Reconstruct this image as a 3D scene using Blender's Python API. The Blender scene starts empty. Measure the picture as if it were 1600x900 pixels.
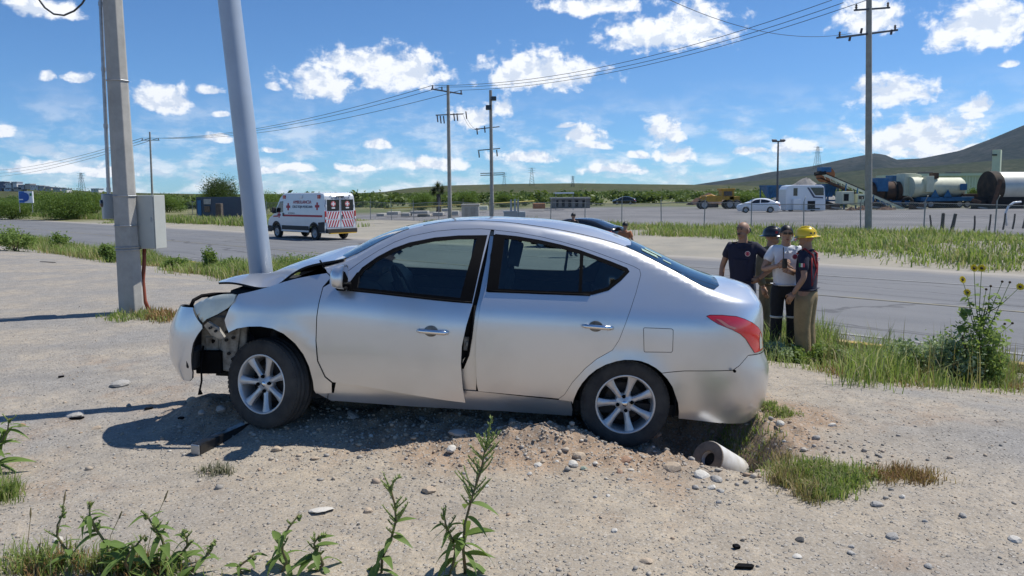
import bpy, bmesh, math, random
import numpy as np
from mathutils import Vector, Matrix, Euler
from mathutils.geometry import delaunay_2d_cdt
random.seed(7); RNG = np.random.default_rng(11)
SC = bpy.context.scene; COL = SC.collection
R = math.radians

# ------------------------------------------------------------------ camera
CAM_F, CAM_PITCH, CAM_ROLL, CAM_Z = 1180.0, 5.0, -0.5, 1.70
CAM_M = Matrix.Rotation(R(90-CAM_PITCH), 3, 'X') @ Matrix.Rotation(R(CAM_ROLL), 3, 'Z')
cam_d = bpy.data.cameras.new('camera'); cam = bpy.data.objects.new('camera', cam_d); COL.objects.link(cam)
cam_d.sensor_width = 36; cam_d.lens = 36*CAM_F/1600; cam_d.shift_y = -44/1600
cam_d.clip_start = 0.05; cam_d.clip_end = 60000
cam.matrix_world = Matrix.Translation((0, 0, CAM_Z)) @ CAM_M.to_4x4()
SC.camera = cam

# ------------------------------------------------------------------ light
SUN_EL, SUN_DIR = 58.5, (0.918, 0.396)          # horizontal direction towards the sun
sun_d = bpy.data.lights.new('sun', 'SUN'); sun_d.energy = 4.4; sun_d.angle = R(0.53); sun_d.color = (1, .955, .88)
sun = bpy.data.objects.new('sun', sun_d); COL.objects.link(sun)
_e = R(SUN_EL); _v = Vector((SUN_DIR[0]*math.cos(_e), SUN_DIR[1]*math.cos(_e), math.sin(_e)))
sun.rotation_euler = _v.to_track_quat('Z', 'Y').to_euler()

def az_el(px, py):
    d = CAM_M @ Vector(((px-800)/CAM_F, -(py-406)/CAM_F, -1)); d.normalize()
    return math.atan2(d.x, d.y), math.asin(d.z)

world = bpy.data.worlds.new('World'); SC.world = world; world.use_nodes = True
world.cycles.sampling_method = 'MANUAL'; world.cycles.sample_map_resolution = 512
class NT:
    def __init__(s, tree): s.t = tree; tree.nodes.clear()
    def n(s, typ, **kw):
        nd = s.t.nodes.new(typ)
        for k, v in kw.items():
            if k == 'i':
                for kk, vv in v.items():
                    if hasattr(vv, 'is_output'): s.t.links.new(vv, nd.inputs[kk])
                    else: nd.inputs[kk].default_value = vv
            else: setattr(nd, k, v)
        return nd
    def m(s, op, a, b=0.0, c=0.0, clamp=False):
        nd = s.n('ShaderNodeMath', operation=op, use_clamp=clamp, i={0: a, 1: b})
        if op in ('MULTIPLY_ADD', 'SMOOTH_MIN', 'SMOOTH_MAX'):
            if hasattr(c, 'is_output'): s.t.links.new(c, nd.inputs[2])
            else: nd.inputs[2].default_value = c
        return nd.outputs[0]
    def vm(s, op, a, b=None):
        d = {0: a}
        if b is not None: d[1] = b
        nd = s.n('ShaderNodeVectorMath', operation=op, i=d)
        return nd.outputs['Value' if op in ('LENGTH', 'DOT_PRODUCT', 'DISTANCE') else 'Vector']
    def noise(s, vec, scale, detail=4, rough=.55, dist=0.0, dim='3D'):
        return s.n('ShaderNodeTexNoise', noise_dimensions=dim, i={'Vector': vec, 'Scale': scale, 'Detail': detail, 'Roughness': rough, 'Distortion': dist})
    def mr(s, v, a, b, c=0.0, d=1.0, typ='LINEAR'):
        return s.n('ShaderNodeMapRange', interpolation_type=typ, i={'Value': v, 'From Min': a, 'From Max': b, 'To Min': c, 'To Max': d}).outputs[0]
    def mix(s, f, a, b, typ='MIX'):
        nd = s.n('ShaderNodeMix', data_type='RGBA', blend_type=typ)
        for k, v in ((0, f), (6, a), (7, b)):
            if hasattr(v, 'is_output'): s.t.links.new(v, nd.inputs[k])
            else: nd.inputs[k].default_value = v if k == 0 else (*v, 1) if len(v) == 3 else v
        return nd.outputs[2]
    def link(s, a, b): s.t.links.new(a, b)

W = NT(world.node_tree)
_out = W.n('ShaderNodeOutputWorld'); _bg = W.n('ShaderNodeBackground')
W.link(_bg.outputs[0], _out.inputs[0]); _bg.inputs['Strength'].default_value = 0.1
_sky = W.n('ShaderNodeTexSky', sky_type='NISHITA'); _sky.sun_disc = False
_sky.sun_elevation = R(SUN_EL); _sky.sun_rotation = math.atan2(SUN_DIR[0], SUN_DIR[1])
_sky.air_density = 0.8; _sky.dust_density = 0.3; _sky.ozone_density = 3.5; _sky.altitude = 800
_tc = W.n('ShaderNodeTexCoord'); _dir = _tc.outputs['Generated']
_sep = W.n('ShaderNodeSeparateXYZ', i={0: _dir})
_az = W.m('ARCTAN2', _sep.outputs[0], _sep.outputs[1]); _el = W.m('ARCSINE', _sep.outputs[2])
_ae0 = W.n('ShaderNodeCombineXYZ', i={0: _az, 1: _el, 2: 0.0}).outputs[0]
# billowing: the cloud outline is warped by two scales of noise on the sky sphere
_w1 = W.vm('SUBTRACT', W.noise(_ae0, 14, 3).outputs['Color'], (.5, .5, .5))
_wsum = W.vm('MULTIPLY', _w1, (.03, .016, 0))
_ae = W.vm('ADD', _ae0, _wsum)
# (centre x, centre y, half width, half height) of the cumulus clouds, in the photograph's own frame, turned into azimuth/elevation
CLOUDS = [(255,150,52,22),(75,117,18,9),(122,120,26,8),(330,138,22,6),(427,135,14,7),(500,122,60,27),(560,90,70,20),(625,102,78,32),
          (845,105,97,31),(1040,45,100,30),(1085,30,60,34),(930,5,80,14),(1395,138,72,24),(1535,30,85,42),(1360,20,55,28),
          (735,180,42,19),(788,162,20,16),(590,224,26,8),(909,208,38,13),(925,226,28,7),(1035,198,30,26),(880,196,14,5),
          (995,239,18,6),(1528,158,32,14),(1515,178,22,6),(1170,235,40,9),(1580,98,18,6),(60,8,60,16),(10,205,18,10),
          (430,233,24,5),(345,176,16,6),(1420,205,110,30),(1240,226,40,14),(1060,240,40,12),(1460,232,90,14),(820,243,60,9),
          (680,252,55,12),(440,262,60,8),(560,258,40,6),(80,258,90,11),(180,268,60,8),(960,262,60,9),(340,214,30,8)]
_D = None
for cx, cy, hw, hh in CLOUDS:
    a0, e0 = az_el(cx, cy+hh*.42)
    wa, wh = 1.02*hw/1180*math.cos(a0)**2, 1.30*hh/1180*math.cos(a0)
    q = W.vm('SUBTRACT', _ae, (a0, e0, 0))
    q = W.vm('MAXIMUM', W.vm('MULTIPLY', q, (1/wa, 1/wh, 0)), W.vm('MULTIPLY', q, (-1/wa, -1.75/wh, 0)))   # flat bases
    d = W.vm('LENGTH', q)
    _D = d if _D is None else W.m('MINIMUM', _D, d)
_fp = W.vm('MULTIPLY', _ae, (1, 1.25, 1)); _fb = W.noise(_fp, 38, 6, .6).outputs['Fac']
_puff = W.mr(W.m('MULTIPLY_ADD', W.m('SUBTRACT', _fb, .5), -2.5, _D), 1.16, .56, 0, 1, 'SMOOTHSTEP')
# the same kind of cloud scattered over the rest of the sky (a flat layer seen in perspective)
_elc = W.m('MAXIMUM', _sep.outputs[2], 0.03)
_lay = W.n('ShaderNodeCombineXYZ', i={0: W.m('DIVIDE', _sep.outputs[0], _elc), 1: W.m('DIVIDE', _sep.outputs[1], _elc), 2: 3.7}).outputs[0]
_gn = W.noise(_lay, .62, 7, .6, .3).outputs['Fac']
_wide = W.mr(W.m('ABSOLUTE', _az), .62, .8)
_gen = W.m('MULTIPLY', W.mr(_gn, .60, .70, 0, 1, 'SMOOTHSTEP'), _wide)
# low veil of small clouds towards the horizon
_lown = W.noise(W.vm('MULTIPLY', _ae, (1, 2.6, 1)), 16, 6, .6).outputs['Fac']
_low = W.m('MULTIPLY', W.mr(_lown, .42, .66, 0, .72, 'SMOOTHSTEP'), W.mr(_el, .15, .03, 0, 1, 'SMOOTHSTEP'))
_cl = W.m('MAXIMUM', W.m('MAXIMUM', _puff, _gen), _low)
# relief: denser towards the sun side is lit, the far side falls into blue-grey shade
_fb2 = W.noise(W.vm('ADD', _fp, (.006, .016, 0)), 38, 4, .6).outputs['Fac']
_lit = W.mr(W.m('SUBTRACT', _fb, _fb2), -.10, .07, 0, 1, 'SMOOTHSTEP')
_ccol = W.mix(_lit, (6.6, 7.2, 8.2), (9.5, 9.6, 9.8))
_skyc = W.mix(W.m('MULTIPLY', _cl, .97), W.vm('MULTIPLY', _sky.outputs[0], (.52, .84, 1.09)), _ccol)
W.link(_skyc, _bg.inputs['Color'])

SC.view_settings.view_transform = 'Standard'; SC.view_settings.look = 'None'
SC.view_settings.exposure = 0.25; SC.view_settings.gamma = 1.0
SC.view_settings.use_curve_mapping = False
SC.cycles.max_bounces = 7; SC.cycles.transparent_max_bounces = 24; SC.cycles.use_denoising = True
SC.cycles.caustics_reflective = False; SC.cycles.caustics_refractive = False

# ------------------------------------------------------------------ helpers
def ray(px, py):
    return CAM_M @ Vector(((px-800)/CAM_F, -(py-406)/CAM_F, -1))
def at_y(px, py, Y):
    d = ray(px, py); return Vector((0, 0, CAM_Z)) + d*(Y/d.y)
def at_z(px, py, z):
    d = ray(px, py); return Vector((0, 0, CAM_Z)) + d*((z-CAM_Z)/d.z)

def tag(o, label=None, cat=None, group=None, kind=None):
    if label: o['label'] = label
    if cat: o['category'] = cat
    if group: o['group'] = group
    if kind: o['kind'] = kind
    return o
def empty(name, loc=(0, 0, 0), rz=0, label=None, cat=None, group=None):
    o = bpy.data.objects.new(name, None); COL.objects.link(o); o.empty_display_size = .2
    o.location = loc; o.rotation_euler = (0, 0, rz)
    return tag(o, label, cat, group)
def from_arrays(name, V, F_, mats, parent=None, smooth=False, mi=None):
    me = bpy.data.meshes.new(name); me.from_pydata([tuple(v) for v in V], [], [tuple(f) for f in F_])
    for m in (mats if isinstance(mats, (list, tuple)) else [mats]): me.materials.append(m)
    if mi is not None: me.polygons.foreach_set('material_index', mi)
    if smooth: me.polygons.foreach_set('use_smooth', [True]*len(me.polygons))
    me.update(); o = bpy.data.objects.new(name, me); COL.objects.link(o); o.parent = parent
    return o
def tris_obj(name, V, T, mats, parent=None, smooth=False, mi=None):
    """fast path for big numpy triangle (or quad) soups"""
    me = bpy.data.meshes.new(name); V = np.asarray(V, np.float32); T = np.asarray(T, np.int32); k = T.shape[1]
    me.vertices.add(len(V)); me.vertices.foreach_set('co', V.ravel())
    me.loops.add(T.size); me.loops.foreach_set('vertex_index', T.ravel())
    me.polygons.add(len(T)); me.polygons.foreach_set('loop_start', np.arange(len(T), dtype=np.int32)*k)
    for m in (mats if isinstance(mats, (list, tuple)) else [mats]): me.materials.append(m)
    if mi is not None: me.polygons.foreach_set('material_index', np.asarray(mi, np.int32))
    if smooth: me.polygons.foreach_set('use_smooth', np.ones(len(T), bool))
    me.update(calc_edges=True); o = bpy.data.objects.new(name, me); COL.objects.link(o); o.parent = parent
    return o
class MB:
    def __init__(s): s.v = []; s.f = []; s.mi = []; s.cur = 0
    def add(s, V, F_):
        b = len(s.v); s.v += [Vector(v) for v in V]; s.f += [tuple(i+b for i in f) for f in F_]; s.mi += [s.cur]*len(F_); return s
    def mat(s, i): s.cur = i; return s
    def box(s, c, size, rot=None, taper=1.0):
        hx, hy, hz = [q/2 for q in size]; V = []
        for z, t in ((-hz, 1), (hz, taper)):
            for x, y in ((-hx, -hy), (hx, -hy), (hx, hy), (-hx, hy)): V.append(Vector((x*t, y*t, z)))
        if rot is not None:
            M = rot if isinstance(rot, Matrix) else Euler(rot).to_matrix(); V = [M @ v for v in V]
        c = Vector(c); V = [v+c for v in V]
        return s.add(V, [(3, 2, 1, 0), (4, 5, 6, 7), (0, 1, 5, 4), (1, 2, 6, 5), (2, 3, 7, 6), (3, 0, 4, 7)])
    def tube(s, path, r, n=8, cap=True):
        P = [Vector(p) for p in path]; rr = r if isinstance(r, (list, tuple)) else [r]*len(P)
        V = []; F_ = []; up = None
        for i, p in enumerate(P):
            t = (P[min(i+1, len(P)-1)]-P[max(i-1, 0)]).normalized()
            if up is None:
                a = Vector((0, 0, 1)) if abs(t.z) < .9 else Vector((1, 0, 0)); up = (a - t*a.dot(t)).normalized()
            else: up = (up - t*up.dot(t)).normalized()
            sd = t.cross(up)
            for k in range(n):
                a = 2*math.pi*(k+.5)/n; V.append(p + (up*math.cos(a)+sd*math.sin(a))*rr[i])
        for i in range(len(P)-1):
            for k in range(n):
                k2 = (k+1) % n; F_.append((i*n+k, (i+1)*n+k, (i+1)*n+k2, i*n+k2))
        if cap: F_ += [tuple(range(n)), tuple(reversed(range((len(P)-1)*n, len(P)*n)))]
        return s.add(V, F_)
    def lathe(s, prof, n=24, M=None, close=False):
        """profile (r, z) turned about local z"""
        V = []; F_ = []; M = M or Matrix.Identity(4)
        for r, z in prof:
            for k in range(n):
                a = 2*math.pi*k/n; V.append(M @ Vector((r*math.cos(a), r*math.sin(a), z)))
        m = len(prof)
        for i in range(m if close else m-1):
            j = (i+1) % m
            for k in range(n):
                k2 = (k+1) % n; F_.append((i*n+k, i*n+k2, j*n+k2, j*n+k))
        return s.add(V, F_)
    def prism(s, poly, h0, h1, M=None):
        """polygon (x, y) extruded along z between h0 and h1"""
        M = M or Matrix.Identity(4); n = len(poly)
        V = [M @ Vector((x, y, h0)) for x, y in poly]+[M @ Vector((x, y, h1)) for x, y in poly]
        return s.add(V, [tuple(reversed(range(n))), tuple(range(n, 2*n))]+[(i, (i+1) % n, n+(i+1) % n, n+i) for i in range(n)])
    def ball(s, c, r, n=10, m=7):
        c = Vector(c); rx, ry, rz = r if isinstance(r, (tuple, list)) else (r, r, r); V = []; F_ = []
        for i in range(m+1):
            ph = math.pi*i/m
            for k in range(n):
                a = 2*math.pi*k/n; V.append(c+Vector((rx*math.sin(ph)*math.cos(a), ry*math.sin(ph)*math.sin(a), rz*math.cos(ph))))
        for i in range(m):
            for k in range(n):
                k2 = (k+1) % n; F_.append((i*n+k, (i+1)*n+k, (i+1)*n+k2, i*n+k2))
        return s.add(V, F_)
    def build(s, name, mat, parent=None, smooth=False, bevel=0, sub=0, auto=None, origin=None, seg=2):
        V = s.v if origin is None else [v-Vector(origin) for v in s.v]
        o = from_arrays(name, V, s.f, mat, parent, smooth, s.mi)
        if bevel:
            md = o.modifiers.new('bevel', 'BEVEL'); md.width = bevel; md.segments = seg; md.limit_method = 'ANGLE'; md.angle_limit = R(40)
        if sub: md = o.modifiers.new('sub', 'SUBSURF'); md.levels = md.render_levels = sub
        if auto is not None:
            o.data.polygons.foreach_set('use_smooth', [True]*len(o.data.polygons))
            try: o.data.set_sharp_from_angle(angle=R(auto))
            except Exception: pass
        return o
def copy_tree(o, parent=None, loc=None, rz=None):
    c = o.copy(); COL.objects.link(c); c.parent = parent
    if loc is not None: c.location = loc
    if rz is not None: c.rotation_euler.z = rz
    for ch in o.children: copy_tree(ch, c)
    return c
def text_obj(name, body, size, mat, parent, M, extrude=.004, sx=1.0):
    cu = bpy.data.curves.new(name, 'FONT'); cu.body = body; cu.size = size; cu.extrude = extrude
    cu.align_x = 'CENTER'; cu.align_y = 'CENTER'
    t = bpy.data.objects.new(name+'_curve', cu); COL.objects.link(t)
    dg = bpy.context.evaluated_depsgraph_get(); me = bpy.data.meshes.new_from_object(t.evaluated_get(dg))
    bpy.data.objects.remove(t); bpy.data.curves.remove(cu)
    me.transform(Matrix.Diagonal((sx, 1, 1, 1))); me.transform(M); me.materials.clear(); me.materials.append(mat)
    o = bpy.data.objects.new(name, me); COL.objects.link(o); o.parent = parent
    return o

# ------------------------------------------------------------------ materials
def mat(name, col, rough=.6, metal=0.0, spec=.5, coat=0.0, noise=0.0, nscale=8.0, bump=0.0, bscale=40.0, col2=None, trans=0.0, emit=None, coat_rough=.05):
    m = bpy.data.materials.new(name); m.use_nodes = True; T = NT(m.node_tree)
    o = T.n('ShaderNodeOutputMaterial'); b = T.n('ShaderNodeBsdfPrincipled'); T.link(b.outputs[0], o.inputs[0])
    b.inputs['Roughness'].default_value = rough; b.inputs['Metallic'].default_value = metal
    b.inputs['Specular IOR Level'].default_value = spec; b.inputs['Coat Weight'].default_value = coat; b.inputs['Coat Roughness'].default_value = coat_rough
    tc = T.n('ShaderNodeTexCoord')
    if noise or col2:
        nz = T.noise(tc.outputs['Object'], nscale, 6, .6).outputs['Fac']
        c2 = col2 or tuple(max(0, c*(1-noise)) for c in col)
        c = T.mix(T.mr(nz, .35, .68), col, c2); T.link(c, b.inputs['Base Color'])
    else: b.inputs['Base Color'].default_value = (*col, 1)
    if bump:
        bn = T.noise(tc.outputs['Object'], bscale, 5, .6).outputs['Fac']
        bp = T.n('ShaderNodeBump', i={'Height': bn, 'Strength': bump, 'Distance': .02}); T.link(bp.outputs[0], b.inputs['Normal'])
    if emit: b.inputs['Emission Color'].default_value = (*emit[:3], 1); b.inputs['Emission Strength'].default_value = emit[3]
    return m
def leaf_mat(name, c1, c2, trans=.35, dry=None):
    """foliage: colour varies leaf by leaf, some light passes through"""
    m = bpy.data.materials.new(name); m.use_nodes = True; T = NT(m.node_tree)
    o = T.n('ShaderNodeOutputMaterial'); g = T.n('ShaderNodeNewGeometry')
    rnd = g.outputs['Random Per Island']
    c = T.mix(rnd, c1, c2)
    if dry: c = T.mix(T.mr(rnd, 1-dry[3], 1-dry[3]+.02), c, dry[:3])
    b = T.n('ShaderNodeBsdfPrincipled', i={'Base Color': c, 'Roughness': .55, 'Specular IOR Level': .25})
    tl = T.n('ShaderNodeBsdfTranslucent', i={'Color': T.mix(.5, c, (.25, .34, .05))})
    mx = T.n('ShaderNodeMixShader', i={0: trans, 1: b.outputs[0], 2: tl.outputs[0]})
    T.link(mx.outputs[0], o.inputs[0])
    return m
def glass_mat(name, tint, rough=.02, refl=1.0):
    m = bpy.data.materials.new(name); m.use_nodes = True; T = NT(m.node_tree)
    o = T.n('ShaderNodeOutputMaterial'); fr = T.n('ShaderNodeFresnel', i={'IOR': 1.5})
    tr = T.n('ShaderNodeBsdfTransparent', i={'Color': (*tint, 1)}); gl = T.n('ShaderNodeBsdfGlossy', i={'Roughness': rough, 'Color': (refl, refl, refl, 1)})
    mx = T.n('ShaderNodeMixShader', i={0: T.m('MULTIPLY_ADD', fr.outputs[0], 1.0, .03), 1: tr.outputs[0], 2: gl.outputs[0]})
    T.link(mx.outputs[0], o.inputs[0]); return m

# road frame: NN across the road, MM along it
RN = Vector((.68, .733, 0)).normalized(); RT = Vector((-RN.y, RN.x, 0))
def road_xy(n, m): p = RN*n + RT*m; return p.x, p.y
def sstep(a, b, x):
    t = np.clip((np.asarray(x, float)-a)/(b-a), 0, 1); return t*t*(3-2*t)
# ================================================================== ground
_LAT = np.random.default_rng(5).random((256, 256))
def vnoise(x, y, sc, seed=0):
    x = np.asarray(x, float)*sc+seed*17.31; y = np.asarray(y, float)*sc+seed*9.77
    xi = np.floor(x).astype(int); yi = np.floor(y).astype(int); fx = x-xi; fy = y-yi
    fx = fx*fx*(3-2*fx); fy = fy*fy*(3-2*fy)
    g = lambda a, b: _LAT[a % 256, b % 256]
    return (g(xi, yi)*(1-fx)+g(xi+1, yi)*fx)*(1-fy)+(g(xi, yi+1)*(1-fx)+g(xi+1, yi+1)*fx)*fy - .5
def gau(X, Y, cx, cy, sx, sy): return np.exp(-.5*((X-cx)/sx)**2-.5*((Y-cy)/sy)**2)
def soil_mask(X, Y):
    w = gau(X, Y, -.3, 5.75, 1.5, .5)+gau(X, Y, .35, 5.05, .65, .3)*1.0+gau(X, Y, 1.5, 5.7, .6, .6)
    return np.clip(w + vnoise(X, Y, 2.2, 3)*.6 + vnoise(X, Y, 7, 4)*.35, 0, 1)
def H(X, Y):
    X = np.asarray(X, float); Y = np.asarray(Y, float)
    n = RN.x*X+RN.y*Y
    far = sstep(14, 40, np.hypot(X, Y))
    z = -.05 - .45*sstep(6.2, 10.6, n)
    z = np.where(n > 10.82, -.68, z)
    z = z + (n > 24.4)*(.04 + .10*sstep(24.8, 28, n)*(1-sstep(44, 50, n)))
    near = 1-sstep(9, 30, np.hypot(X, Y-3))
    z = z + np.where((n < 10.7) | (n > 24), 1, 0)*(vnoise(X, Y, .35, 1)*.05 + vnoise(X, Y, 1.3, 2)*.022 + near*(vnoise(X, Y, 4.1, 5)*.010 + vnoise(X, Y, 11, 6)*.008))
    # far side verge: low spoil heaps and clumps
    z = z + .35*gau(n, -RN.y*X+RN.x*Y, 28.5, -4.0, 1.6, 4.0)
    z = z + .35*gau(X, Y, 17.5, 27.5, 2.4, 1.2)
    # dug-up earth round the car
    s = np.clip(soil_mask(X, Y), 0, 1)
    rough = vnoise(X, Y, 6, 7)*.06 + vnoise(X, Y, 13, 8)*.05 + vnoise(X, Y, 27, 9)*.03
    z = z + s*rough
    z = z + .15*gau(X, Y, -.55, 6.0, .85, .38) + .05*gau(X, Y, -1.75, 5.62, .35, .3)
    z = z + .13*gau(X, Y, .22, 5.16, .30, .13) - .12*gau(X, Y, .86, 5.45, .22, .25)
    z = z + .10*gau(X, Y, -2.2, 5.9, .25, .3) + .09*gau(X, Y, -2.45, 5.85, .15, .2)
    r = np.sqrt(((X-1.42)/.52)**2+((Y-5.30)/.66)**2) + vnoise(X, Y, 3.5, 12)*.30
    z = z - .33*(1-sstep(.35, 1.0, r))
    return z
def gz(x, y): return float(H(np.array([x]), np.array([y]))[0])

def axis(lo, hi, step, far_lo, far_hi, g=1.16):
    a = list(np.arange(lo, hi, step)); s = step; x = hi
    while x < far_hi: a.append(x); s *= g if s < 30 or x > 60 else 1.0; x += s
    a.append(far_hi); s = step; x = lo-step
    b = []
    while x > far_lo: b.append(x); s *= g; x -= s
    b.append(far_lo)
    return np.array(b[::-1]+a)
GX = axis(-4.6, 4.4, .03, -9000, 9000, 1.075); GY = axis(2.6, 7.6, .028, -300, 9000, 1.06)
XX, YY = np.meshgrid(GX, GY); ZZ = H(XX, YY)
NXg, NYg = len(GX), len(GY)
idx = np.arange(NXg*NYg).reshape(NYg, NXg)
Q = np.stack([idx[:-1, :-1], idx[:-1, 1:], idx[1:, 1:], idx[1:, :-1]], -1).reshape(-1, 4)

def ground_material():
    m = bpy.data.materials.new('ground_gravel'); m.use_nodes = True; T = NT(m.node_tree)
    o = T.n('ShaderNodeOutputMaterial'); b = T.n('ShaderNodeBsdfPrincipled'); T.link(b.outputs[0], o.inputs[0])
    b.inputs['Roughness'].default_value = .92; b.inputs['Specular IOR Level'].default_value = .2
    tc = T.n('ShaderNodeTexCoord'); P = tc.outputs['Object']
    nn = T.vm('DOT_PRODUCT', P, (RN.x, RN.y, 0)); nb = T.noise(P, .35, 5, .6).outputs['Fac']
    big = T.noise(P, .9, 6, .62).outputs['Fac']; mid = T.noise(P, 6.5, 6, .65).outputs['Fac']; fine = T.noise(P, 46, 4, .6).outputs['Fac']
    lot = T.mix(T.mr(big, .4, .62), (.49, .41, .305), (.375, .325, .258))
    lot = T.mix(T.mr(mid, .36, .7), lot, (.30, .26, .208))
    grav = T.mix(T.mr(mid, .3, .7), (.29, .282, .27), (.205, .20, .195))
    sep = T.n('ShaderNodeSeparateXYZ', i={0: P})
    gm = T.m('ADD', T.mr(T.m('ADD', sep.outputs[0], T.m('MULTIPLY', nb, -4.0)), -3.2, -5.2), T.mr(T.m('ADD', T.m('ADD', sep.outputs[0], T.m('MULTIPLY', sep.outputs[1], -.35)), T.m('MULTIPLY', nb, 2.5)), 1.6, 2.6), clamp=True)
    gm = T.m('MULTIPLY', gm, T.mr(big, .36, .62, .25, .9))
    c = T.mix(gm, lot, grav)
    at = T.n('ShaderNodeAttribute', attribute_name='soil').outputs['Fac']
    soil = T.mix(T.mr(mid, .3, .7), (.40, .275, .18), (.27, .19, .125))
    c = T.mix(T.mr(at, .12, .62, 0, .95), c, soil)
    # small pebbles in the surface
    vo = T.n('ShaderNodeTexVoronoi', i={'Vector': P, 'Scale': 34.0}); vc = T.n('ShaderNodeSeparateColor', i={0: vo.outputs['Color']})
    peb = T.m('MULTIPLY', T.mr(vo.outputs['Distance'], .42, .30), T.mr(vc.outputs[0], .62, .66))
    pc = T.mix(vc.outputs[1], (.52, .49, .44), (.20, .19, .18))
    c = T.mix(T.m('MULTIPLY', peb, .75), c, pc)
    vo2 = T.n('ShaderNodeTexVoronoi', i={'Vector': P, 'Scale': 95.0}); vc2 = T.n('ShaderNodeSeparateColor', i={0: vo2.outputs['Color']})
    c = T.mix(T.mr(vc2.outputs[0], .35, 1, 0, .62), c, T.mix(vc2.outputs[1], (.52, .49, .44), (.12, .11, .10)))
    c = T.mix(T.mr(T.noise(P, 170, 2, .5).outputs['Fac'], .45, .68, 0, .45), c, (.15, .135, .115))
    # old wheel tracks, packed darker and smoother
    tv = T.m('ADD', T.vm('DOT_PRODUCT', P, (-.34, .94, 0)), T.m('MULTIPLY', nb, 1.6))
    for o_, w_, a_ in ((9.3, .16, .30), (10.75, .16, .26), (4.75, .10, .22), (13.4, .2, .25)):
        c = T.mix(T.m('MULTIPLY', T.mr(T.m('ABSOLUTE', T.m('SUBTRACT', tv, o_)), w_*1.7, w_*.5, 0, a_), T.mr(big, .38, .56)), c, (.22, .20, .175))
    # beyond the road: pale shoulder, grey yard, olive scrub plain
    far = T.mix(T.mr(nb, .4, .6), (.34, .31, .255), (.28, .265, .225))
    c = T.mix(T.mr(nn, 20, 22), c, far)
    yard = T.mix(T.mr(T.noise(P, .12, 5, .6).outputs['Fac'], .4, .6), (.225, .22, .22), (.165, .162, .165))
    c = T.mix(T.mr(T.m('ADD', nn, T.m('MULTIPLY', nb, 3.0)), 42.5, 44.5), c, yard)
    plain = T.mix(T.mr(T.noise(P, .03, 6, .65).outputs['Fac'], .4, .6), (.10, .125, .05), (.20, .19, .10))
    c = T.mix(T.mr(T.m('ADD', nn, T.m('MULTIPLY', T.noise(P, .04, 4).outputs['Fac'], 60.0)), 125, 150), c, plain)
    mm = T.vm('DOT_PRODUCT', P, (-RN.y, RN.x, 0))
    c = T.mix(T.m('MULTIPLY', T.mr(nn, 23, 25), T.mr(T.m('ADD', mm, T.m('MULTIPLY', nb, 10.0)), 78, 90)), c, plain)
    T.link(c, b.inputs['Base Color'])
    hgt = T.m('ADD', T.m('MULTIPLY', fine, .5), T.m('MULTIPLY', peb, .6))
    bp = T.n('ShaderNodeBump', i={'Height': hgt, 'Strength': .9, 'Distance': .016}); T.link(bp.outputs[0], b.inputs['Normal'])
    return m
M_ground = ground_material()
ground = tris_obj('ground', np.stack([XX, YY, ZZ], -1).reshape(-1, 3), Q, M_ground, smooth=True); tag(ground, kind='structure')
_a = ground.data.attributes.new('soil', 'FLOAT', 'POINT'); _a.data.foreach_set('value', (soil_mask(XX, YY)*(np.hypot(XX, YY-5) < 6)).ravel().astype(np.float32))

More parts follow.
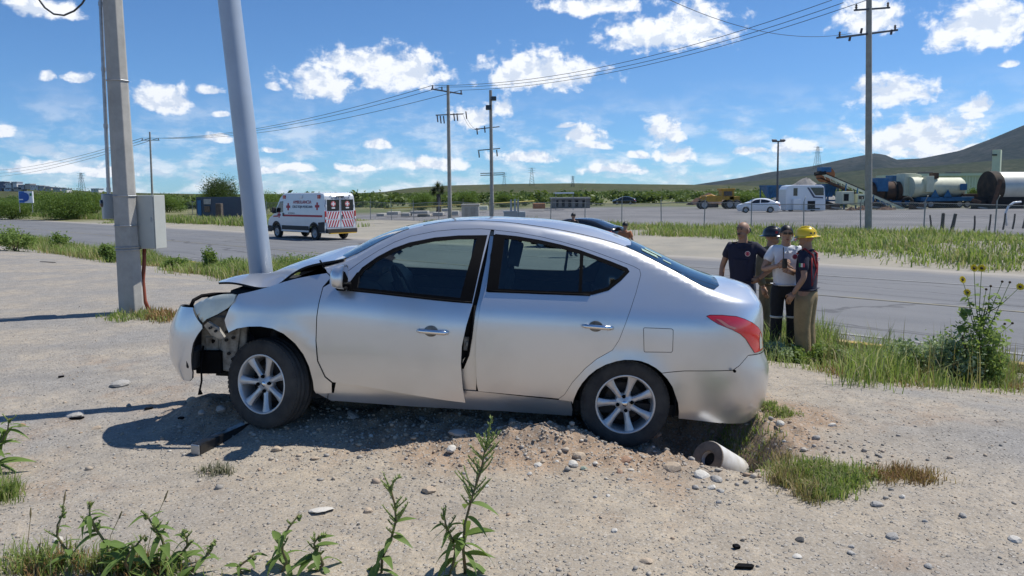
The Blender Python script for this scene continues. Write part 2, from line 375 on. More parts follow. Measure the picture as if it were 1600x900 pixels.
# ------------------------------------------------------------------ road
def strip(name, n0, n1, m0, m1, z, matl, nsub=1, msub=200, crown=0.0, kind='structure', wob=0.0, parent=None):
    ms = np.concatenate([np.linspace(m0, m1, msub)]); ns = np.linspace(n0, n1, nsub+1)
    V = []; F_ = []
    for i, m_ in enumerate(ms):
        for j, n_ in enumerate(ns):
            w = wob*float(vnoise(np.array([m_]), np.array([j*3.3]), .6, 3)[0]) if j in (0, nsub) else 0
            x, y = road_xy(n_+w, m_); V.append((x, y, z+crown*(1-((n_-17.2)/7.4)**2)))
    k = nsub+1
    for i in range(len(ms)-1):
        for j in range(nsub): F_.append((i*k+j, i*k+j+1, (i+1)*k+j+1, (i+1)*k+j))
    o = from_arrays(name, V, F_, matl, parent, True)
    if not parent: tag(o, kind=kind)
    return o
def asphalt():
    m = bpy.data.materials.new('asphalt'); m.use_nodes = True; T = NT(m.node_tree)
    o = T.n('ShaderNodeOutputMaterial'); b = T.n('ShaderNodeBsdfPrincipled', i={'Roughness': .82, 'Specular IOR Level': .35}); T.link(b.outputs[0], o.inputs[0])
    P = T.n('ShaderNodeTexCoord').outputs['Object']
    nn = T.vm('DOT_PRODUCT', P, (RN.x, RN.y, 0)); mm = T.vm('DOT_PRODUCT', P, (-RN.y, RN.x, 0))
    v = T.n('ShaderNodeCombineXYZ', i={0: nn, 1: T.m('MULTIPLY', mm, .06), 2: 0.0}).outputs[0]
    st = T.noise(v, 1.3, 5, .6).outputs['Fac']; big = T.noise(P, .25, 5, .6).outputs['Fac']; fine = T.noise(P, 60, 3).outputs['Fac']
    c = T.mix(T.mr(st, .35, .65), (.165, .168, .175), (.128, .132, .14))
    c = T.mix(T.mr(big, .4, .65, 0, .6), c, (.185, .185, .185))
    c = T.mix(T.mr(T.m('ADD', nn, T.m('MULTIPLY', T.noise(P, .8, 5).outputs['Fac'], 1.2)), 23.4, 24.7), c, (.33, .30, .255))
    c = T.mix(T.mr(fine, .5, .7, 0, .35), c, (.24, .24, .24))
    # tar-filled cracks
    vo = T.n('ShaderNodeTexVoronoi', feature='DISTANCE_TO_EDGE', i={'Vector': T.vm('ADD', v, T.vm('MULTIPLY', T.noise(P, .5, 4).outputs['Color'], (.8, .8, 0))), 'Scale': .35})
    c = T.mix(T.mr(vo.outputs['Distance'], .010, .004, 0, .55), c, (.05, .05, .052))
    T.link(c, b.inputs['Base Color'])
    bp = T.n('ShaderNodeBump', i={'Height': fine, 'Strength': .3, 'Distance': .01}); T.link(bp.outputs[0], b.inputs['Normal'])
    return m
M_asphalt = asphalt()
M_white_line = mat('road_paint_white', (.30, .30, .295), .8, nscale=3, col2=(.19, .19, .19))
M_yellow_line = mat('road_paint_yellow', (.25, .225, .15), .8, nscale=2.5, col2=(.165, .165, .165))
road = strip('road', 10.9, 24.5, -60, 420, -.62, M_asphalt, 14, 240, .05)
def marking(name, n0, n1, m0, m1, matl):
    return strip(name, n0, n1, m0, m1, -.611, matl, 1, max(3, int((m1-m0)/2)), .05)
marking('road_marking', 12.35, 12.47, -60, 400, M_white_line)
marking('road_marking', 20.6, 20.72, -60, 400, M_white_line)
marking('road_marking', 16.55, 16.67, -60, 400, M_yellow_line)
# yellow kerb along the near edge of the road, in cast lengths
M_kerb = mat('kerb_yellow_paint', (.50, .33, .05), .8, noise=.5, nscale=5, col2=(.34, .27, .16), bump=.3)
_kp = MB().box((0, 0, 0), (.16, .985, .26)); kerb0 = None
kerb = empty('kerb', (*road_xy(10.8, 10), -.52)); tag(kerb, kind='structure')
for k in range(-12, 70):
    x, y = road_xy(10.8, k+.5)
    o = _kp.build('kerb_stone', M_kerb, kerb, bevel=.02) if kerb0 is None else kerb0.copy()
    if kerb0 is None: kerb0 = o
    else: COL.objects.link(o)
    o.parent = kerb; o.location = (x-kerb.location.x, y-kerb.location.y, random.uniform(-.012, .012))
    o.rotation_euler.z = math.atan2(RN.y, RN.x)+random.uniform(-.01, .01)

# ------------------------------------------------------------------ hills
def hill(name, pts, r0, rc, r1, matl, seed, ridg, n_az=260, n_r=46, az_rng=(-70, 75)):
    azs, els = zip(*[az_el(px, py) for px, py in pts])
    A = np.radians(np.linspace(az_rng[0], az_rng[1], n_az)); E_ = np.tan(np.interp(A, azs, els))
    rr = np.concatenate([np.linspace(r0, rc, n_r-12), np.linspace(rc, r1, 13)[1:]])
    V = np.zeros((len(rr), n_az, 3))
    for i, r in enumerate(rr):
        t = (r-r0)/(rc-r0) if r <= rc else 1-(r-rc)/(r1-rc)
        prof = t**1.35 if r <= rc else max(t, 0)
        h = np.maximum(E_*rc+CAM_Z+2, 0)
        x = r*np.sin(A); y = r*np.cos(A)
        nz = 0
        for o_, a_ in ((1, 1.), (2.3, .5), (5.1, .25), (11, .12)): nz = nz + np.abs(vnoise(A*rc*.9/ridg*o_, r/ridg*o_*.35+A*0, 1, seed+o_))*2*a_
        z = h*prof*(1-(ridg > 0)*.75*(nz/1.2)*(1-abs(t) if r <= rc else .2)) - 3.5 + (0 if r <= rc else 0)
        V[i, :, 0] = x; V[i, :, 1] = y; V[i, :, 2] = z
    n2 = len(rr); ii = np.arange(n2*n_az).reshape(n2, n_az)
    q = np.stack([ii[:-1, :-1], ii[:-1, 1:], ii[1:, 1:], ii[1:, :-1]], -1).reshape(-1, 4)
    o = tris_obj(name, V.reshape(-1, 3), q, matl, smooth=True); return tag(o, kind='structure')
def hill_mat(name, a, b, c, sc):
    m = bpy.data.materials.new(name); m.use_nodes = True; T = NT(m.node_tree)
    o = T.n('ShaderNodeOutputMaterial'); bs = T.n('ShaderNodeBsdfPrincipled', i={'Roughness': 1.0, 'Specular IOR Level': .0}); T.link(bs.outputs[0], o.inputs[0])
    P = T.n('ShaderNodeTexCoord').outputs['Object']
    n1 = T.noise(P, sc, 6, .7).outputs['Fac']; n2 = T.noise(P, sc*9, 5, .7).outputs['Fac']
    col = T.mix(T.mr(n2, .38, .62), T.mix(T.mr(n1, .4, .62), a, b), c)
    T.link(col, bs.inputs['Base Color']); return m
M_mesa = hill_mat('mesa_scrub', (.085, .095, .045), (.115, .11, .065), (.05, .06, .03), .006)
M_mount = hill_mat('mountain_rock', (.030, .037, .036), (.080, .078, .070), (.016, .024, .020), .003)
hill('hills', [(-600, 303), (500, 304), (600, 299), (640, 293), (700, 289), (800, 286.5), (900, 285.5), (1000, 287), (1100, 288), (1200, 290), (1400, 293), (1600, 294), (2200, 300), (3200, 303)], 1200, 2300, 3000, M_mesa, 3, 260.)
hill('mountain', [(-600, 306), (900, 306), (1000, 300), (1060, 292), (1100, 286), (1160, 277), (1200, 269), (1270, 259), (1320, 248), (1365, 239), (1382, 241), (1400, 249), (1440, 247), (1500, 235), (1550, 216), (1600, 195), (1700, 158), (1900, 120), (2300, 190), (3400, 290)], 2400, 5200, 6800, M_mount, 9, 480., 420, 70)
M_foot = hill_mat('foothill_scrub', (.05, .062, .038), (.085, .085, .055), (.028, .038, .022), .005)
hill('foothill', [(-600, 306), (960, 306), (1000, 303), (1080, 294), (1150, 285), (1200, 280), (1300, 270), (1380, 262), (1450, 260), (1520, 253), (1600, 247), (1800, 236), (2200, 262), (3200, 300)], 1700, 3300, 4200, M_foot, 13, 330., 420, 60)
hill('hill', [(-1400, 290), (-400, 280), (-100, 284), (0, 289), (60, 291.5), (130, 297), (230, 300.5), (330, 302), (430, 302), (560, 300), (620, 303), (900, 306), (2000, 306)], 700, 1500, 2200, M_mesa, 5, 200.)
# ================================================================== the crashed car
def pchip(xs, ys):
    xs = np.array(xs, float); ys = np.array(ys, float)
    if xs[0] > xs[-1]: xs = xs[::-1]; ys = ys[::-1]
    h = np.diff(xs); d = np.diff(ys)/h; m = np.zeros(len(xs))
    for i in range(1, len(xs)-1):
        if d[i-1]*d[i] > 0:
            w1 = 2*h[i]+h[i-1]; w2 = h[i]+2*h[i-1]; m[i] = (w1+w2)/(w1/d[i-1]+w2/d[i])
    m[0] = d[0]; m[-1] = d[-1]
    def f(x):
        x = np.clip(np.asarray(x, float), xs[0], xs[-1]); i = np.clip(np.searchsorted(xs, x)-1, 0, len(xs)-2)
        t = (x-xs[i])/h[i]
        return (1+2*t)*(1-t)**2*ys[i]+t*(1-t)**2*h[i]*m[i]+t*t*(3-2*t)*ys[i+1]+t*t*(t-1)*h[i]*m[i+1]
    return f
C_P = pchip([.10, .16, .22, .30, .40, .52, .65, .80, .90, .98, 1.06, 1.15, 1.30, 1.45, 1.56, 1.62], [.72, .755, .785, .812, .828, .840, .847, .848, .842, .825, .79, .748, .672, .585, .515, .47])
C_ZR = pchip([-1.3, -1.05, -.9, -.75, -.59, -.3, .07, .30, .67, 1.0, 1.12, 1.3, 1.63, 1.85, 2.05, 2.21, 2.32, 2.45, 2.62, 2.82, 3.0, 3.2, 3.5],
             [1.0, 1.035, 1.07, 1.105, 1.15, 1.285, 1.435, 1.485, 1.54, 1.566, 1.567, 1.557, 1.487, 1.376, 1.245, 1.185, 1.155, 1.12, 1.065, .99, .95, .90, .80])
C_ZC = pchip([-1.3, -1.17, -1.05, -.9, -.76, -.55, -.3, -.08, .07, .32, .65, .9, 1.3, 1.6, 1.76, 1.965, 2.13, 2.4, 2.55, 2.8, 3.1, 3.3, 3.5],
             [1.03, 1.10, 1.155, 1.195, 1.212, 1.275, 1.375, 1.465, 1.515, 1.57, 1.597, 1.597, 1.572, 1.518, 1.472, 1.388, 1.29, 1.145, 1.085, 1.06, .99, .92, .80])
C_UR = pchip([.10, .18, .26, .36, .50, .60, .66, .72, .95, 1.05, 1.2], [-1.06, -1.12, -1.165, -1.19, -1.195, -1.18, -1.145, -1.125, -1.11, -1.10, -1.06])
C_UF = pchip([.15, .25, .35, .45, .60, .75, .9, 1.0, 1.1], [3.37, 3.42, 3.48, 3.52, 3.52, 3.47, 3.37, 3.24, 3.05])
U0R, U0F, LDR, LDF, KR, KF = -.42, 2.62, .9, 1.1, 2.9, 2.7
def s_of(u, z):
    u = np.asarray(u, float); z = np.asarray(z, float)
    r = U0R - LDR*np.arcsin(np.clip((U0R-u)/(U0R-C_UR(z)), 0, 1))/(math.pi/2)
    f = U0F + LDF*np.arcsin(np.clip((u-U0F)/(C_UF(z)-U0F), 0, 1))/(math.pi/2)
    return np.where(u < U0R, r, np.where(u > U0F, f, u))
def _raw(s, w):
    th_r = np.clip((U0R-s)/LDR, 0, 1)*math.pi/2; th_f = np.clip((s-U0F)/LDF, 0, 1)*math.pi/2
    z = np.minimum(w, 1.7); u = s.copy()
    for _ in range(3):
        u = np.where(s < U0R, U0R-(U0R-C_UR(z))*np.sin(th_r), np.where(s > U0F, U0F+(C_UF(z)-U0F)*np.sin(th_f), s))
        zr = C_ZR(u); tau = w-zr; yr = C_P(zr); q = 1-tau
        ztop = zr+(C_ZC(u)-zr)*(1-np.abs(q)**2.3)
        z = np.where(tau > 0, ztop, w)
    y = np.where(tau > 0, yr*q, C_P(w))
    plan = (1-np.sin(th_r)**KR)**(1/KR)*(1-np.sin(th_f)**KF)**(1/KF)
    return u, y*plan, z
def carF(s, w, inset=0.0, sig=.05):
    s = np.asarray(s, float); w = np.asarray(w, float); acc = 0; wt = 0
    for k in range(-4, 5):
        g = math.exp(-.5*(k/2)**2); u, y, z = _raw(s, w+k*sig/4); acc = acc+g*np.stack([u, y, z], -1); wt += g
    P = acc/wt
    if inset: P = P*np.array([1, 1, 1.]) - np.stack([0*s, np.full_like(s, inset), 0*s], -1)
    return P
def in_poly(P, poly):
    x, y = P[:, 0], P[:, 1]; r = np.zeros(len(P), bool); n = len(poly)
    for i in range(n):
        x0, y0 = poly[i]; x1, y1 = poly[(i+1) % n]
        c = ((y0 > y) != (y1 > y)); t = (x1-x0)*(y-y0)/((y1-y0) if y1 != y0 else 1e-12)+x0
        r ^= c & (x < t)
    return r
def dens(poly, step):
    out = []; n = len(poly)
    for i in range(n):
        a = np.array(poly[i], float); b = np.array(poly[(i+1) % n], float); k = max(1, int(np.ceil(np.linalg.norm(b-a)/step)))
        for j in range(k): out.append(a+(b-a)*j/k)
    return np.array(out)
def smooth_poly(poly, it=1, keep=()):
    P = [tuple(p) for p in poly]
    for _ in range(it):
        Q_ = []
        for i in range(len(P)):
            a = np.array(P[i]); b = np.array(P[(i+1) % len(P)])
            Q_ += [tuple(.75*a+.25*b), tuple(.25*a+.75*b)]
        P = Q_
    return P
def shrink(poly, d):
    P = np.array(poly, float); n = len(P); A = .5*np.sum(P[:, 0]*np.roll(P[:, 1], -1)-np.roll(P[:, 0], -1)*P[:, 1]); sg = 1 if A > 0 else -1
    out = []
    for i in range(n):
        e0 = P[i]-P[i-1]; e1 = P[(i+1) % n]-P[i]
        n0 = np.array([-e0[1], e0[0]])/(np.linalg.norm(e0)+1e-9); n1 = np.array([-e1[1], e1[0]])/(np.linalg.norm(e1)+1e-9)
        m_ = n0+n1; L = np.linalg.norm(m_)
        if L < .4: m_ = n0; L = 1
        out.append(P[i]+sg*d*m_/L/max(.5, np.dot(m_/L, n0)))
    return np.array(out)
def fill(poly, holes=(), step=.04):
    rings = [dens(poly, step)]+[dens(h, step) for h in holes]
    V = []; Eg = []
    for r in rings:
        b = len(V); V += [tuple(p) for p in r]; Eg += [(b+i, b+(i+1) % len(r)) for i in range(len(r))]
    B = np.array(V); lo = B.min(0); hi = B.max(0)
    g = np.stack(np.meshgrid(np.arange(lo[0]+step/2, hi[0], step), np.arange(lo[1]+step/2, hi[1], step)), -1).reshape(-1, 2)
    ok = in_poly(g, poly)
    for h in holes: ok &= ~in_poly(g, h)
    g = g[ok]
    if len(g): g = g[np.array([np.min(np.sum((B-p)**2, 1)) > (.45*step)**2 for p in g])]
    V += [tuple(p) for p in g]
    vo, eo, fo, *_ = delaunay_2d_cdt([Vector(v) for v in V], Eg, [], 0, 1e-6)
    vo = np.array([tuple(v) for v in vo]); T = np.array([f for f in fo if len(f) == 3], int); c = vo[T].mean(1)
    ok = in_poly(c, poly)
    for h in holes: ok &= ~in_poly(c, h)
    return vo, T[ok]
def UZ(pts): P = np.array(pts, float); return np.stack([s_of(P[:, 0], P[:, 1]), P[:, 1]], -1)
def TOP(pts):
    """(u, tau) points on the top surface, tau 0 at the roof rail and 1 on the centre line"""
    P = np.array(pts, float); s = s_of(P[:, 0], C_ZC(P[:, 0])); return np.stack([s, C_ZR(P[:, 0])+P[:, 1]], -1)

def paint(name, base, dust):
    m = bpy.data.materials.new(name); m.use_nodes = True; T = NT(m.node_tree)
    o = T.n('ShaderNodeOutputMaterial'); P = T.n('ShaderNodeTexCoord').outputs['Object']
    d = T.m('MULTIPLY', T.mr(T.noise(P, 2.2, 3, .5).outputs['Fac'], .42, .75), dust)
    c = T.mix(d, base, (.42, .37, .30))
    b = T.n('ShaderNodeBsdfPrincipled', i={'Base Color': c, 'Metallic': .78, 'Roughness': T.mr(d, 0, .4, .31, .40), 'Coat Weight': .8, 'Coat Roughness': .03})
    T.link(b.outputs[0], o.inputs[0]); return m
M_silver = paint('silver_paint', (.70, .705, .715), .22)
M_trim = mat('black_trim', (.006, .006, .007), .6, spec=.06, noise=.3, nscale=12)
M_dark = mat('dark_cavity', (.02, .02, .02), .9, noise=.4, nscale=9)
M_cabin = mat('cabin_plastic', (.035, .036, .038), .7, noise=.2, nscale=20)
M_seat = mat('seat_cloth', (.06, .06, .062), .95, bump=.2, bscale=200, noise=.25, nscale=6)
M_chrome = mat('chrome', (.75, .76, .78), .08, 1.0)
M_glass = glass_mat('window_glass', (.66, .77, .73))
M_glass_back = glass_mat('back_window_glass', (.22, .27, .28))
M_rubber = mat('tyre_rubber', (.028, .028, .029), .85, noise=.45, nscale=7, col2=(.07, .065, .058), bump=.15, bscale=60)
M_rim = mat('alloy', (.66, .67, .68), .38, .55, noise=.25, nscale=6)
M_brake = mat('brake_iron', (.09, .08, .075), .7, .5, noise=.5, nscale=14)
M_steel = mat('raw_steel', (.33, .32, .285), .65, .15, noise=.5, nscale=16, col2=(.12, .10, .08))
M_red_lens = mat('red_lens', (.62, .010, .016), .15, 0, .6, coat=1.0)
M_white_lens = mat('pale_lens', (.72, .70, .68), .1, 0, .6, coat=1.0)
M_mirror = mat('mirror_glass', (.55, .6, .62), .04, 1.0)
M_sticker = mat('window_sticker', (.36, .50, .40), .6, noise=.4, nscale=60)

_a = at_y(977, 632, 5.36); CAR_PITCH = R(3.52)
car = empty('crashed_sedan', (0, 0, 0), 0, 'silver four-door sedan wrecked against the leaning pole, bonnet crumpled and front door sprung', 'car')
car.matrix_world = Matrix.Translation((_a.x, 5.36+.80, _a.z)) @ Matrix.Rotation(math.pi, 4, 'Z') @ Matrix.Rotation(-CAR_PITCH, 4, 'Y') @ Matrix.Translation((0, 0, -.31))
def solid(o, th, off=-1, mo=None):
    md = o.modifiers.new('solid', 'SOLIDIFY'); md.thickness = th; md.offset = off
    if mo is not None: md.material_offset = mo; md.material_offset_rim = mo
    es = o.modifiers.new('split', 'EDGE_SPLIT'); es.split_angle = R(45)
    return o
def orient_out(V, T):
    """triangle winding so that normals look away from the car's core"""
    n = np.cross(V[T[:, 1]]-V[T[:, 0]], V[T[:, 2]]-V[T[:, 0]]); c = V[T].mean(1)-np.array([1.1, 0, .75])
    T = T.copy(); fl = np.sum(n*c, 1) < 0; T[fl] = T[fl][:, ::-1]; return T
def panel(name, poly, holes=(), m=None, th=.014, gap=.0025, step=.045, fn=None, inset=0.0, sides=(1, -1), parent=None, inner=None, sig=.05):
    p = shrink(poly, gap) if gap else np.array(poly)
    V2, T = fill([tuple(q) for q in p], [[tuple(q) for q in h] for h in holes], step)
    P = carF(V2[:, 0], V2[:, 1], inset, sig); res = []
    for sd in sides:
        Q_ = P.copy()
        if fn is not None: Q_ = fn(Q_, sd)
        Q_[:, 1] *= sd
        o = tris_obj(name, Q_, orient_out(Q_, T), [m or M_silver, inner or M_cabin], parent or car, True)
        if th: solid(o, th, -1, 1)
        res.append(o)
    return res
# --- outlines in the car's side view (metres ahead of the rear axle, metres above the tyre line)
GAP = [(2.06, 1.165), (1.95, 1.255), (1.85, 1.325), (1.74, 1.39), (1.63, 1.437), (1.45, 1.482), (1.28, 1.505), (1.12, 1.516), (1.04, 1.514)]
GAPR = [(1.02, 1.513), (.85, 1.503), (.672, 1.482), (.52, 1.455), (.376, 1.423), (.26, 1.392), (.15, 1.359), (.05, 1.328), (-.018, 1.306), (-.06, 1.285), (-.068, 1.25)]
FD_FRONT = [(2.215, 1.05), (2.232, .93), (2.240, .842), (2.240, .671), (2.224, .523), (2.170, .409), (2.117, .368)]
FD_REAR = [(1.15, .335), (1.175, .45), (1.195, .62), (1.195, .75), (1.17, .9), (1.135, 1.03), (1.085, 1.28), (1.04, 1.514)]
RD_FRONT = [(1.02, 1.513), (1.03, 1.3), (1.06, 1.08), (1.085, .98), (1.105, .785), (1.10, .614), (1.085, .414), (1.07, .355)]
RD_REAR = [(.487, .330), (.445, .365), (.395, .46), (.312, .567), (.234, .641), (.124, .712), (.083, .784), (.026, .958), (-.03, 1.12), (-.068, 1.25)]
fdoor = FD_FRONT+FD_REAR+GAP[::-1][1:]+[(2.12, 1.115)]
fwin = [(2.055, 1.045), (1.60, 1.046), (1.145, 1.045), (1.115, 1.2), (1.07, 1.468), (1.28, 1.455), (1.45, 1.432), (1.63, 1.388), (1.74, 1.342), (1.85, 1.277), (1.95, 1.198)]
rdoor = RD_FRONT+RD_REAR+GAPR[::-1][1:-1]
rwin = [(1.045, 1.082), (.65, 1.083), (.384, 1.09), (.282, 1.098), (.17, 1.133), (.08, 1.205), (.02, 1.268), (.035, 1.289), (.15, 1.328), (.376, 1.396), (.52, 1.428), (.672, 1.453), (.85, 1.472), (1.005, 1.479), (1.03, 1.28)]
def ease(a, b, x): return sstep(a, b, x)
def door_fn(P, sd):
    P = P.copy()
    if sd > 0:   # the near front door is sprung: its rear lower corner stands away from the body and has dropped a little
        t = ease(2.2, 1.1, P[:, 0])*(1-ease(1.15, 1.5, P[:, 2]))
        P[:, 1] += .055*t; P[:, 2] -= .055*t*(1-ease(.9, 1.3, P[:, 2]))
    return P
door_f = panel('front_door', UZ(fdoor), [UZ(fwin)], fn=door_fn, gap=.003)
door_r = panel('rear_door', UZ(rdoor), [UZ(rwin)], gap=.003)
# window surrounds (black) and panes
def ring(name, outer, inner_, parent, fn=None, sides=(1, -1), m=None):
    for i, sd in enumerate(sides): panel(name, UZ(outer), [UZ(inner_)], m or M_trim, .01, 0, .05, fn, -.002, (sd,), parent[i])
ring('window_surround', shrink(fwin, -.004), shrink(fwin, .020), door_f, door_fn)
ring('window_surround', shrink(rwin, -.004), shrink(rwin, .020), door_r)
for i, sd in enumerate((1, -1)):
    panel('window_pane', UZ(shrink(fwin, .012)), (), M_glass, 0, 0, .06, door_fn, .008, (sd,), door_f[i])
    panel('window_pane', UZ(shrink(rwin, .012)), (), M_glass, 0, 0, .06, None, .008, (sd,), door_r[i])
    for nm, pl, pp, f2 in (('window_post', [(1.232, 1.05), (1.148, 1.05), (1.075, 1.47), (1.135, 1.468)], door_f[i], door_fn), ('window_post', [(1.045, 1.085), (.965, 1.085), (.935, 1.475), (1.02, 1.478)], door_r[i], None),
                           ('window_divider', [(.382, 1.095), (.362, 1.096), (.352, 1.385), (.378, 1.392)], door_r[i], None),
                           ('mirror_sail', [(2.06, 1.045), (1.97, 1.045), (1.965, 1.17), (1.985, 1.165)], door_f[i], door_fn)):
        panel(nm, UZ(pl), (), M_trim, .008, 0, .05, f2, -.003, (sd,), pp)
# fenders, sills, body side and roof
ARCH_F = [(2.868, .690), (2.845, .705), (2.80, .728), (2.72, .746), (2.634, .752), (2.55, .742), (2.47, .708), (2.389, .642), (2.33, .565), (2.29, .48), (2.262, .37), (2.255, .30)]
fender = [(2.30, 1.13), (2.407, 1.105), (2.50, 1.075), (2.60, 1.035), (2.70, 1.003), (2.815, .972), (2.838, .93), (2.875, .86), (2.905, .78), (2.892, .735)]+ARCH_F+[(2.24, .272), (2.12, .285), (2.12, .366)]+FD_FRONT[::-1][1:]+[(2.165, 1.12), (2.20, 1.15)]
def fender_fn(P, sd):
    P = P.copy(); b = np.exp(-.5*((P[:, 0]-2.86)/.10)**2-.5*((P[:, 2]-.74)/.10)**2)
    P[:, 1] += .006*b*np.sin(P[:, 0]*30); P[:, 1] -= .02*np.exp(-.5*((P[:, 0]-2.62)/.2)**2-.5*((P[:, 2]-.98)/.05)**2)
    return P
def flare(P, uc, zc, r, amt):
    d = np.hypot(P[:, 0]-uc, P[:, 2]-zc); P[:, 1] += amt*np.exp(-.5*((d-r)/.035)**2)*(P[:, 2] > .2); return P
fn_f = lambda P, sd: flare(fender_fn(P, sd), 2.58, .33, .42, .012)
fend = panel('front_fender', UZ(fender), (), gap=.003, fn=fn_f)
sill = [(2.238, .272), (2.14, .215), (1.55, .20), (.9, .20), (.375, .19), (.375, .245), (.392, .315), (.48, .320), (.80, .338), (1.08, .355), (1.5, .36), (2.10, .366), (2.115, .285)]
panel('sill', UZ(sill), (), gap=.003, inset=.016)
ARCH_R = [(.384, .30), (.376, .345), (.356, .405), (.328, .461), (.285, .520), (.233, .569), (.168, .609), (.095, .637), (.04, .650), (-.019, .653), (-.08, .648), (-.135, .631), (-.192, .603), (-.236, .570)]
lamp = [(-.53, .99), (-.56, 1.0), (-.65, 1.002), (-.76, .995), (-.83, .975), (-.90, .945), (-.97, .90), (-1.01, .85), (-1.04, .78), (-1.055, .725), (-.935, .718), (-.885, .775), (-.84, .83), (-.79, .868), (-.72, .90), (-.62, .935), (-.565, .965)]
zend = 1.02
body_side = [(2.20, 1.155), (2.165, 1.125), (2.12, 1.12)]+GAP+GAPR[1:]+RD_REAR[::-1][1:]+[(.478, .322), (.392, .318)]
body_poly = [tuple(p) for p in UZ(body_side)]+[tuple(p) for p in UZ(ARCH_R)]+[tuple(p) for p in UZ([(-.4, .592), (-.6, .602), (-.753, .609), (-.80, .64), (-.874, .712)])]
SE = U0R-LDR
body_poly += [(SE+.10, .70), (SE, .70), (SE, .90), (SE, C_ZR(-1.03)+.0), (SE, C_ZR(-1.02)+1.0)]
top_c = [(-1.0, 1), (-.8, 1), (-.4, 1), (0, 1), (.5, 1), (1.0, 1), (1.5, 1), (1.9, 1), (2.2, 1), (2.34, 1), (2.33, .6), (2.30, .3), (2.26, .12), (2.23, .03)]
body_poly += [tuple(p) for p in TOP(top_c)]
screen = [(2.30, 1.0001), (2.29, .7), (2.26, .35), (2.20, .10), (1.95, .085), (1.66, .085), (1.66, .16), (1.70, .5), (1.73, .8), (1.735, 1.0001)]
backlt = [(-.06, 1.0001), (-.055, .6), (-.02, .25), (.03, .12), (0, .075), (-.25, .05), (-.52, .05), (-.61, .09), (-.69, .3), (-.73, .6), (-.74, 1.0001)]
flap = [(-.092, .888), (-.288, .890), (-.300, .880), (-.306, .73), (-.296, .718), (-.106, .710), (-.098, .72), (-.084, .878)]
def body_fn(P, sd): return flare(P, 0, .30, .35, .012)
def cut_center(poly): return [(a, b-.0005) for a, b in poly]
body = panel('body_shell', body_poly, [UZ(lamp), cut_center(TOP(screen)), cut_center(TOP(backlt)), UZ(flap)], gap=0, step=.042, fn=body_fn)
panel('fuel_flap', UZ(flap), (), gap=.004, step=.03, sides=(1,))
for sd in (1, -1):
    lo = panel('tail_lamp', UZ(lamp), (), M_red_lens, .02, .003, .025, None, -.006, (sd,))[0]
    panel('reversing_lens', UZ([(-.985, .865), (-1.02, .80), (-1.04, .74), (-.995, .735), (-.985, .80)]), (), M_white_lens, .006, 0, .025, None, -.009, (sd,), lo)
    panel('lamp_streak', UZ([(-.60, .975), (-.615, .965), (-.68, .92), (-.74, .905), (-.76, .912), (-.70, .932), (-.64, .968)]), (), mat('amber_streak', (.62, .2, .14), .2, coat=1), .004, 0, .02, None, -.009, (sd,), lo)
bump_r = [(-.236, .566), (-.4, .588), (-.6, .598), (-.753, .605), (-.80, .636), (-.874, .708)]
br_poly = [tuple(p) for p in UZ(bump_r)]+[(SE+.10, .694), (SE, .694), (SE, .4), (SE, .16)]+[tuple(p) for p in UZ([(-.95, .165), (-.75, .19), (-.5, .215), (-.394, .222), (-.388, .28), (-.372, .352), (-.322, .467), (-.28, .525)])]
panel('rear_bumper', br_poly, (), gap=.0015, fn=body_fn)
MB().tube([(-.757, .842, .607), (-.757, .852, .607)], .011, 10).build('tow_plug', M_trim, car)
# windscreen and back window
for nm, poly, gm in (('windscreen', screen, M_glass), ('back_window', backlt, M_glass_back)):
    half = TOP([(u, min(t, 1.0)) for u, t in poly]); V2, T = fill([tuple(q) for q in half], (), .06)
    P = carF(V2[:, 0], V2[:, 1], 0, .05); P[:, 2] += .004
    V = np.concatenate([P, P*np.array([1, -1, 1])]); T2 = np.concatenate([T, T[:, ::-1]+len(P)]); T2 = orient_out(V, T2)
    w_ = tris_obj(nm, V, T2, gm, car, True)
    inn = shrink(half, .035 if nm == 'back_window' else .03)
    inn[:, 1] = np.where(half[:, 1] > C_ZR(-.06)+.99 if False else inn[:, 1] > 1e9, half[:, 1], inn[:, 1])
    P2, T3 = fill([tuple(q) for q in half], [[tuple(q) for q in shrink(half, .045)]], .06)
    keep = (P2[T3].mean(1)[:, 1]-C_ZR(np.clip(P2[T3].mean(1)[:, 0], -1, 2.4))) < .94
    for sd in (1, -1):
        B = carF(P2[:, 0], P2[:, 1], 0, .05); B[:, 2] += .002; B[:, 1] *= sd
        tris_obj('glass_border', B, orient_out(B, T3[keep]), M_trim, w_, True)
bw = [o for o in car.children if o.name.startswith('back_window')][0]
for u0, t0, du, dt in ((-.10, .20, .12, .10), (-.14, .36, .13, .09), (-.26, .22, .06, .05)):
    pl = TOP([(u0, t0), (u0-du, t0), (u0-du, t0+dt), (u0, t0+dt)]); V2, T = fill([tuple(q) for q in pl], (), .03); P = carF(V2[:, 0], V2[:, 1]); P[:, 2] += .008
    tris_obj('window_sticker', P, orient_out(P, T), M_sticker, bw, True)
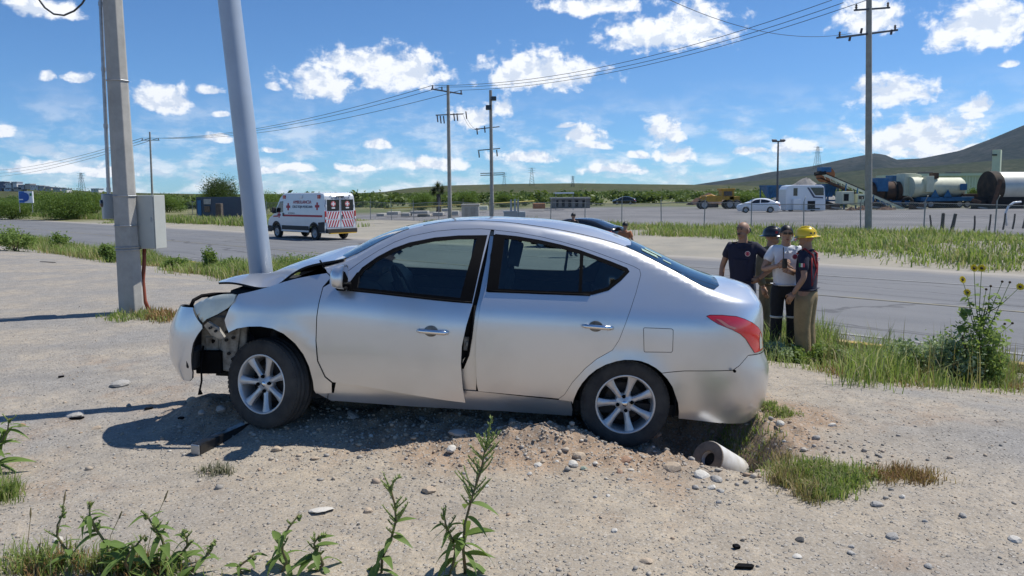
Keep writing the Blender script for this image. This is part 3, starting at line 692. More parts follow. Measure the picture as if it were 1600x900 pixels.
# inner dark shell behind the panel gaps, with wheel openings; B pillar in body colour
inner_poly = [(2.26, .24), (.42, .22), (.40, .40), (.30, .58), (.1, .69), (-.1, .69), (-.3, .58), (-.42, .40), (-.45, .25), (-.9, .2), (-.9, .95), (-.4, 1.0), (.1, 1.02), (2.2, 1.0), (2.30, .75), (2.27, .5)]
panel('inner_body', UZ(inner_poly), (), M_dark, 0, 0, .07, None, .075)
panel('inner_body', UZ([(1.25, .3), (.95, .3), (.90, 1.50), (1.16, 1.50)]), (), M_dark, 0, 0, .06, None, .05)
panel('door_pillar', UZ([(1.20, .36), (1.085, .35), (1.09, .62), (1.085, .80), (1.05, 1.06), (1.02, 1.3), (1.00, 1.50), (1.045, 1.50), (1.06, 1.3), (1.095, 1.05), (1.135, .84), (1.15, .72), (1.14, .64), (1.19, .58)]), (), M_silver, .01, 0, .04, None, .028, (1,))
MB().tube([(1.125, .835, .98), (1.14, .835, .75), (1.155, .83, .62), (1.19, .82, .52)], .012, 6).build('door_seal', M_trim, car, True)
MB().box((1.165, .815, .70), (.05, .02, .10)).box((1.165, .825, .70), (.02, .02, .03)).build('door_striker', M_steel, car, bevel=.004)
# floor pan, cabin lining, dashboard
MB().box((.95, 0, .27), (3.1, 1.50, .08)).box((-.60, 0, .40), (.6, 1.1, .26)).box((2.75, 0, .40), (.7, .9, .25)).build('underbody', M_dark, car)
MB().box((1.35, 0, .45), (1.75, 1.46, .06)).box((.05, 0, .75), (.06, 1.42, .55), (0, .25, 0)).box((-.38, 0, 1.10), (.62, 1.30, .03), (0, -.10, 0)).build('cabin_floor', M_cabin, car)
db = MB(); dash = [(1.72, .62), (2.30, .60), (2.30, 1.08), (2.10, 1.13), (1.86, 1.10), (1.76, 1.02), (1.74, .86)]
db.prism(dash, -.70, .70, Matrix(((1, 0, 0, 0), (0, 0, -1, 0), (0, 1, 0, 0), (0, 0, 0, 1)))); db.box((1.95, .36, 1.14), (.22, .34, .05)).box((1.55, 0, .60), (.7, .2, .22)).build('dashboard', M_cabin, car, bevel=.03)
for sd in (1, -1):
    MB().box((1.55, sd*.755, .82), (1.0, .03, .36)).box((1.5, sd*.71, .86), (.45, .08, .05)).build('door_lining', M_cabin, car, bevel=.012)
    MB().box((.62, sd*.755, .84), (.75, .03, .40)).build('door_lining', M_cabin, car, bevel=.012)
    # roof lining edge, seats
    st = MB().box((1.25, sd*.36, .60), (.50, .48, .20), (0, -.08, 0)).box((.98, sd*.36, .92), (.15, .47, .62), (0, -.24, 0)).build('front_seat', M_seat, car, bevel=.06, seg=4)
    MB().box((.85, sd*.36, 1.33), (.09, .26, .17), (0, -.18, 0)).tube([(.90, sd*.36+.05, 1.18), (.87, sd*.36+.05, 1.27)], .006, 6).tube([(.90, sd*.36-.05, 1.18), (.87, sd*.36-.05, 1.27)], .006, 6).build('head_rest', M_seat, st, bevel=.03, seg=3)
    MB().box((-.02, sd*.36, 1.30), (.08, .24, .13), (0, -.2, 0)).build('head_rest', M_seat, car, bevel=.03, seg=3)
MB().box((.34, 0, .64), (.50, 1.30, .20), (0, -.06, 0)).box((.06, 0, .96), (.15, 1.32, .62), (0, -.30, 0)).build('rear_seat', M_seat, car, bevel=.05, seg=4)
sw = MB(); SWM = Matrix.Translation((1.70, .36, 1.02)) @ Matrix.Rotation(R(-62), 4, 'Y')
ringp = [SWM @ Vector((.18*math.cos(a), .18*math.sin(a), 0)) for a in np.linspace(0, 2*math.pi, 29)]
sw.tube(ringp, .015, 8); sw.add([SWM @ v for v in MB().box((0, 0, -.02), (.16, .20, .06)).v], MB().box((0, 0, 0), (1, 1, 1)).f)
sw.add([SWM @ v for v in MB().box((0, 0, -.01), (.34, .05, .02)).v], MB().box((0, 0, 0), (1, 1, 1)).f)
sw.build('steering_wheel', M_trim, car, True)
MB().box((1.70, 0, 1.35), (.03, .22, .07)).tube([(1.72, 0, 1.36), (1.78, 0, 1.43)], .01, 6).build('cabin_mirror', M_trim, car, bevel=.01)
# headliner: dark lining under the roof
V2, T = fill([tuple(q) for q in TOP([(1.66, .05), (1.70, 1), (-.05, 1), (0, .05)])], (), .08); P = carF(V2[:, 0], V2[:, 1]); P[:, 2] -= .03
V = np.concatenate([P, P*np.array([1, -1, 1])]); tris_obj('head_lining', V, np.concatenate([T, T[:, ::-1]+len(P)]), mat('headliner_cloth', (.22, .22, .21), .95, noise=.1), car, True)
# exterior mirrors
for i, sd in enumerate((1, -1)):
    mm_ = MB(); prof = [(-.105, .02), (-.085, .075), (-.03, .10), (.05, .098), (.095, .07), (.105, 0), (.095, -.055), (.03, -.075), (-.06, -.072), (-.10, -.045)]
    n = len(prof); V = []; F_ = []
    layers = [(0.0, 1.0), (.03, .98), (.07, .86), (.095, .55), (.103, .2)]
    for dx, sc_ in layers:
        for a, b in prof: V.append((2.03+dx, sd*(.925+a*sc_), 1.135+b*sc_))
    for k in range(len(layers)-1):
        for j in range(n): F_.append((k*n+j, k*n+(j+1) % n, (k+1)*n+(j+1) % n, (k+1)*n+j))
    F_.append(tuple(range((len(layers)-1)*n, len(layers)*n))); F_.append(tuple(range(n)))
    mm_.add(V, F_); mo = mm_.build('door_mirror', M_silver, door_f[i], True)
    MB().add([(2.028, sd*(.925+a*.86), 1.135+b*.86) for a, b in prof], [tuple(range(n))]).build('mirror_glass', M_mirror, mo)
    MB().box((2.06, sd*.84, 1.075), (.11, .12, .05), (0, 0, sd*.2)).box((2.05, sd*.90, 1.065), (.07, .14, .025)).build('mirror_foot', M_trim, mo, bevel=.012)
# door handles
for i, sd in enumerate((1, -1)):
    for u, z, dr, fnn, tilt in ((1.41, .835, door_f[i], door_fn, .0), (.245, .878, door_r[i], None, .0)):
        base = carF(np.array([u]), np.array([z])); base = fnn(base, sd)[0] if fnn else base[0]
        y = base[1]; zz = base[2]; uu = base[0]
        h = MB(); pts = [(uu+.105, sd*(y+.012), zz), (uu+.085, sd*(y+.030), zz+.002), (uu+.03, sd*(y+.036), zz+.002), (uu-.03, sd*(y+.036), zz), (uu-.085, sd*(y+.031), zz-.002), (uu-.11, sd*(y+.012), zz-.004)]
        h.tube(pts, [.011, .016, .0165, .0165, .0185, .014], 10); hd = h.build('door_handle', M_chrome, dr, True)
        cup = MB().lathe([(.001, .0012), (.03, .0016), (.047, .002), (.05, .0)], 24, Matrix.Translation((uu+.01, sd*(y+.0015), zz)) @ Matrix.Rotation(-sd*math.pi/2, 4, 'X') @ Matrix.Diagonal((1, .8, 1, 1)))
        cup.build('cup_shade_disc', M_steel, hd, True)  # flat grey disc, its tone stands in for the shaded recess
# wheels
def wheel(name, loc, steer, sd, camber=0.0):
    w = bpy.data.objects.new(name, None); COL.objects.link(w); w.parent = car; w.location = loc
    w.rotation_euler = (camber, 0, steer); w.scale = (1.07, 1.07, 1.07)
    Mx = Matrix.Rotation(-sd*math.pi/2, 4, 'X')     # lathe axis +z -> outward (sd*y)
    ty = MB(); prof = [(.196, .085), (.205, .094), (.225, .098), (.255, .101), (.280, .096), (.297, .086), (.306, .070), (.308, .052), (.3015, .050), (.3015, .044), (.3095, .042), (.310, .012), (.3035, .010), (.3035, .004), (.310, .002)]
    prof = prof+[(r, -z) for r, z in prof[::-1]]
    ty.lathe(prof, 56, Mx, close=True); t = ty.build('tyre', M_rubber, w, True)
    # tread blocks on the shoulder
    tb = MB()
    for k in range(60):
        a = 2*math.pi*k/60
        for zz in (.078, -.078): tb.add([Mx @ (Matrix.Rotation(a, 3, 'Z') @ v) for v in MB().box((.2935, 0, zz), (.014, .019, .020)).v], MB().box((0, 0, 0), (1, 1, 1)).f)
    tag(tb.build('tread_blocks', M_rubber, t), kind='stuff')
    rm = MB(); rm.lathe([(.203, .082), (.207, .092), (.200, .096), (.191, .092), (.186, .070), (.180, .045), (.176, -.06), (.19, -.09), (.2, -.09)], 56, Mx); rim = rm.build('rim', M_rim, w, True)
    MB().lathe([(.001, -.005), (.13, -.005), (.14, -.02), (.001, -.02)], 32, Mx).lathe([(.001, .0), (.07, .0), (.075, -.03)], 24, Mx).build('brake_disc', M_brake, w)
    MB().lathe([(.14, -.03), (.178, -.035), (.178, -.09), (.05, -.09)], 32, Mx).build('wheel_back', M_dark, w)
    for k in range(7):
        a = 2*math.pi*(k+.25)/7+math.pi/2; V = []
        for r, hw, zf, zb in ((.03, .020, .060, .01), (.055, .021, .064, .015), (.09, .0185, .069, .025), (.135, .022, .077, .035), (.172, .029, .083, .045), (.190, .036, .086, .05)):
            V += [(r, -hw, zf-.010), (r, -hw*.45, zf), (r, hw*.45, zf), (r, hw, zf-.010), (r, hw*.9, zb), (r, -hw*.9, zb)]
        F_ = [(i*6+j, i*6+(j+1) % 6, (i+1)*6+(j+1) % 6, (i+1)*6+j) for i in range(5) for j in range(6)]+[(5, 4, 3, 2, 1, 0)]
        MB().add([Mx @ (Matrix.Rotation(a, 3, 'Z') @ Vector(v)) for v in V], F_).build('spoke', M_rim, rim, auto=35)
    MB().lathe([(.001, .071), (.022, .071), (.028, .066), (.055, .062), (.066, .055), (.068, .02)], 28, Mx).build('hub', M_rim, rim, True)
    MB().lathe([(.001, .076), (.017, .0755), (.021, .070)], 20, Mx).build('centre_cap', M_chrome, rim, True)
    for k in range(4):
        a = 2*math.pi*k/4+.2; p = (.049*math.cos(a), .049*math.sin(a))
        MB().lathe([(.0125, .060), (.0125, .072), (.0085, .073), (.0085, .082), (.001, .083)], 10, Mx @ Matrix.Translation((p[0], p[1], 0))).build('wheel_nut', M_trim, rim, True)
    return w
wheel('wheel', (0, .705, .31), 0, 1)
wheel('wheel', (0, -.705, .31), 0, -1)
wheel('wheel', (2.605, .69, .31), R(-24), 1, R(3))
wheel('wheel', (2.605, -.70, .36), R(-19), -1)
# wheel housings
for uc, r in ((0, .37), (2.6, .45)):
    for sd in (1, -1):
        V = []; F_ = []; n = 20
        for k in range(n+1):
            a = math.pi*(1.18*k/n-.09) if uc < 1 else math.pi*(.30+.79*k/n)
            for y in (.80, .50): V.append((uc+r*math.cos(a), sd*y, .33+r*math.sin(a)))
        F_ = [(2*k, 2*k+1, 2*k+3, 2*k+2) for k in range(n)]
        c = len(V); V.append((uc, sd*.5, .33)); F_ += [(2*k+1, c, 2*k+3) for k in range(n)]
        if uc > 1: F_ = F_[:13]+F_[n:n+13] if False else F_
        MB().add(V, F_).build('wheel_housing', M_dark, car, True)
# axle stubs / struts
for uc in (0, 2.605):
    MB().tube([(uc, -.62, .31), (uc, .62, .31)], .03, 10).tube([(uc, .56, .31), (uc+.03, .52, .75)], .035, 10).tube([(uc, -.56, .31), (uc+.03, -.52, .75)], .035, 10).build('axle', M_brake, car, True)
# ---- smashed front end
M_lamp_glass = glass_mat('headlamp_glass', (.92, .94, .88), .12)
M_reflector = mat('lamp_reflector', (.62, .63, .52), .4, .1, noise=.35, nscale=14)
hl = [(3.172, .858), (3.12, .893), (3.059, .925), (2.99, .952), (2.929, .970), (2.86, .975), (2.826, .968), (2.832, .92), (2.878, .868), (2.95, .82), (3.042, .772), (3.069, .746), (3.131, .80)]
def hl_fn(P, sd): P = P.copy(); P[:, 1] += .008; return P
M_sunlit_lens = mat('sunlit_lens', (.80, .82, .70), .16, coat=1.0, noise=.15, nscale=9); M_sunlit_lens.node_tree.nodes['Principled BSDF'].inputs['Alpha'].default_value = .8  # pale, mostly opaque cover; sunlight on the lamp is put into its colour
hp = panel('head_lamp', UZ(hl), (), M_reflector, .03, .004, .025, hl_fn, .03, (1,))[0]
panel('lamp_cover', UZ(hl), (), M_sunlit_lens, 0, .002, .03, hl_fn, .002, (1,), hp)
panel('indicator_bulb', UZ([(3.02, .86), (3.00, .85), (2.985, .89), (3.0, .925), (3.015, .90)]), (), M_chrome, .004, 0, .02, hl_fn, .022, (1,), hp)
bump_f = [(3.172, .852), (3.131, .795), (3.069, .741), (3.065, .72), (3.10, .675), (3.141, .60), (3.158, .52), (3.160, .44), (3.155, .38), (3.165, .33), (3.20, .295), (3.26, .285)]
bf = [tuple(p) for p in UZ(bump_f)]; SF = U0F+LDF
bf += [(SF-.30, .27), (SF-.14, .26), (SF, .26), (SF, .74), (SF-.12, .80)]
def bump_fn(P, sd):
    P = P.copy()
    if sd > 0: P[:, 1] += .018; P[:, 2] -= .01
    else:       # far half is stove in by the pole
        d = np.exp(-.5*((P[:, 1]-.44)/.30)**2); P[:, 0] -= .62*d*ease(2.7, 3.3, P[:, 0]); P[:, 2] += .02*np.sin(P[:, 1]*21)
    j = ease(.30, .0, P[:, 1]); P[:, 0] -= .38*j*(1 if sd > 0 else .0)+ (0 if sd > 0 else .05*j)
    return P
panel('front_bumper', bf, (), gap=0, fn=bump_fn, step=.04)
# bonnet: pushed back, buckled into a tent and sprung open at its front edge
hn = 34; hmn = 26; V = np.zeros((hn, hmn, 3))
hu = pchip([0, .15, .35, .55, .75, .9, 1.0], [3.03, 2.90, 2.70, 2.52, 2.36, 2.22, 2.10])
hz_near = pchip([0, .12, .3, .45, .6, .75, 1.0], [1.022, 1.018, 1.010, 1.035, 1.115, 1.175, 1.265])
hz_mid = pchip([0, .12, .3, .45, .6, .75, .92, 1.0], [.995, 1.035, 1.085, 1.125, 1.19, 1.24, 1.283, 1.285])
for i in range(hn):
    t = i/(hn-1); u = float(hu(t))
    for j in range(hmn):
        k = j/(hmn-1); y = .685-(.685*1.96)*k
        edge = abs(2*k-1)
        z = float(hz_near(t))*edge**2.2 + float(hz_mid(t))*(1-edge**2.2)
        z += .018*math.sin(6*k+5*t)*(1-edge)+.012*math.sin(11*t+3*k)
        z += .035*math.exp(-((t-.45)/.12)**2)*math.sin(k*5.0)
        dent = math.exp(-((y+.42)/.22)**2)
        uu = u-.55*dent*(1-t)**1.3 + .04*math.sin(9*k)*(1-t)
        z += .06*dent*(1-t)
        yy = y*(1-.10*(1-t)**2)
        V[i, j] = (uu, yy, z)
ii = np.arange(hn*hmn).reshape(hn, hmn); q = np.stack([ii[:-1, :-1], ii[:-1, 1:], ii[1:, 1:], ii[1:, :-1]], -1).reshape(-1, 4)
Vh = V.reshape(-1, 3)
hood = tris_obj('bonnet', Vh, q[:, ::-1], [M_silver, M_dark], car, True); solid(hood, .016, -1, 1)
if np.cross(Vh[q[0, 1]]-Vh[q[0, 0]], Vh[q[0, 2]]-Vh[q[0, 0]])[2] > 0: hood.data.flip_normals()
# engine bay contents and front structure
MB().box((2.5, 0.05, .70), (.62, .85, .40)).box((2.70, .45, .80), (.35, .25, .22)).box((2.3, 0, .92), (.25, 1.25, .22)).box((2.74, .08, .93), (.42, 1.10, .09)).build('engine_and_dark_fill', M_dark, car, bevel=.03)  # thin top box is added dark fill for the shade under the bonnet
MB().box((2.36, 0, 1.09), (.34, 1.36, .03), (0, .28, 0)).build('cowl', M_trim, car, bevel=.01)
MB().tube([(2.26, .55, 1.17), (2.20, .20, 1.23), (2.17, -.1, 1.25)], .010, 6).tube([(2.22, .745, 1.19), (2.26, .73, 1.235)], .006, 6).build('wiper', M_trim, car, True)
ap = MB(); ap.box((2.98, .60, .62), (.34, .05, .30)).box((3.06, .60, .50), (.10, .07, .24), (0, .1, 0)).box((2.93, .63, .56), (.13, .03, .40), (0, -.1, 0)).box((3.12, .55, .70), (.18, .12, .06)).box((2.86, .58, .78), (.4, .06, .10))
ap.build('inner_wing', M_steel, car, bevel=.012)
br = MB().add([(3.05, .79, .735), (3.02, .80, .765), (2.94, .81, .725), (2.895, .81, .66), (2.93, .79, .64), (3.0, .78, .665)], [(0, 1, 2, 3, 4, 5)]).build('wing_bracket', mat('galvanised_bracket', (.42, .40, .36), .5, .4, noise=.5, nscale=20), car); solid(br, .02)
for p in ((3.02, .835, .775), (3.0, .84, .72), (2.96, .84, .70)): MB().tube([(p[0], p[1]-.03, p[2]), (p[0], p[1]+.004, p[2])], .010, 8).build('bolt_hole', M_dark, br)
for p in ((2.95, .66, .60), (2.90, .66, .62), (2.93, .66, .50), (2.90, .66, .46), (2.95, .655, .66), (2.88, .655, .69)): MB().tube([(p[0], p[1]-.03, p[2]), (p[0], p[1]+.002, p[2])], .012, 8).build('bolt_hole', M_dark, car)
MB().box((3.07, .60, .43), (.19, .16, .17), (0, .05, 0)).tube([(3.07, .60, .52), (3.05, .62, .60)], .025, 8).build('washer_tank', M_trim, car, bevel=.03, seg=3)
MB().tube([(3.10, .70, .56), (3.105, .72, .42), (3.10, .72, .30), (3.112, .72, .235), (3.108, .72, .20)], [.007, .007, .007, .007, .018], 6).build('dangling_cable', M_trim, car, True)
MB().box((3.17, .25, .46), (.08, 1.0, .14)).box((3.10, .1, .62), (.05, .9, .36)).build('bumper_beam', M_dark, car, bevel=.02)
gr = MB(); gr.tube([(3.235, .60, .835), (3.235, .56, .868), (3.20, .50, .895), (3.14, .42, .90), (3.06, .30, .89)], .014, 8); gr.build('grille_bar', M_trim, car, True)
MB().box((3.15, .42, .83), (.07, .30, .12), (0, 0, .35)).build('grille', M_trim, car, bevel=.02)
# roof aerial, high brake lamp, roof ditch strips
MB().box((.02, .0, 1.545), (.07, .04, .03), (0, .2, 0), .4).build('roof_aerial', M_trim, car, bevel=.008)
for sd in (1, -1):
    us = np.linspace(1.55, .0, 14); P = carF(us, C_ZR(us)+.085)
    MB().tube([(p[0], sd*p[1], p[2]-.001) for p in P], .005, 5).build('roof_strip', M_trim, car, True)
    us = np.linspace(2.05, -.05, 26)
# black seal strip along the belt
for i, sd in enumerate((1, -1)):
    us = np.linspace(2.04, 1.14, 14); P = door_fn(carF(us, us*0+1.043), sd)
    MB().tube([(p[0], sd*(p[1]+.003), p[2]) for p in P], .008, 6).build('belt_strip', M_trim, door_f[i], True)
    us = np.linspace(1.04, .30, 14); P = carF(us, 1.082+(1.04-us)*.014)
    MB().tube([(p[0], sd*(p[1]+.003), p[2]) for p in P], .008, 6).build('belt_strip', M_trim, door_r[i], True)
# ================================================================== things near the car
M_conc = mat('cast_concrete', (.42, .405, .37), .9, noise=.22, nscale=5, bump=.25, bscale=70)
M_conc2 = mat('old_concrete', (.36, .345, .31), .9, noise=.25, nscale=3, bump=.25, bscale=50)
M_polepaint = mat('pole_paint', (.40, .46, .54), .42, .15, coat=.15, noise=.12, nscale=3)
M_galv = mat('galvanised', (.42, .44, .46), .42, .75, noise=.25, nscale=18)
M_cab = mat('cabinet_paint', (.47, .48, .44), .5, noise=.08, nscale=4)
M_meter = mat('meter_paint', (.33, .37, .39), .45, .1, noise=.12, nscale=6)
M_redpipe = mat('red_conduit', (.28, .065, .03), .6, noise=.3, nscale=9)
M_black = mat('black_enamel', (.012, .013, .016), .3, coat=.4, noise=.3, nscale=10)
M_whitepipe = mat('chipped_white_paint', (.74, .75, .76), .45, col2=(.50, .47, .42), nscale=6)
# leaning steel pole struck by the car
pt0, pt1 = at_y(407, 415, 6.58), at_y(358, 0, 6.62); d = (pt1-pt0).normalized()
b0 = pt0 + d*((gz(pt0.x, 6.58)-.10-pt0.z)/d.z); top = b0+d*8.4
lp = empty('street_lamp_pole', b0, 0, 'leaning blue-grey round steel pole rising from the crumpled bonnet', 'pole')
MB().tube([b0+d*t for t in (0, 2, 4, 6, 8.4)], [.100, .0965, .091, .084, .075], 28).build('shaft', M_polepaint, lp, auto=40, origin=b0)
MB().tube([b0+d*.0, b0+d*.03], .19, 20).build('base_plate', M_polepaint, lp, origin=b0)
e = top; MB().tube([e-d*.15, e+d*.25+Vector((.15, .1, 0)), e+d*.45+Vector((.6, .45, 0)), e+d*.5+Vector((1.3, 1, 0))], [.05, .04, .035, .03], 10).build('lamp_arm', M_polepaint, lp, True, origin=b0)
MB().box(e+d*.5+Vector((1.6, 1.25, .0)), (.7, .28, .10), (0, 0, .68)).build('lamp_head', M_galv, lp, bevel=.03, origin=b0)
# octagonal concrete pole with meter box and cabinet
cb = at_z(206, 489, gz(-5.6, 11.2)); c_top = at_y(176, 0, cb.y+.05); cd_ = (c_top-cb).normalized()
cp = empty('concrete_pole', cb, 0, 'tapered octagonal concrete pole carrying a meter box and cabinet at the lot edge', 'pole')
def oct_tube(mb, p0, p1, r0, r1, rot=0.0):
    V = []
    for p, r in ((p0, r0), (p1, r1)):
        for k in range(8): a = math.pi/8+math.pi/4*k+rot; V.append(p+Vector((r*math.cos(a), r*math.sin(a), 0)))
    return mb.add(V, [(k, (k+1) % 8, 8+(k+1) % 8, 8+k) for k in range(8)]+[tuple(reversed(range(8))), tuple(range(8, 16))])
L = 9.5
oct_tube(MB(), cb-cd_*.4, cb+cd_*L,   .180, .095, .34).build('shaft', M_conc, cp, bevel=.008, origin=cb)
def band(z, r, parent):
    p = cb+cd_*z
    ring = [p+Vector((r*math.cos(a), r*math.sin(a), 0)) for a in [math.pi/8+.34+math.pi/4*k for k in range(9)]]
    MB().tube(ring, .008, 6).build('steel_band', M_galv, parent, origin=cb)
for z in (1.76, 1.32, 1.0, .96, 3.45): band(z, .180-.0089*z+.006, cp)
def at_pole(px, py, dy=0.0): return at_y(px, py, cb.y+dy)
# grey cabinet on the near right of the pole
k0, k1 = at_pole(214, 305, .16), at_pole(251, 388, .16); cabc = (k0+k1)/2
cab = empty('cable_cabinet', (cabc.x+.03, cabc.y, k1.z), R(-14), 'tall pale grey metal cabinet strapped to the concrete pole', 'cabinet')
wz = k0.z-k1.z
MB().box((0, .0, wz/2), (.34, .24, wz)).build('housing', M_cab, cab, bevel=.008)
MB().box((0, -.128, wz/2), (.325, .012, wz-.02)).build('cabinet_door', M_cab, cab, bevel=.004)
MB().box((.178, -.125, wz/2), (.012, .02, wz-.01)).build('door_lip', M_cab, cab)
MB().box((.12, -.138, wz*.55), (.02, .012, .06)).build('latch', M_galv, cab, bevel=.003)
MB().box((-.16, .06, wz*.95), (.12, .02, .02)).box((-.16, .06, wz*.05), (.12, .02, .02)).build('bracket', M_galv, cab)
# meter box with conduit on the far left side
k0, k1 = at_pole(160, 303, .12), at_pole(182, 342, .12); mc = (k0+k1)/2; wz = k0.z-k1.z
mt_ = empty('meter_box', (mc.x, mc.y, k1.z), R(38), 'small grey electricity meter box on the left face of the concrete pole', 'meter box')
MB().box((0, 0, wz/2), (.19, .15, wz)).build('housing', M_meter, mt_, bevel=.015, seg=3)
MB().box((-.0, -.08, wz/2), (.17, .02, wz*.96)).build('cover', M_meter, mt_, bevel=.006)
MB().lathe([(.001, .03), (.05, .028), (.058, 0)], 20, Matrix.Translation((-.096, -.01, wz*.62)) @ Matrix.Rotation(-math.pi/2, 4, 'Y')).build('dial_glass', M_black, mt_, True)
q0 = Vector((mc.x-.0, mc.y, k0.z-.02)); q1 = at_y(157, 0, mc.y)
dq = (q1-q0)
co = empty('conduit_pipe', q0, 0, 'thin galvanised conduit pipe running up from the meter box', 'pipe')
MB().tube([q0, q0+dq*.5, q1, q0+dq*1.6], .027, 12).build('pipe', M_galv, co, auto=40, origin=q0)
for t in (.02, .35, .64, .97): MB().tube([q0+dq*t, q0+dq*(t+.02)], .034, 12).build('coupling', M_galv, co, origin=q0)
MB().tube([q0+dq*1.6, q0+dq*1.6+Vector((0, 0, .15)), q0+dq*1.6+Vector((-.12, 0, .2)), q0+dq*1.6+Vector((-.2, 0, .1))], .04, 10).build('weather_head', M_galv, co, True, origin=q0)
# red conduit from the cabinet to the ground
r0 = Vector((cabc.x-.10, cabc.y+.02, cab.location.z+.0))
rp = [r0, r0+Vector((-.01, 0, -.2)), r0+Vector((-.045, .0, -.5)), r0+Vector((-.03, 0, -.8)), Vector((r0.x+.03, r0.y, gz(r0.x, r0.y)-.02))]
tag(MB().tube(rp, .028, 10).build('red_conduit', M_redpipe, None, True), 'dull red plastic conduit bending from the cabinet into the ground', 'pipe')
# loose service wire hanging at the top left
tag(MB().tube([at_y(x, y, cb.y+.1) for x, y in ((-900, -420), (-420, -230), (-100, -100), (20, -48), (52, -14), (60, -2), (70, 12), (84, 22), (100, 24), (116, 17), (128, 6), (138, -10), (152, -60), (166, -160), (174, -240))], .014, 6).build('hanging_cable', M_black, None, True), 'black cable loop hanging into the top corner of the sky', 'cable')
# black box-section beam under the front wheel
e0, e1 = at_z(318, 697, -.005), at_z(408, 657, .0); dv = (e1-e0).normalized(); mid = (e0+e1)/2
bm_ = empty('steel_beam', e0, 0, 'black square steel beam jammed under the front wheel', 'beam')
MB().box((.32, 0, .0), (.78, .075, .075)).build('beam', M_black, bm_, bevel=.008)
MB().box((-.076, 0, 0), (.012, .070, .070)).build('beam_end', M_galv, bm_, bevel=.006)
bm_.rotation_euler = dv.to_track_quat('X', 'Z').to_euler()
# white painted pipe stub in the hole
wp = at_z(1106, 716, -.17); ax = Vector((.66, .52, -.50)).normalized(); Mp = Matrix.Translation(Vector((0, 0, 0))) @ ax.to_track_quat('Z', 'Y').to_matrix().to_4x4()
ps = empty('pipe_stub', wp, 0, 'white painted concrete-filled pipe stub lying in the dug hole', 'pipe')
MB().lathe([(.055, .06), (.055, .0), (.118, -.004), (.126, .004), (.1265, .15), (.1265, .36), (.11, .37)], 36, Mp).build('pipe', [M_whitepipe], ps, auto=40)
MB().lathe([(.052, .004), (.055, -.004), (.121, -.008), (.124, .0)], 36, Mp).build('concrete_rim', mat('rusty_rim', (.27, .22, .17), .9, noise=.4, nscale=20), ps)
MB().lathe([(.001, .05), (.056, .05)], 20, Mp).build('bore', M_dark, ps)
# stones
ROCKS = []
for k in range(6):
    bm = bmesh.new(); bmesh.ops.create_icosphere(bm, subdivisions=2, radius=1)
    rg = np.random.default_rng(40+k); sc_ = rg.uniform(.7, 1.2, 3); dirs = [Vector(rg.normal(size=3)).normalized() for _ in range(7)]; cut = rg.uniform(.62, .9, 7)
    for v in bm.verts:
        for dd, c_ in zip(dirs, cut):
            t = v.co.dot(dd)
            if t > c_: v.co -= dd*(t-c_)*.9
        v.co += Vector(rg.normal(size=3))*.025
        v.co = Vector((v.co.x*sc_[0], v.co.y*sc_[1], v.co.z*sc_[2]*.7))
    me = bpy.data.meshes.new('stone'); bm.to_mesh(me); bm.free(); ROCKS.append(me)
def stone_mat(name, a, b): return mat(name, a, .85, noise=.3, nscale=9, col2=b, bump=.3, bscale=30)
SM = {'tan': stone_mat('tan_stone', (.50, .40, .29), (.40, .32, .24)), 'grey': stone_mat('grey_stone', (.42, .40, .37), (.30, .29, .27)), 'white': stone_mat('white_stone', (.62, .59, .53), (.50, .47, .42)), 'red': stone_mat('red_stone', (.40, .25, .165), (.31, .195, .13)), 'dark': stone_mat('dark_stone', (.10, .095, .09), (.06, .06, .06)), 'green': stone_mat('pale_green_stone', (.30, .36, .29), (.22, .27, .22))}
STONES = []
def stone(px, py, wpx, col, label=None, flat=1.0):
    p = at_z(px, py, -.05)
    for _ in range(4): p = at_z(px, py, gz(p.x, p.y))
    r = wpx/1180*p.y/2/1.1
    me = ROCKS[random.randrange(6)]; o = bpy.data.objects.new('stone', me.copy() if False else me); COL.objects.link(o)
    o.scale = (r*random.uniform(.9, 1.15), r*random.uniform(.8, 1.1), r*random.uniform(.75, 1.0)*flat); o.rotation_euler = (random.uniform(-.3, .3), random.uniform(-.3, .3), random.uniform(0, 6.3))
    o.location = (p.x, p.y, p.z+r*.10*flat)
    if not o.data.materials: o.data.materials.append(SM['tan'])
    o.material_slots[0].link = 'OBJECT'; o.material_slots[0].material = SM[col]
    C_ = {'tan': 'tan', 'grey': 'grey', 'white': 'whitish', 'red': 'reddish', 'dark': 'dark', 'green': 'pale green'}[col]; S_ = 'large' if wpx > 23 else 'small' if wpx < 13 else 'middling'
    W_ = ('in the shade by the front wheel' if px < 380 and py < 690 else 'on the open lot at the left' if px < 420 else 'under the front door of the wreck' if px < 690 and py < 705 else 'among the tall weeds in front' if px < 780 and py > 745 else 'beside the shade of the front door' if px < 720
          else 'under the rear door of the wreck' if px < 830 and py < 690 else 'on the soil bank under the rear door' if px < 900 else 'on the soil bank by the rear wheel' if px < 1000 and py < 750 else 'on the bare gravel below the rear wheel' if px < 1060
          else 'in the rubble around the pipe stub' if px < 1140 and py < 775 else 'behind the rear bumper' if py < 700 else 'on the grey gravel towards the corner' if px > 1390 else 'on the gravel below the grass clump')
    STONES.append((px, o)); return tag(o, label or f'{S_} {C_} stone {W_}', 'stone', 'loose stones round the car')
stone(187, 602, 32, 'grey', 'grey lump of rubble alone on the lot left of the bumper'); stone(118, 648, 30, 'grey', 'flat grey chunk with dark shadow side, far left of the wrecked car', .7)
stone(1050, 733, 32, 'tan', 'rounded tan cobble beside the white pipe stub'); stone(1025, 680, 20, 'red'); stone(976, 720, 26, 'red', 'brown clod on the crest of soil behind the rear wheel')
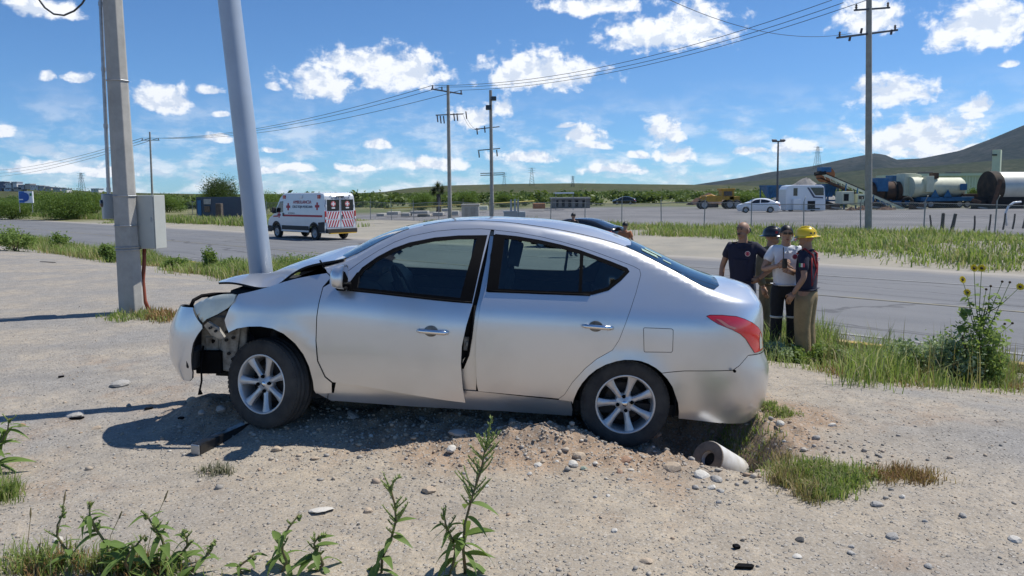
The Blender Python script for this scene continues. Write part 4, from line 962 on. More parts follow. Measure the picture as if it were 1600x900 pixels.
stone(432, 704, 20, 'tan', 'tan stone just beyond the mirror shadow'); stone(492, 717, 16, 'tan'); stone(670, 768, 26, 'tan', 'split tan rock with a dark underside between the tall weeds', 1.1); stone(575, 800, 20, 'tan', 'tan stone nearest the weeds at mid frame'); stone(502, 797, 44, 'white', 'flat whitish slab of stone lying half buried', .35)
for a in [(715, 678, 30, 'grey'), (705, 702, 20, 'white'), (680, 720, 14, 'tan'), (793, 697, 18, 'tan'), (740, 700, 12, 'tan'), (827, 741, 16, 'white'), (840, 728, 16, 'white'), (870, 722, 14, 'white'), (848, 720, 12, 'tan'), (895, 727, 24, 'white'), (912, 733, 14, 'green'), (905, 715, 26, 'tan'), (968, 738, 18, 'red'), (960, 713, 14, 'tan'), (930, 724, 12, 'white'), (985, 735, 12, 'white'), (950, 775, 12, 'white'), (930, 777, 10, 'grey'), (1086, 762, 14, 'grey'), (1098, 745, 30, 'white'), (1118, 751, 26, 'grey'), (1112, 763, 16, 'white'), (1126, 768, 14, 'grey'), (1075, 765, 10, 'grey'),
          (1123, 785, 12, 'grey'), (1370, 790, 24, 'grey'), (1300, 665, 14, 'white'), (1275, 685, 14, 'grey'), (1218, 663, 20, 'white'), (1190, 655, 14, 'tan'), (1225, 690, 8, 'grey'), (1445, 815, 14, 'grey'), (1395, 840, 22, 'grey'), (1410, 777, 16, 'white'), (1450, 885, 14, 'grey'), (1330, 855, 12, 'grey'), (1505, 807, 16, 'grey'), (1585, 845, 22, 'white'), (1245, 870, 16, 'white'), (1330, 865, 14, 'grey'), (870, 785, 10, 'tan'), (1020, 785, 10, 'tan'), (35, 665, 14, 'red'), (150, 670, 16, 'tan'), (345, 800, 10, 'tan'), (620, 790, 9, 'grey'), (760, 760, 10, 'white'), (90, 845, 18, 'white'), (60, 860, 14, 'grey'), (715, 840, 18, 'white'), (1010, 878, 24, 'tan'), (960, 830, 12, 'white'), (1250, 845, 16, 'dark'), (1160, 845, 12, 'dark'), (560, 820, 8, 'dark'), (280, 640, 8, 'grey'), (330, 655, 24, 'grey'), (345, 640, 18, 'grey'), (315, 645, 18, 'grey'), (300, 628, 22, 'tan'), (357, 622, 14, 'grey'), (552, 650, 30, 'grey'), (620, 680, 16, 'grey'), (580, 682, 10, 'white'), (660, 655, 16, 'grey'), (640, 700, 10, 'tan'), (780, 640, 24, 'grey'), (800, 660, 20, 'grey'), (760, 660, 16, 'red')]: stone(*a)
_by = {}
for px_, o in sorted(STONES, key=lambda t: t[0]): _by.setdefault(o['label'], []).append(o)
for lb, os_ in _by.items():
    if len(os_) > 1:
        for k, o in enumerate(os_): o['label'] = lb+', '+('leftmost', 'second from left', 'third from left', 'fourth from left')[k]
# litter
def litter(px, py, wpx, ang, label):
    p = at_z(px, py, -.05)
    for _ in range(3): p = at_z(px, py, gz(p.x, p.y))
    w = wpx/1180*p.y
    o = MB().prism([(-w/2, -.012), (w*.3, -.018), (w/2, 0), (w*.42, .012), (-w*.2, .018)], 0, .014).build('plastic_shard', M_trim, None, bevel=.003)
    o.location = (p.x, p.y, p.z+.004); o.rotation_euler = (.05, .08, ang); return tag(o, label, 'debris', 'shards of broken car trim')
litter(1162, 888, 36, .12, 'black plastic shard on the gravel at the bottom right'); litter(1150, 857, 14, .6, 'small crumpled black scrap above the long plastic shard'); litter(120, 655, 22, .5, 'bent black trim piece lying on the left of the lot'); litter(75, 410, 24, .1, 'flat dark scrap far out on the gravel lot')
litter(232, 640, 16, .9, 'narrow black shard between the shadow and the lot rubble'); litter(283, 655, 10, .2, 'tiny black shard under the hanging cable'); litter(95, 590, 12, 1.2, 'small dark trim fragment left of the bumper')
# scattered pebbles: far too many to count
def pebbles():
    r = np.random.default_rng(77); N = 26000
    bm = bmesh.new(); bmesh.ops.create_icosphere(bm, subdivisions=1, radius=1); tv = np.array([v.co[:] for v in bm.verts]); tf = np.array([[v.index for v in f.verts] for f in bm.faces]); bm.free()
    Y = 2.9+ (r.random(N)**1.7)*9.5; X = (r.random(N)*2-1)*(Y*.72+.3); s = np.exp(r.normal(-5.55, .45, N)); s = np.clip(s, .002, .016)
    dens_ = .25+.75*(vnoise(X, Y, .9, 2)+.5) ; dens_ *= np.where(X+.3*Y > 3, 1.3, 1.0)
    keep = (r.random(N) < dens_) & (RN.x*X+RN.y*Y < 9.5); X, Y, s = X[keep], Y[keep], s[keep]
    # extra coarse rubble where the soil was dug
    n2 = 3400; X2 = r.normal(0, 1.15, n2)-.1; Y2 = 5.35+r.normal(0, .38, n2); s2 = np.clip(np.exp(r.normal(-4.85, .5, n2)), .004, .028)
    n3 = 500; X3 = r.normal(1.55, .5, n3); Y3 = 4.75+r.normal(0, .2, n3); s3 = np.clip(np.exp(r.normal(-4.8, .5, n3)), .005, .026)
    X = np.concatenate([X, X2, X3]); Y = np.concatenate([Y, Y2, Y3]); s = np.concatenate([s, s2, s3]); n = len(X)
    Z = H(X, Y)+s*.25
    jit = 1+r.normal(0, .16, (n, len(tv), 3)); V = tv[None]*jit; V *= np.stack([r.uniform(.7, 1.3, n), r.uniform(.6, 1.1, n), r.uniform(.4, .75, n)], -1)[:, None]
    a = r.random(n)*6.28; c, s_ = np.cos(a)[:, None], np.sin(a)[:, None]
    V = np.stack([V[..., 0]*c-V[..., 1]*s_, V[..., 0]*s_+V[..., 1]*c, V[..., 2]], -1)*s[:, None, None]+np.stack([X, Y, Z], -1)[:, None]
    T_ = tf[None]+(np.arange(n)*len(tv))[:, None, None]
    m = bpy.data.materials.new('pebble'); m.use_nodes = True; T = NT(m.node_tree)
    o = T.n('ShaderNodeOutputMaterial'); b = T.n('ShaderNodeBsdfPrincipled', i={'Roughness': .85, 'Specular IOR Level': .25}); T.link(b.outputs[0], o.inputs[0])
    g = T.n('ShaderNodeNewGeometry').outputs['Random Per Island']; cr = T.n('ShaderNodeValToRGB', i={0: g}); el = cr.color_ramp.elements
    el[0].color = (.24, .225, .20, 1); el[1].color = (.56, .52, .45, 1); e2 = el.new(.35); e2.color = (.38, .355, .32, 1); e3 = el.new(.7); e3.color = (.44, .36, .27, 1); e4 = el.new(.9); e4.color = (.38, .28, .20, 1)
    T.link(cr.outputs[0], b.inputs['Base Color'])
    tag(tris_obj('pebbles', V.reshape(-1, 3), T_.reshape(-1, 3), m), 'fine gravel and pebbles strewn over the lot', 'gravel', None, 'stuff')
pebbles()
# ================================================================== people
def skin(name, J, E_, mats, parent, root=0, sub=2, mi_fn=None):
    """J: list of (x, y, z, rx, ry); skinned and subdivided into one continuous surface"""
    me = bpy.data.meshes.new(name); me.from_pydata([j[:3] for j in J], E_, []); o = bpy.data.objects.new(name, me); COL.objects.link(o)
    o.modifiers.new('skin', 'SKIN'); o.modifiers['skin'].use_smooth_shade = True
    if not me.skin_vertices: raise RuntimeError('no skin layer')
    for i, j in enumerate(J): sv = me.skin_vertices[0].data[i]; sv.radius = (j[3], j[4]); sv.use_root = (i == root)
    md = o.modifiers.new('sub', 'SUBSURF'); md.levels = md.render_levels = sub
    dg = bpy.context.evaluated_depsgraph_get(); m2 = bpy.data.meshes.new_from_object(o.evaluated_get(dg)); bpy.data.objects.remove(o); bpy.data.meshes.remove(me)
    m2.name = name; m2.materials.clear()
    for m in (mats if isinstance(mats, (list, tuple)) else [mats]): m2.materials.append(m)
    m2.polygons.foreach_set('use_smooth', [True]*len(m2.polygons))
    if mi_fn: m2.polygons.foreach_set('material_index', [mi_fn(p.center) for p in m2.polygons])
    r = bpy.data.objects.new(name, m2); COL.objects.link(r); r.parent = parent; return r
M_skin = mat('skin', (.34, .19, .12), .55, noise=.12, nscale=12); M_skin2 = mat('skin_light', (.42, .25, .17), .55, noise=.12, nscale=12)
M_hair = mat('black_hair', (.012, .010, .009), .5, noise=.3, nscale=60)
M_navy = mat('navy_cloth', (.012, .014, .038), .85, noise=.3, nscale=9, bump=.15, bscale=25)
M_white_cloth = mat('white_cloth', (.80, .81, .83), .85, noise=.1, nscale=8, bump=.15, bscale=22)
M_khaki = mat('khaki_cloth', (.34, .245, .125), .9, noise=.3, nscale=7, bump=.3, bscale=20)
M_olive = mat('turnout_coat', (.17, .14, .085), .9, noise=.3, nscale=7, bump=.3, bscale=20)
M_black_cloth = mat('black_cloth', (.013, .014, .018), .85, noise=.3, nscale=9, bump=.2, bscale=22)
M_denim = mat('denim', (.035, .05, .09), .85, noise=.3, nscale=12)
M_boot = mat('boot_leather', (.012, .011, .010), .5)
M_red = mat('red_strap', (.30, .015, .02), .7); M_badge = mat('badge_red', (.36, .03, .06), .6); M_badge_w = mat('badge_white', (.62, .55, .55), .7)
M_yellow = mat('yellow_helmet', (.78, .55, .01), .3, coat=.5, noise=.1, nscale=6); M_reflect = mat('reflective_tape', (.55, .55, .50), .5)
M_visor = glass_mat('visor', (.78, .8, .8)); M_eye = mat('eye', (.01, .01, .01), .3); M_lip = mat('lip', (.22, .09, .07), .6)
M_flag_g = mat('flag_green', (.02, .22, .06), .7)
def hand(mb, p, d, out, s=1.0, curl=.5):
    """palm and five curled fingers; p wrist, d direction of the hand, out = thumb side"""
    d = d.normalized(); out = (out-d*out.dot(d)).normalized(); nrm = d.cross(out)
    B = Matrix((d, out, nrm)).transposed()
    mb.add([p+B @ (v*s) for v in MB().box((.045, 0, 0), (.095, .075, .028)).v], MB().box((0, 0, 0), (1, 1, 1)).f)
    for k, (o_, l) in enumerate(((.028, .068), (.010, .078), (-.010, .074), (-.028, .058))):
        a = p+B @ (Vector((.085, o_, 0))*s); b = a+B @ (Vector((l*.5, 0, l*.30*curl))*s); c = b+B @ (Vector((l*.42, 0, l*.55*curl))*s)
        mb.tube([a, b, c], [.0095*s, .009*s, .0075*s], 6)
    a = p+B @ (Vector((.03, .034, 0))*s); mb.tube([a, a+B @ (Vector((.03, .025, .012))*s), a+B @ (Vector((.062, .026, .028))*s)], [.012*s, .011*s, .008*s], 6)
def person(loc, rz, label, h=1.70, shirt=None, pants=None, skin_m=None, arms=None, legs=None, head_yaw=0.0, head_pitch=0.0, hair='short', sleeve=.62, lean=(0, 0), long_sleeve=False, boots=True, belly=0.0, group='rescuers standing by the road', cat='person', bulk=0.0):
    root = empty('person', loc, rz, label, cat, group); s = h/1.72; sk = skin_m or M_skin
    V = lambda *a: Vector(a)*s
    lx, ly = lean
    pel = V(0, 0, .93); wai = V(lx*.3, ly*.3, 1.08); che = V(lx*.7, ly*.7-.005, 1.30); nk = V(lx, ly, 1.45); hb = V(lx, ly-.012, 1.53); hc = V(lx, ly-.02, 1.61); ht = V(lx, ly-.012, 1.675)
    A = arms or {}; Lg = legs or {}
    def arm(sd, spec):
        sh = V(lx*.85+sd*.165, ly*.85, 1.405); el = V(*spec['el']); wr = V(*spec['wr']); return sh, el, wr
    AL = arm(1, A.get('L', {'el': (.25, .02, 1.13), 'wr': (.25, -.06, .90)})); AR = arm(-1, A.get('R', {'el': (-.25, .02, 1.13), 'wr': (-.25, -.06, .90)}))
    LL = [V(.095, 0, .90), V(*Lg.get('Lk', (.10, -.015, .50))), V(*Lg.get('La', (.11, .02, .09)))]; LR = [V(-.095, 0, .90), V(*Lg.get('Rk', (-.10, -.015, .50))), V(*Lg.get('Ra', (-.11, .02, .09)))]
    J = []; E_ = []
    def j(p, rx, ry=None): J.append((p.x, p.y, p.z, rx*s, (ry or rx)*s)); return len(J)-1
    def chain(ids):
        for a, b in zip(ids, ids[1:]): E_.append((a, b))
    # body: one continuous mesh
    ip = j(pel, .135, .10); iw = j(wai, .115, .085); ic = j(che, .125, .085); inn = j(nk, .058, .060); ihb = j(hb, .060, .070); iht = j(hc, .05, .06)
    chain([ip, iw, ic, inn, ihb, iht])
    for sh, el, wr in (AL, AR):
        a = j(sh, .046); b = j(sh.lerp(el, .5), .046); c = j(el, .038); d_ = j(el.lerp(wr, .4), .038); e_ = j(wr, .026, .03); chain([ic, a, b, c, d_, e_])
    for hp_, kn, an in (LL, LR):
        a = j(hp_, .082); b = j(hp_.lerp(kn, .5), .074); c = j(kn, .052); d_ = j(kn.lerp(an, .4), .05); e_ = j(an, .036); chain([ip, a, b, c, d_, e_])
    body = skin('body', J, E_, sk, root, 0, 2)
    hm = MB()
    for (sh, el, wr), th, sd in ((AL, A.get('L', {}).get('th', (0, -1, 0)), 1), (AR, A.get('R', {}).get('th', (0, -1, 0)), -1)):
        spec = A.get('L' if sd > 0 else 'R', {}); dr = Vector(spec['hd']) if 'hd' in spec else (wr-el); hand(hm, wr-dr.normalized()*.01, dr, Vector(th), s, spec.get('curl', .5)*(1 if sd > 0 else -1))
    # merge the hands into the body mesh
    bm = bmesh.new(); bm.from_mesh(body.data); me = bpy.data.meshes.new('h'); me.from_pydata([tuple(v) for v in hm.v], [], hm.f); bm.from_mesh(me); bpy.data.meshes.remove(me)
    # face: nose, brows and ears as part of the same mesh
    HM = Matrix.Translation(hc) @ Euler((head_pitch, 0, head_yaw)).to_matrix().to_4x4() @ Matrix.Scale(s, 4)
    f = MB().ball((0, .006, .020), (.077, .096, .092), 18, 12).ball((0, -.022, -.045), (.060, .066, .062), 16, 10); f.add([(-.012, -.088, .028), (.012, -.088, .028), (.018, -.090, -.022), (-.018, -.090, -.022), (0, -.122, -.020), (0, -.098, .028)], [(0, 5, 4, 3), (5, 1, 2, 4), (3, 4, 2)])
    f.ball((.078, .005, -.005), (.012, .022, .034), 8, 6).ball((-.078, .005, -.005), (.012, .022, .034), 8, 6).ball((0, -.062, -.082), (.032, .028, .024), 10, 8)
    me = bpy.data.meshes.new('f'); me.from_pydata([tuple(HM @ v) for v in f.v], [], f.f); bm.from_mesh(me); bpy.data.meshes.remove(me)
    bm.to_mesh(body.data); bm.free(); body.data.polygons.foreach_set('use_smooth', [True]*len(body.data.polygons))
    def hp(mb, name, m, **kw): mb.v = [HM @ v for v in mb.v]; return mb.build(name, m, root, True, **kw)
    hp(MB().ball((.030, -.083, .022), (.013, .008, .007), 8, 5).ball((-.030, -.083, .022), (.013, .008, .007), 8, 5), 'eyes', M_eye)
    hp(MB().box((.031, -.089, .040), (.036, .008, .007), (0, .12, 0)).box((-.031, -.089, .040), (.036, .008, .007), (0, -.12, 0)), 'eyebrows', M_hair)
    hp(MB().ball((0, -.098, -.055), (.022, .006, .006), 8, 5), 'mouth', M_lip)
    if hair == 'short' or hair == 'full':
        hb_ = MB(); rr = 1.04 if hair == 'short' else 1.16; n, m_ = 16, 8
        Vv = []; F_ = []
        for i in range(m_+1):
            ph = math.pi*.60*i/m_
            for k in range(n):
                a = 2*math.pi*k/n; fr = max(0, -math.sin(a)); phh = ph*(1-.45*fr**1.2)
                Vv.append((.080*rr*math.sin(phh)*math.cos(a), .004+.097*rr*math.sin(phh)*math.sin(a), (.022+.096*rr*math.cos(phh))))
        F_ = [(i*n+k, (i+1)*n+k, (i+1)*n+(k+1) % n, i*n+(k+1) % n) for i in range(m_) for k in range(n)]
        hb_.add(Vv, F_); hp(hb_, 'hair', M_hair)
    if hair == 'bald':
        hb_ = MB()
        for sd in (1, -1): hb_.ball((sd*.070, .03, .005), (.014, .050, .035), 8, 6)
        hb_.ball((0, .085, -.01), (.06, .018, .035), 10, 6); hp(hb_, 'hair', M_hair); hp(MB().ball((0, -.100, -.040), (.030, .010, .008), 10, 5), 'moustache', M_hair)
    # clothes: shirt with sleeves, trousers, boots
    if shirt:
        J = []; E_ = []; g = .016
        a0 = j(V(0, 0, .955), .150+g*.6+belly*.4, .115+g*.6+belly*.5); a1 = j(wai, .140+g+belly, .105+g+belly); a2 = j(che, .150+g, .108+g); a3 = j(nk-V(0, 0, .055), .085+g, .080+g); a4 = j(nk-V(0, 0, .02), .066+g*.6, .066+g*.6); chain([a0, a1, a2, a3, a4])
        for sh, el, wr in (AL, AR):
            if long_sleeve: b0 = j(sh, .058+g); b1 = j(sh.lerp(el, .5), .052+g); b2 = j(el, .046+g); b3 = j(el.lerp(wr, .9), .040+g); chain([a2, b0, b1, b2, b3])
            else: b0 = j(sh, .056+g); b1 = j(sh.lerp(el, sleeve*.5), .052+g); b2 = j(sh.lerp(el, sleeve), .052+g); chain([a2, b0, b1, b2])
        sh_o = skin('shirt', J, E_, shirt, root, 1, 2)
        if not long_sleeve:
            col_ = MB(); c0 = nk+V(0, -.006, -.012)
            col_.tube([c0+V(.074*math.cos(a), .070*math.sin(a), -.012+.022*math.sin(a)) for a in np.linspace(0, 6.283, 19)], .013*s, 6)
            for sd in (1, -1): col_.add([c0+V(sd*.008, -.075, -.030), c0+V(sd*.055, -.058, -.012), c0+V(sd*.060, -.092, -.055), c0+V(sd*.022, -.104, -.075)], [(0, 1, 2, 3) if sd < 0 else (3, 2, 1, 0)])
            cc = col_.build('collar', shirt, sh_o); solid(cc, .008, 0)
    if pants:
        J = []; E_ = []; g = .018+bulk
        a0 = j(V(0, 0, 1.01), .142+belly*.7, .108+belly*.7); a1 = j(V(0, 0, .91), .148+g*.3, .115+g*.4); chain([a0, a1])
        for hp_, kn, an in (LL, LR):
            b0 = j(hp_-V(0, 0, .06), .086+g); b1 = j(hp_.lerp(kn, .5), .076+g); b2 = j(kn, .062+g); b3 = j(kn.lerp(an, .55), .060+g); b4 = j(an+V(0, 0, -.02), .062+g*.8); chain([a1, b0, b1, b2, b3, b4])
        tr = skin('trousers', J, E_, pants, root, 1, 2)
    for hp_, kn, an in (LL, LR):
        J = []; E_ = []; a = j(an+V(0, 0, .08), .052); b = j(an+V(0, 0, -.03), .050); c = j(an+V(0, -.08, -.048), .045, .038); d_ = j(an+V(0, -.16, -.055), .038, .030); chain([a, b, c, d_]); skin('boot', J, E_, M_boot, root, 0, 2)
    root['hm'] = 0; del root['hm']
    return root, HM, s, (AL, AR), body
def badge(root, p, r, col=None, n=(0, -1, 0)):
    q = Vector(n).to_track_quat('Z', 'Y').to_matrix().to_4x4(); Mx = Matrix.Translation(p) @ q
    o = MB().lathe([(.001, .003), (r, .002), (r, 0)], 16, Mx).build('badge', M_badge_w, root); MB().lathe([(r*.45, .004), (r*.78, .0042)], 16, Mx).build('badge_ring', col or M_badge, o); MB().prism([(-r*.3, -r*.4), (r*.3, -r*.4), (r*.35, r*.25), (0, r*.45), (-r*.35, r*.25)], .003, .0046, Mx).build('badge_shield', M_badge, o)
def place(px, Y): X = (px-800)/1180*Y; return (X, Y, gz(X, Y))
FACE = math.atan2(-.33, 1)   # bearing offset of this group from the camera axis
# 1: navy polo, hands on hips, behind the boot of the car
l = place(1162, 9.75)
r1, HM, s, ar, bd = person(l, R(-28), 'moustached balding man in a navy polo, hand on hip behind the wrecked car', 1.69, M_navy, M_denim, None, {'L': {'el': (.40, .10, 1.16), 'wr': (.21, -.04, .98), 'hd': (-.7, -.4, -.25), 'th': (0, 0, 1)}, 'R': {'el': (-.27, .03, 1.13), 'wr': (-.27, -.05, .92)}}, None, R(-22), 0, 'bald', belly=.02)
badge(r1, Vector((.085, -.128, 1.315))*s, .034)
# 2: firefighter in a turnout coat and black helmet, behind the others
def helmet(HM, root, m, brim_m, vis=True, ears=True):
    mb = MB(); n = 22; prof = [(.001, .142), (.05, .138), (.085, .115), (.108, .075), (.114, .035), (.116, .015)]
    mb.lathe(prof, n, Matrix.Diagonal((1, 1.16, 1, 1))); mb.v = [HM @ v for v in mb.v]; h = mb.build('helmet', m, root, True); solid(h, .004, 0)
    b = MB(); Vv = []
    for k in range(n):
        a = 2*math.pi*k/n; ex = .045 if math.sin(a) > 0 else .02
        Vv += [(.112*math.cos(a), 1.15*.112*math.sin(a), .022), ((.112+ex)*math.cos(a), 1.15*(.112+ex)*math.sin(a), .004)]
    b.add(Vv, [(2*k, 2*k+1, (2*k+3) % (2*n), (2*k+2) % (2*n)) for k in range(n)]); b.v = [HM @ v for v in b.v]; bo = b.build('helmet_brim', brim_m, h, True); solid(bo, .006, 0)
    r_ = MB()
    for a in (-.5, 0, .5):
        r_.tube([Vector((.116*math.sin(a)*math.cos(t), 1.17*.116*math.sin(t), .020+.127*math.cos(a*.6)*abs(math.cos(t)))) for t in np.linspace(-1.35, 1.35, 9)], .006, 5)
    r_.v = [HM @ v for v in r_.v]; r_.build('helmet_ridge', m, h, True)
    if vis:
        v_ = MB(); Vv = []
        for k in range(9):
            a = math.pi*(1.18+.64*k/8); Vv += [(.128*math.cos(a), 1.22*.128*math.sin(a), .03), (.15*math.cos(a), 1.25*.15*math.sin(a), -.04)]
        v_.add(Vv, [(2*k, 2*k+1, 2*k+3, 2*k+2) for k in range(8)]); v_.v = [HM @ v for v in v_.v]; v_.build('visor', M_visor, h, True)
    return h
M_blackhelm = mat('black_helmet', (.012, .011, .012), .3, coat=.5)
l = place(1206, 10.35)
r2, HM, s, ar, bd = person(l, R(30), 'firefighter in khaki turnout coat and black helmet standing behind the white polo', 1.68, M_olive, M_olive, M_skin, {'R': {'el': (-.27, -.02, 1.14), 'wr': (-.25, -.10, .90)}}, None, R(25), 0, 'short', long_sleeve=True)
h = helmet(HM, r2, M_blackhelm, M_blackhelm, True)
for a, m in ((-.9, M_red), (-.3, M_badge_w), (.4, M_red), (1.1, M_badge_w)):
    q = MB().box((.117*math.sin(a), -1.16*.117*math.cos(a), .062), (.035, .008, .03), (0, 0, a)); q.v = [HM @ v for v in q.v]; q.build('helmet_decal', m, h)
MB().tube([Vector((.16*math.cos(a), .125*math.sin(a), .96))*s for a in np.linspace(0, 6.28, 17)], .018, 6).build('coat_hem', M_olive, r2, True)
MB().tube([Vector((.155*math.cos(a), .122*math.sin(a), 1.03))*s for a in np.linspace(0, 6.28, 17)], .012, 6).build('coat_stripe', mat('lime_tape', (.32, .34, .10), .6), r2, True)
# 3: white polo, sunglasses, radio
l = place(1229, 9.55)
r3, HM, s, ar, bd = person(l, R(-6), 'man in a white polo and sunglasses holding a radio to his chest', 1.675, M_white_cloth, M_black_cloth, M_skin2, {'R': {'el': (-.30, -.06, 1.15), 'wr': (-.13, -.22, 1.22), 'hd': (.8, -.1, .25), 'th': (0, 0, 1), 'curl': 1.1}, 'L': {'el': (.27, -.02, 1.13), 'wr': (.05, -.22, 1.13), 'hd': (-.9, -.1, .3), 'th': (0, 0, 1)}}, None, R(-4), R(6), 'short')
badge(r3, Vector((.085, -.128, 1.325))*s, .036)
g = MB().box((.032, -.097, .022), (.048, .010, .026)).box((-.032, -.097, .022), (.048, .010, .026)).box((0, -.1, .028), (.02, .006, .006)).box((.07, -.05, .026), (.006, .1, .008)).box((-.07, -.05, .026), (.006, .1, .008)); g.v = [HM @ v for v in g.v]; g.build('sunglasses', M_black, r3, bevel=.003)
for z_ in (.53,): 
    for sd in (1, -1): MB().tube([Vector((sd*.10+.072*math.cos(a), -.012+.072*math.sin(a), z_))*s for a in np.linspace(0, 6.28, 15)], .016, 6).build('reflective_band', M_reflect, r3, True)
wl = Vector(l); rad = wl+Matrix.Rotation(R(-6), 3, 'Z') @ (Vector((-.07, -.245, 1.25))*s)
rd = empty('handheld_radio', rad, R(-6), 'small black handheld radio in the hands of the white-polo man', 'radio')
MB().box((0, 0, 0), (.055, .035, .12)).build('radio_body', M_black, rd, bevel=.006); MB().tube([(-.015, 0, .055), (-.02, 0, .20)], .006, 6).build('antenna', M_black, rd)
# 4: firefighter in yellow helmet, red braces, seen from behind
l = place(1263, 9.15)
r4, HM, s, ar, bd = person(l, R(-128), 'firefighter in yellow helmet, navy shirt, red braces and khaki trousers seen from behind', 1.63, M_navy, M_khaki, M_skin, {'R': {'el': (-.26, .03, 1.12), 'wr': (-.24, -.12, .93)}, 'L': {'el': (.27, .05, 1.12), 'wr': (.29, -.08, .90), 'curl': .8}}, None, R(10), R(4), 'short', sleeve=.8, belly=.012, bulk=.026)
h = helmet(HM, r4, M_yellow, M_yellow)
for a in (.6, 1.0): q = MB().box((.117*math.sin(math.pi-a), -1.16*.117*math.cos(math.pi-a), .055), (.022, .006, .02), (0, 0, math.pi-a)); q.v = [HM @ v for v in q.v]; q.build('helmet_decal', M_black, h)
def on_back(x, z): return Vector((x, .122-abs(x)*.22-abs(z-1.22)*.03, z))*s
for sd in (1, -1):
    MB().tube([Vector((sd*.10, -.10, 1.40))*s, Vector((sd*.105, 0, 1.475))*s, on_back(sd*.10, 1.40), on_back(sd*.05, 1.30), on_back(0, 1.22), on_back(-sd*.06, 1.10), on_back(-sd*.10, 1.0)], .012, 6).build('brace', M_red, r4, True)
    MB().tube([on_back(sd*.12, 1.36), on_back(sd*.13, 1.2), on_back(sd*.10, 1.0)], .010, 6).build('brace', M_red, r4, True)
fl = MB().box((0, 0, 0), (.02, .006, .04)); AL, AR = ar
for (sh, el, wr), sd in ((AL, 1), (AR, -1)):
    p = sh.lerp(el, .45)+Vector((sd*.068, .0, 0))
    for k, m in enumerate((M_flag_g, M_badge_w, M_badge)): o = MB().box(p+Vector((0, (k-1)*.022, 0)), (.006, .022, .045)).build('flag_patch', m, r4)
for k, ch in enumerate(('BOMB', 'ROS')): pass
text_obj('back_lettering', 'BO', .07, M_badge_w, r4, Matrix.Translation(Vector((-.05, .13, 1.33))*s) @ Matrix.Rotation(math.pi, 4, 'Z') @ Matrix.Rotation(math.pi/2, 4, 'X'), .002)
# two more people behind the wreck, only their heads show over its roof
X = (977-800)/1180*20.5; person((X, 20.5, gz(X, 20.5)+.05 if False else -.57), R(160), 'dark-haired person in an orange top whose head shows above the rear window', 1.47, mat('orange_cloth', (.42, .16, .07), .9, noise=.2), M_denim, M_skin, None, None, 0, R(10), 'full', group='people by the dark sedan')
X = (896-800)/1180*27.0; person((X, 27, -.57), R(150), 'person with black hair bent beside the dark sedan, only the head showing', 1.56, M_black_cloth, M_denim, M_skin, None, None, 0, R(12), 'full', group='people by the dark sedan')
# ================================================================== other vehicles
M_amb = mat('white_vehicle_paint', (.74, .76, .78), .3, coat=.6, noise=.05, nscale=2)
M_cross = mat('emblem_red', (.42, .02, .04), .5); M_letter = mat('lettering_dark', (.06, .07, .12), .5); M_glassdark = mat('dark_window', (.012, .015, .018), .08, coat=.6)
M_lampred = mat('lamp_red', (.45, .02, .02), .25, coat=.6); M_bumper = mat('bumper_plastic', (.03, .031, .033), .65, noise=.2); M_yel = mat('yellow_step', (.60, .36, .03), .5)
M_hub = mat('wheel_trim', (.35, .35, .36), .4, .4)
def simple_wheel(parent, loc, r, w, sd, hub=M_hub):
    Mx = Matrix.Translation(loc) @ Matrix.Rotation(-sd*math.pi/2, 4, 'X')
    t = MB().lathe([(r*.62, w*.42), (r*.78, w*.5), (r*.95, w*.46), (r, w*.3), (r, -w*.3), (r*.95, -w*.46), (r*.6, -w*.5)], 28, Mx); wo = t.build('wheel', M_rubber, parent, True)
    MB().lathe([(.001, w*.40), (r*.16, w*.42), (r*.22, w*.30), (r*.5, w*.30), (r*.58, w*.43), (r*.65, w*.43), (r*.64, w*.3)], 24, Mx).build('hub_cap', hub, wo, True)
    return wo
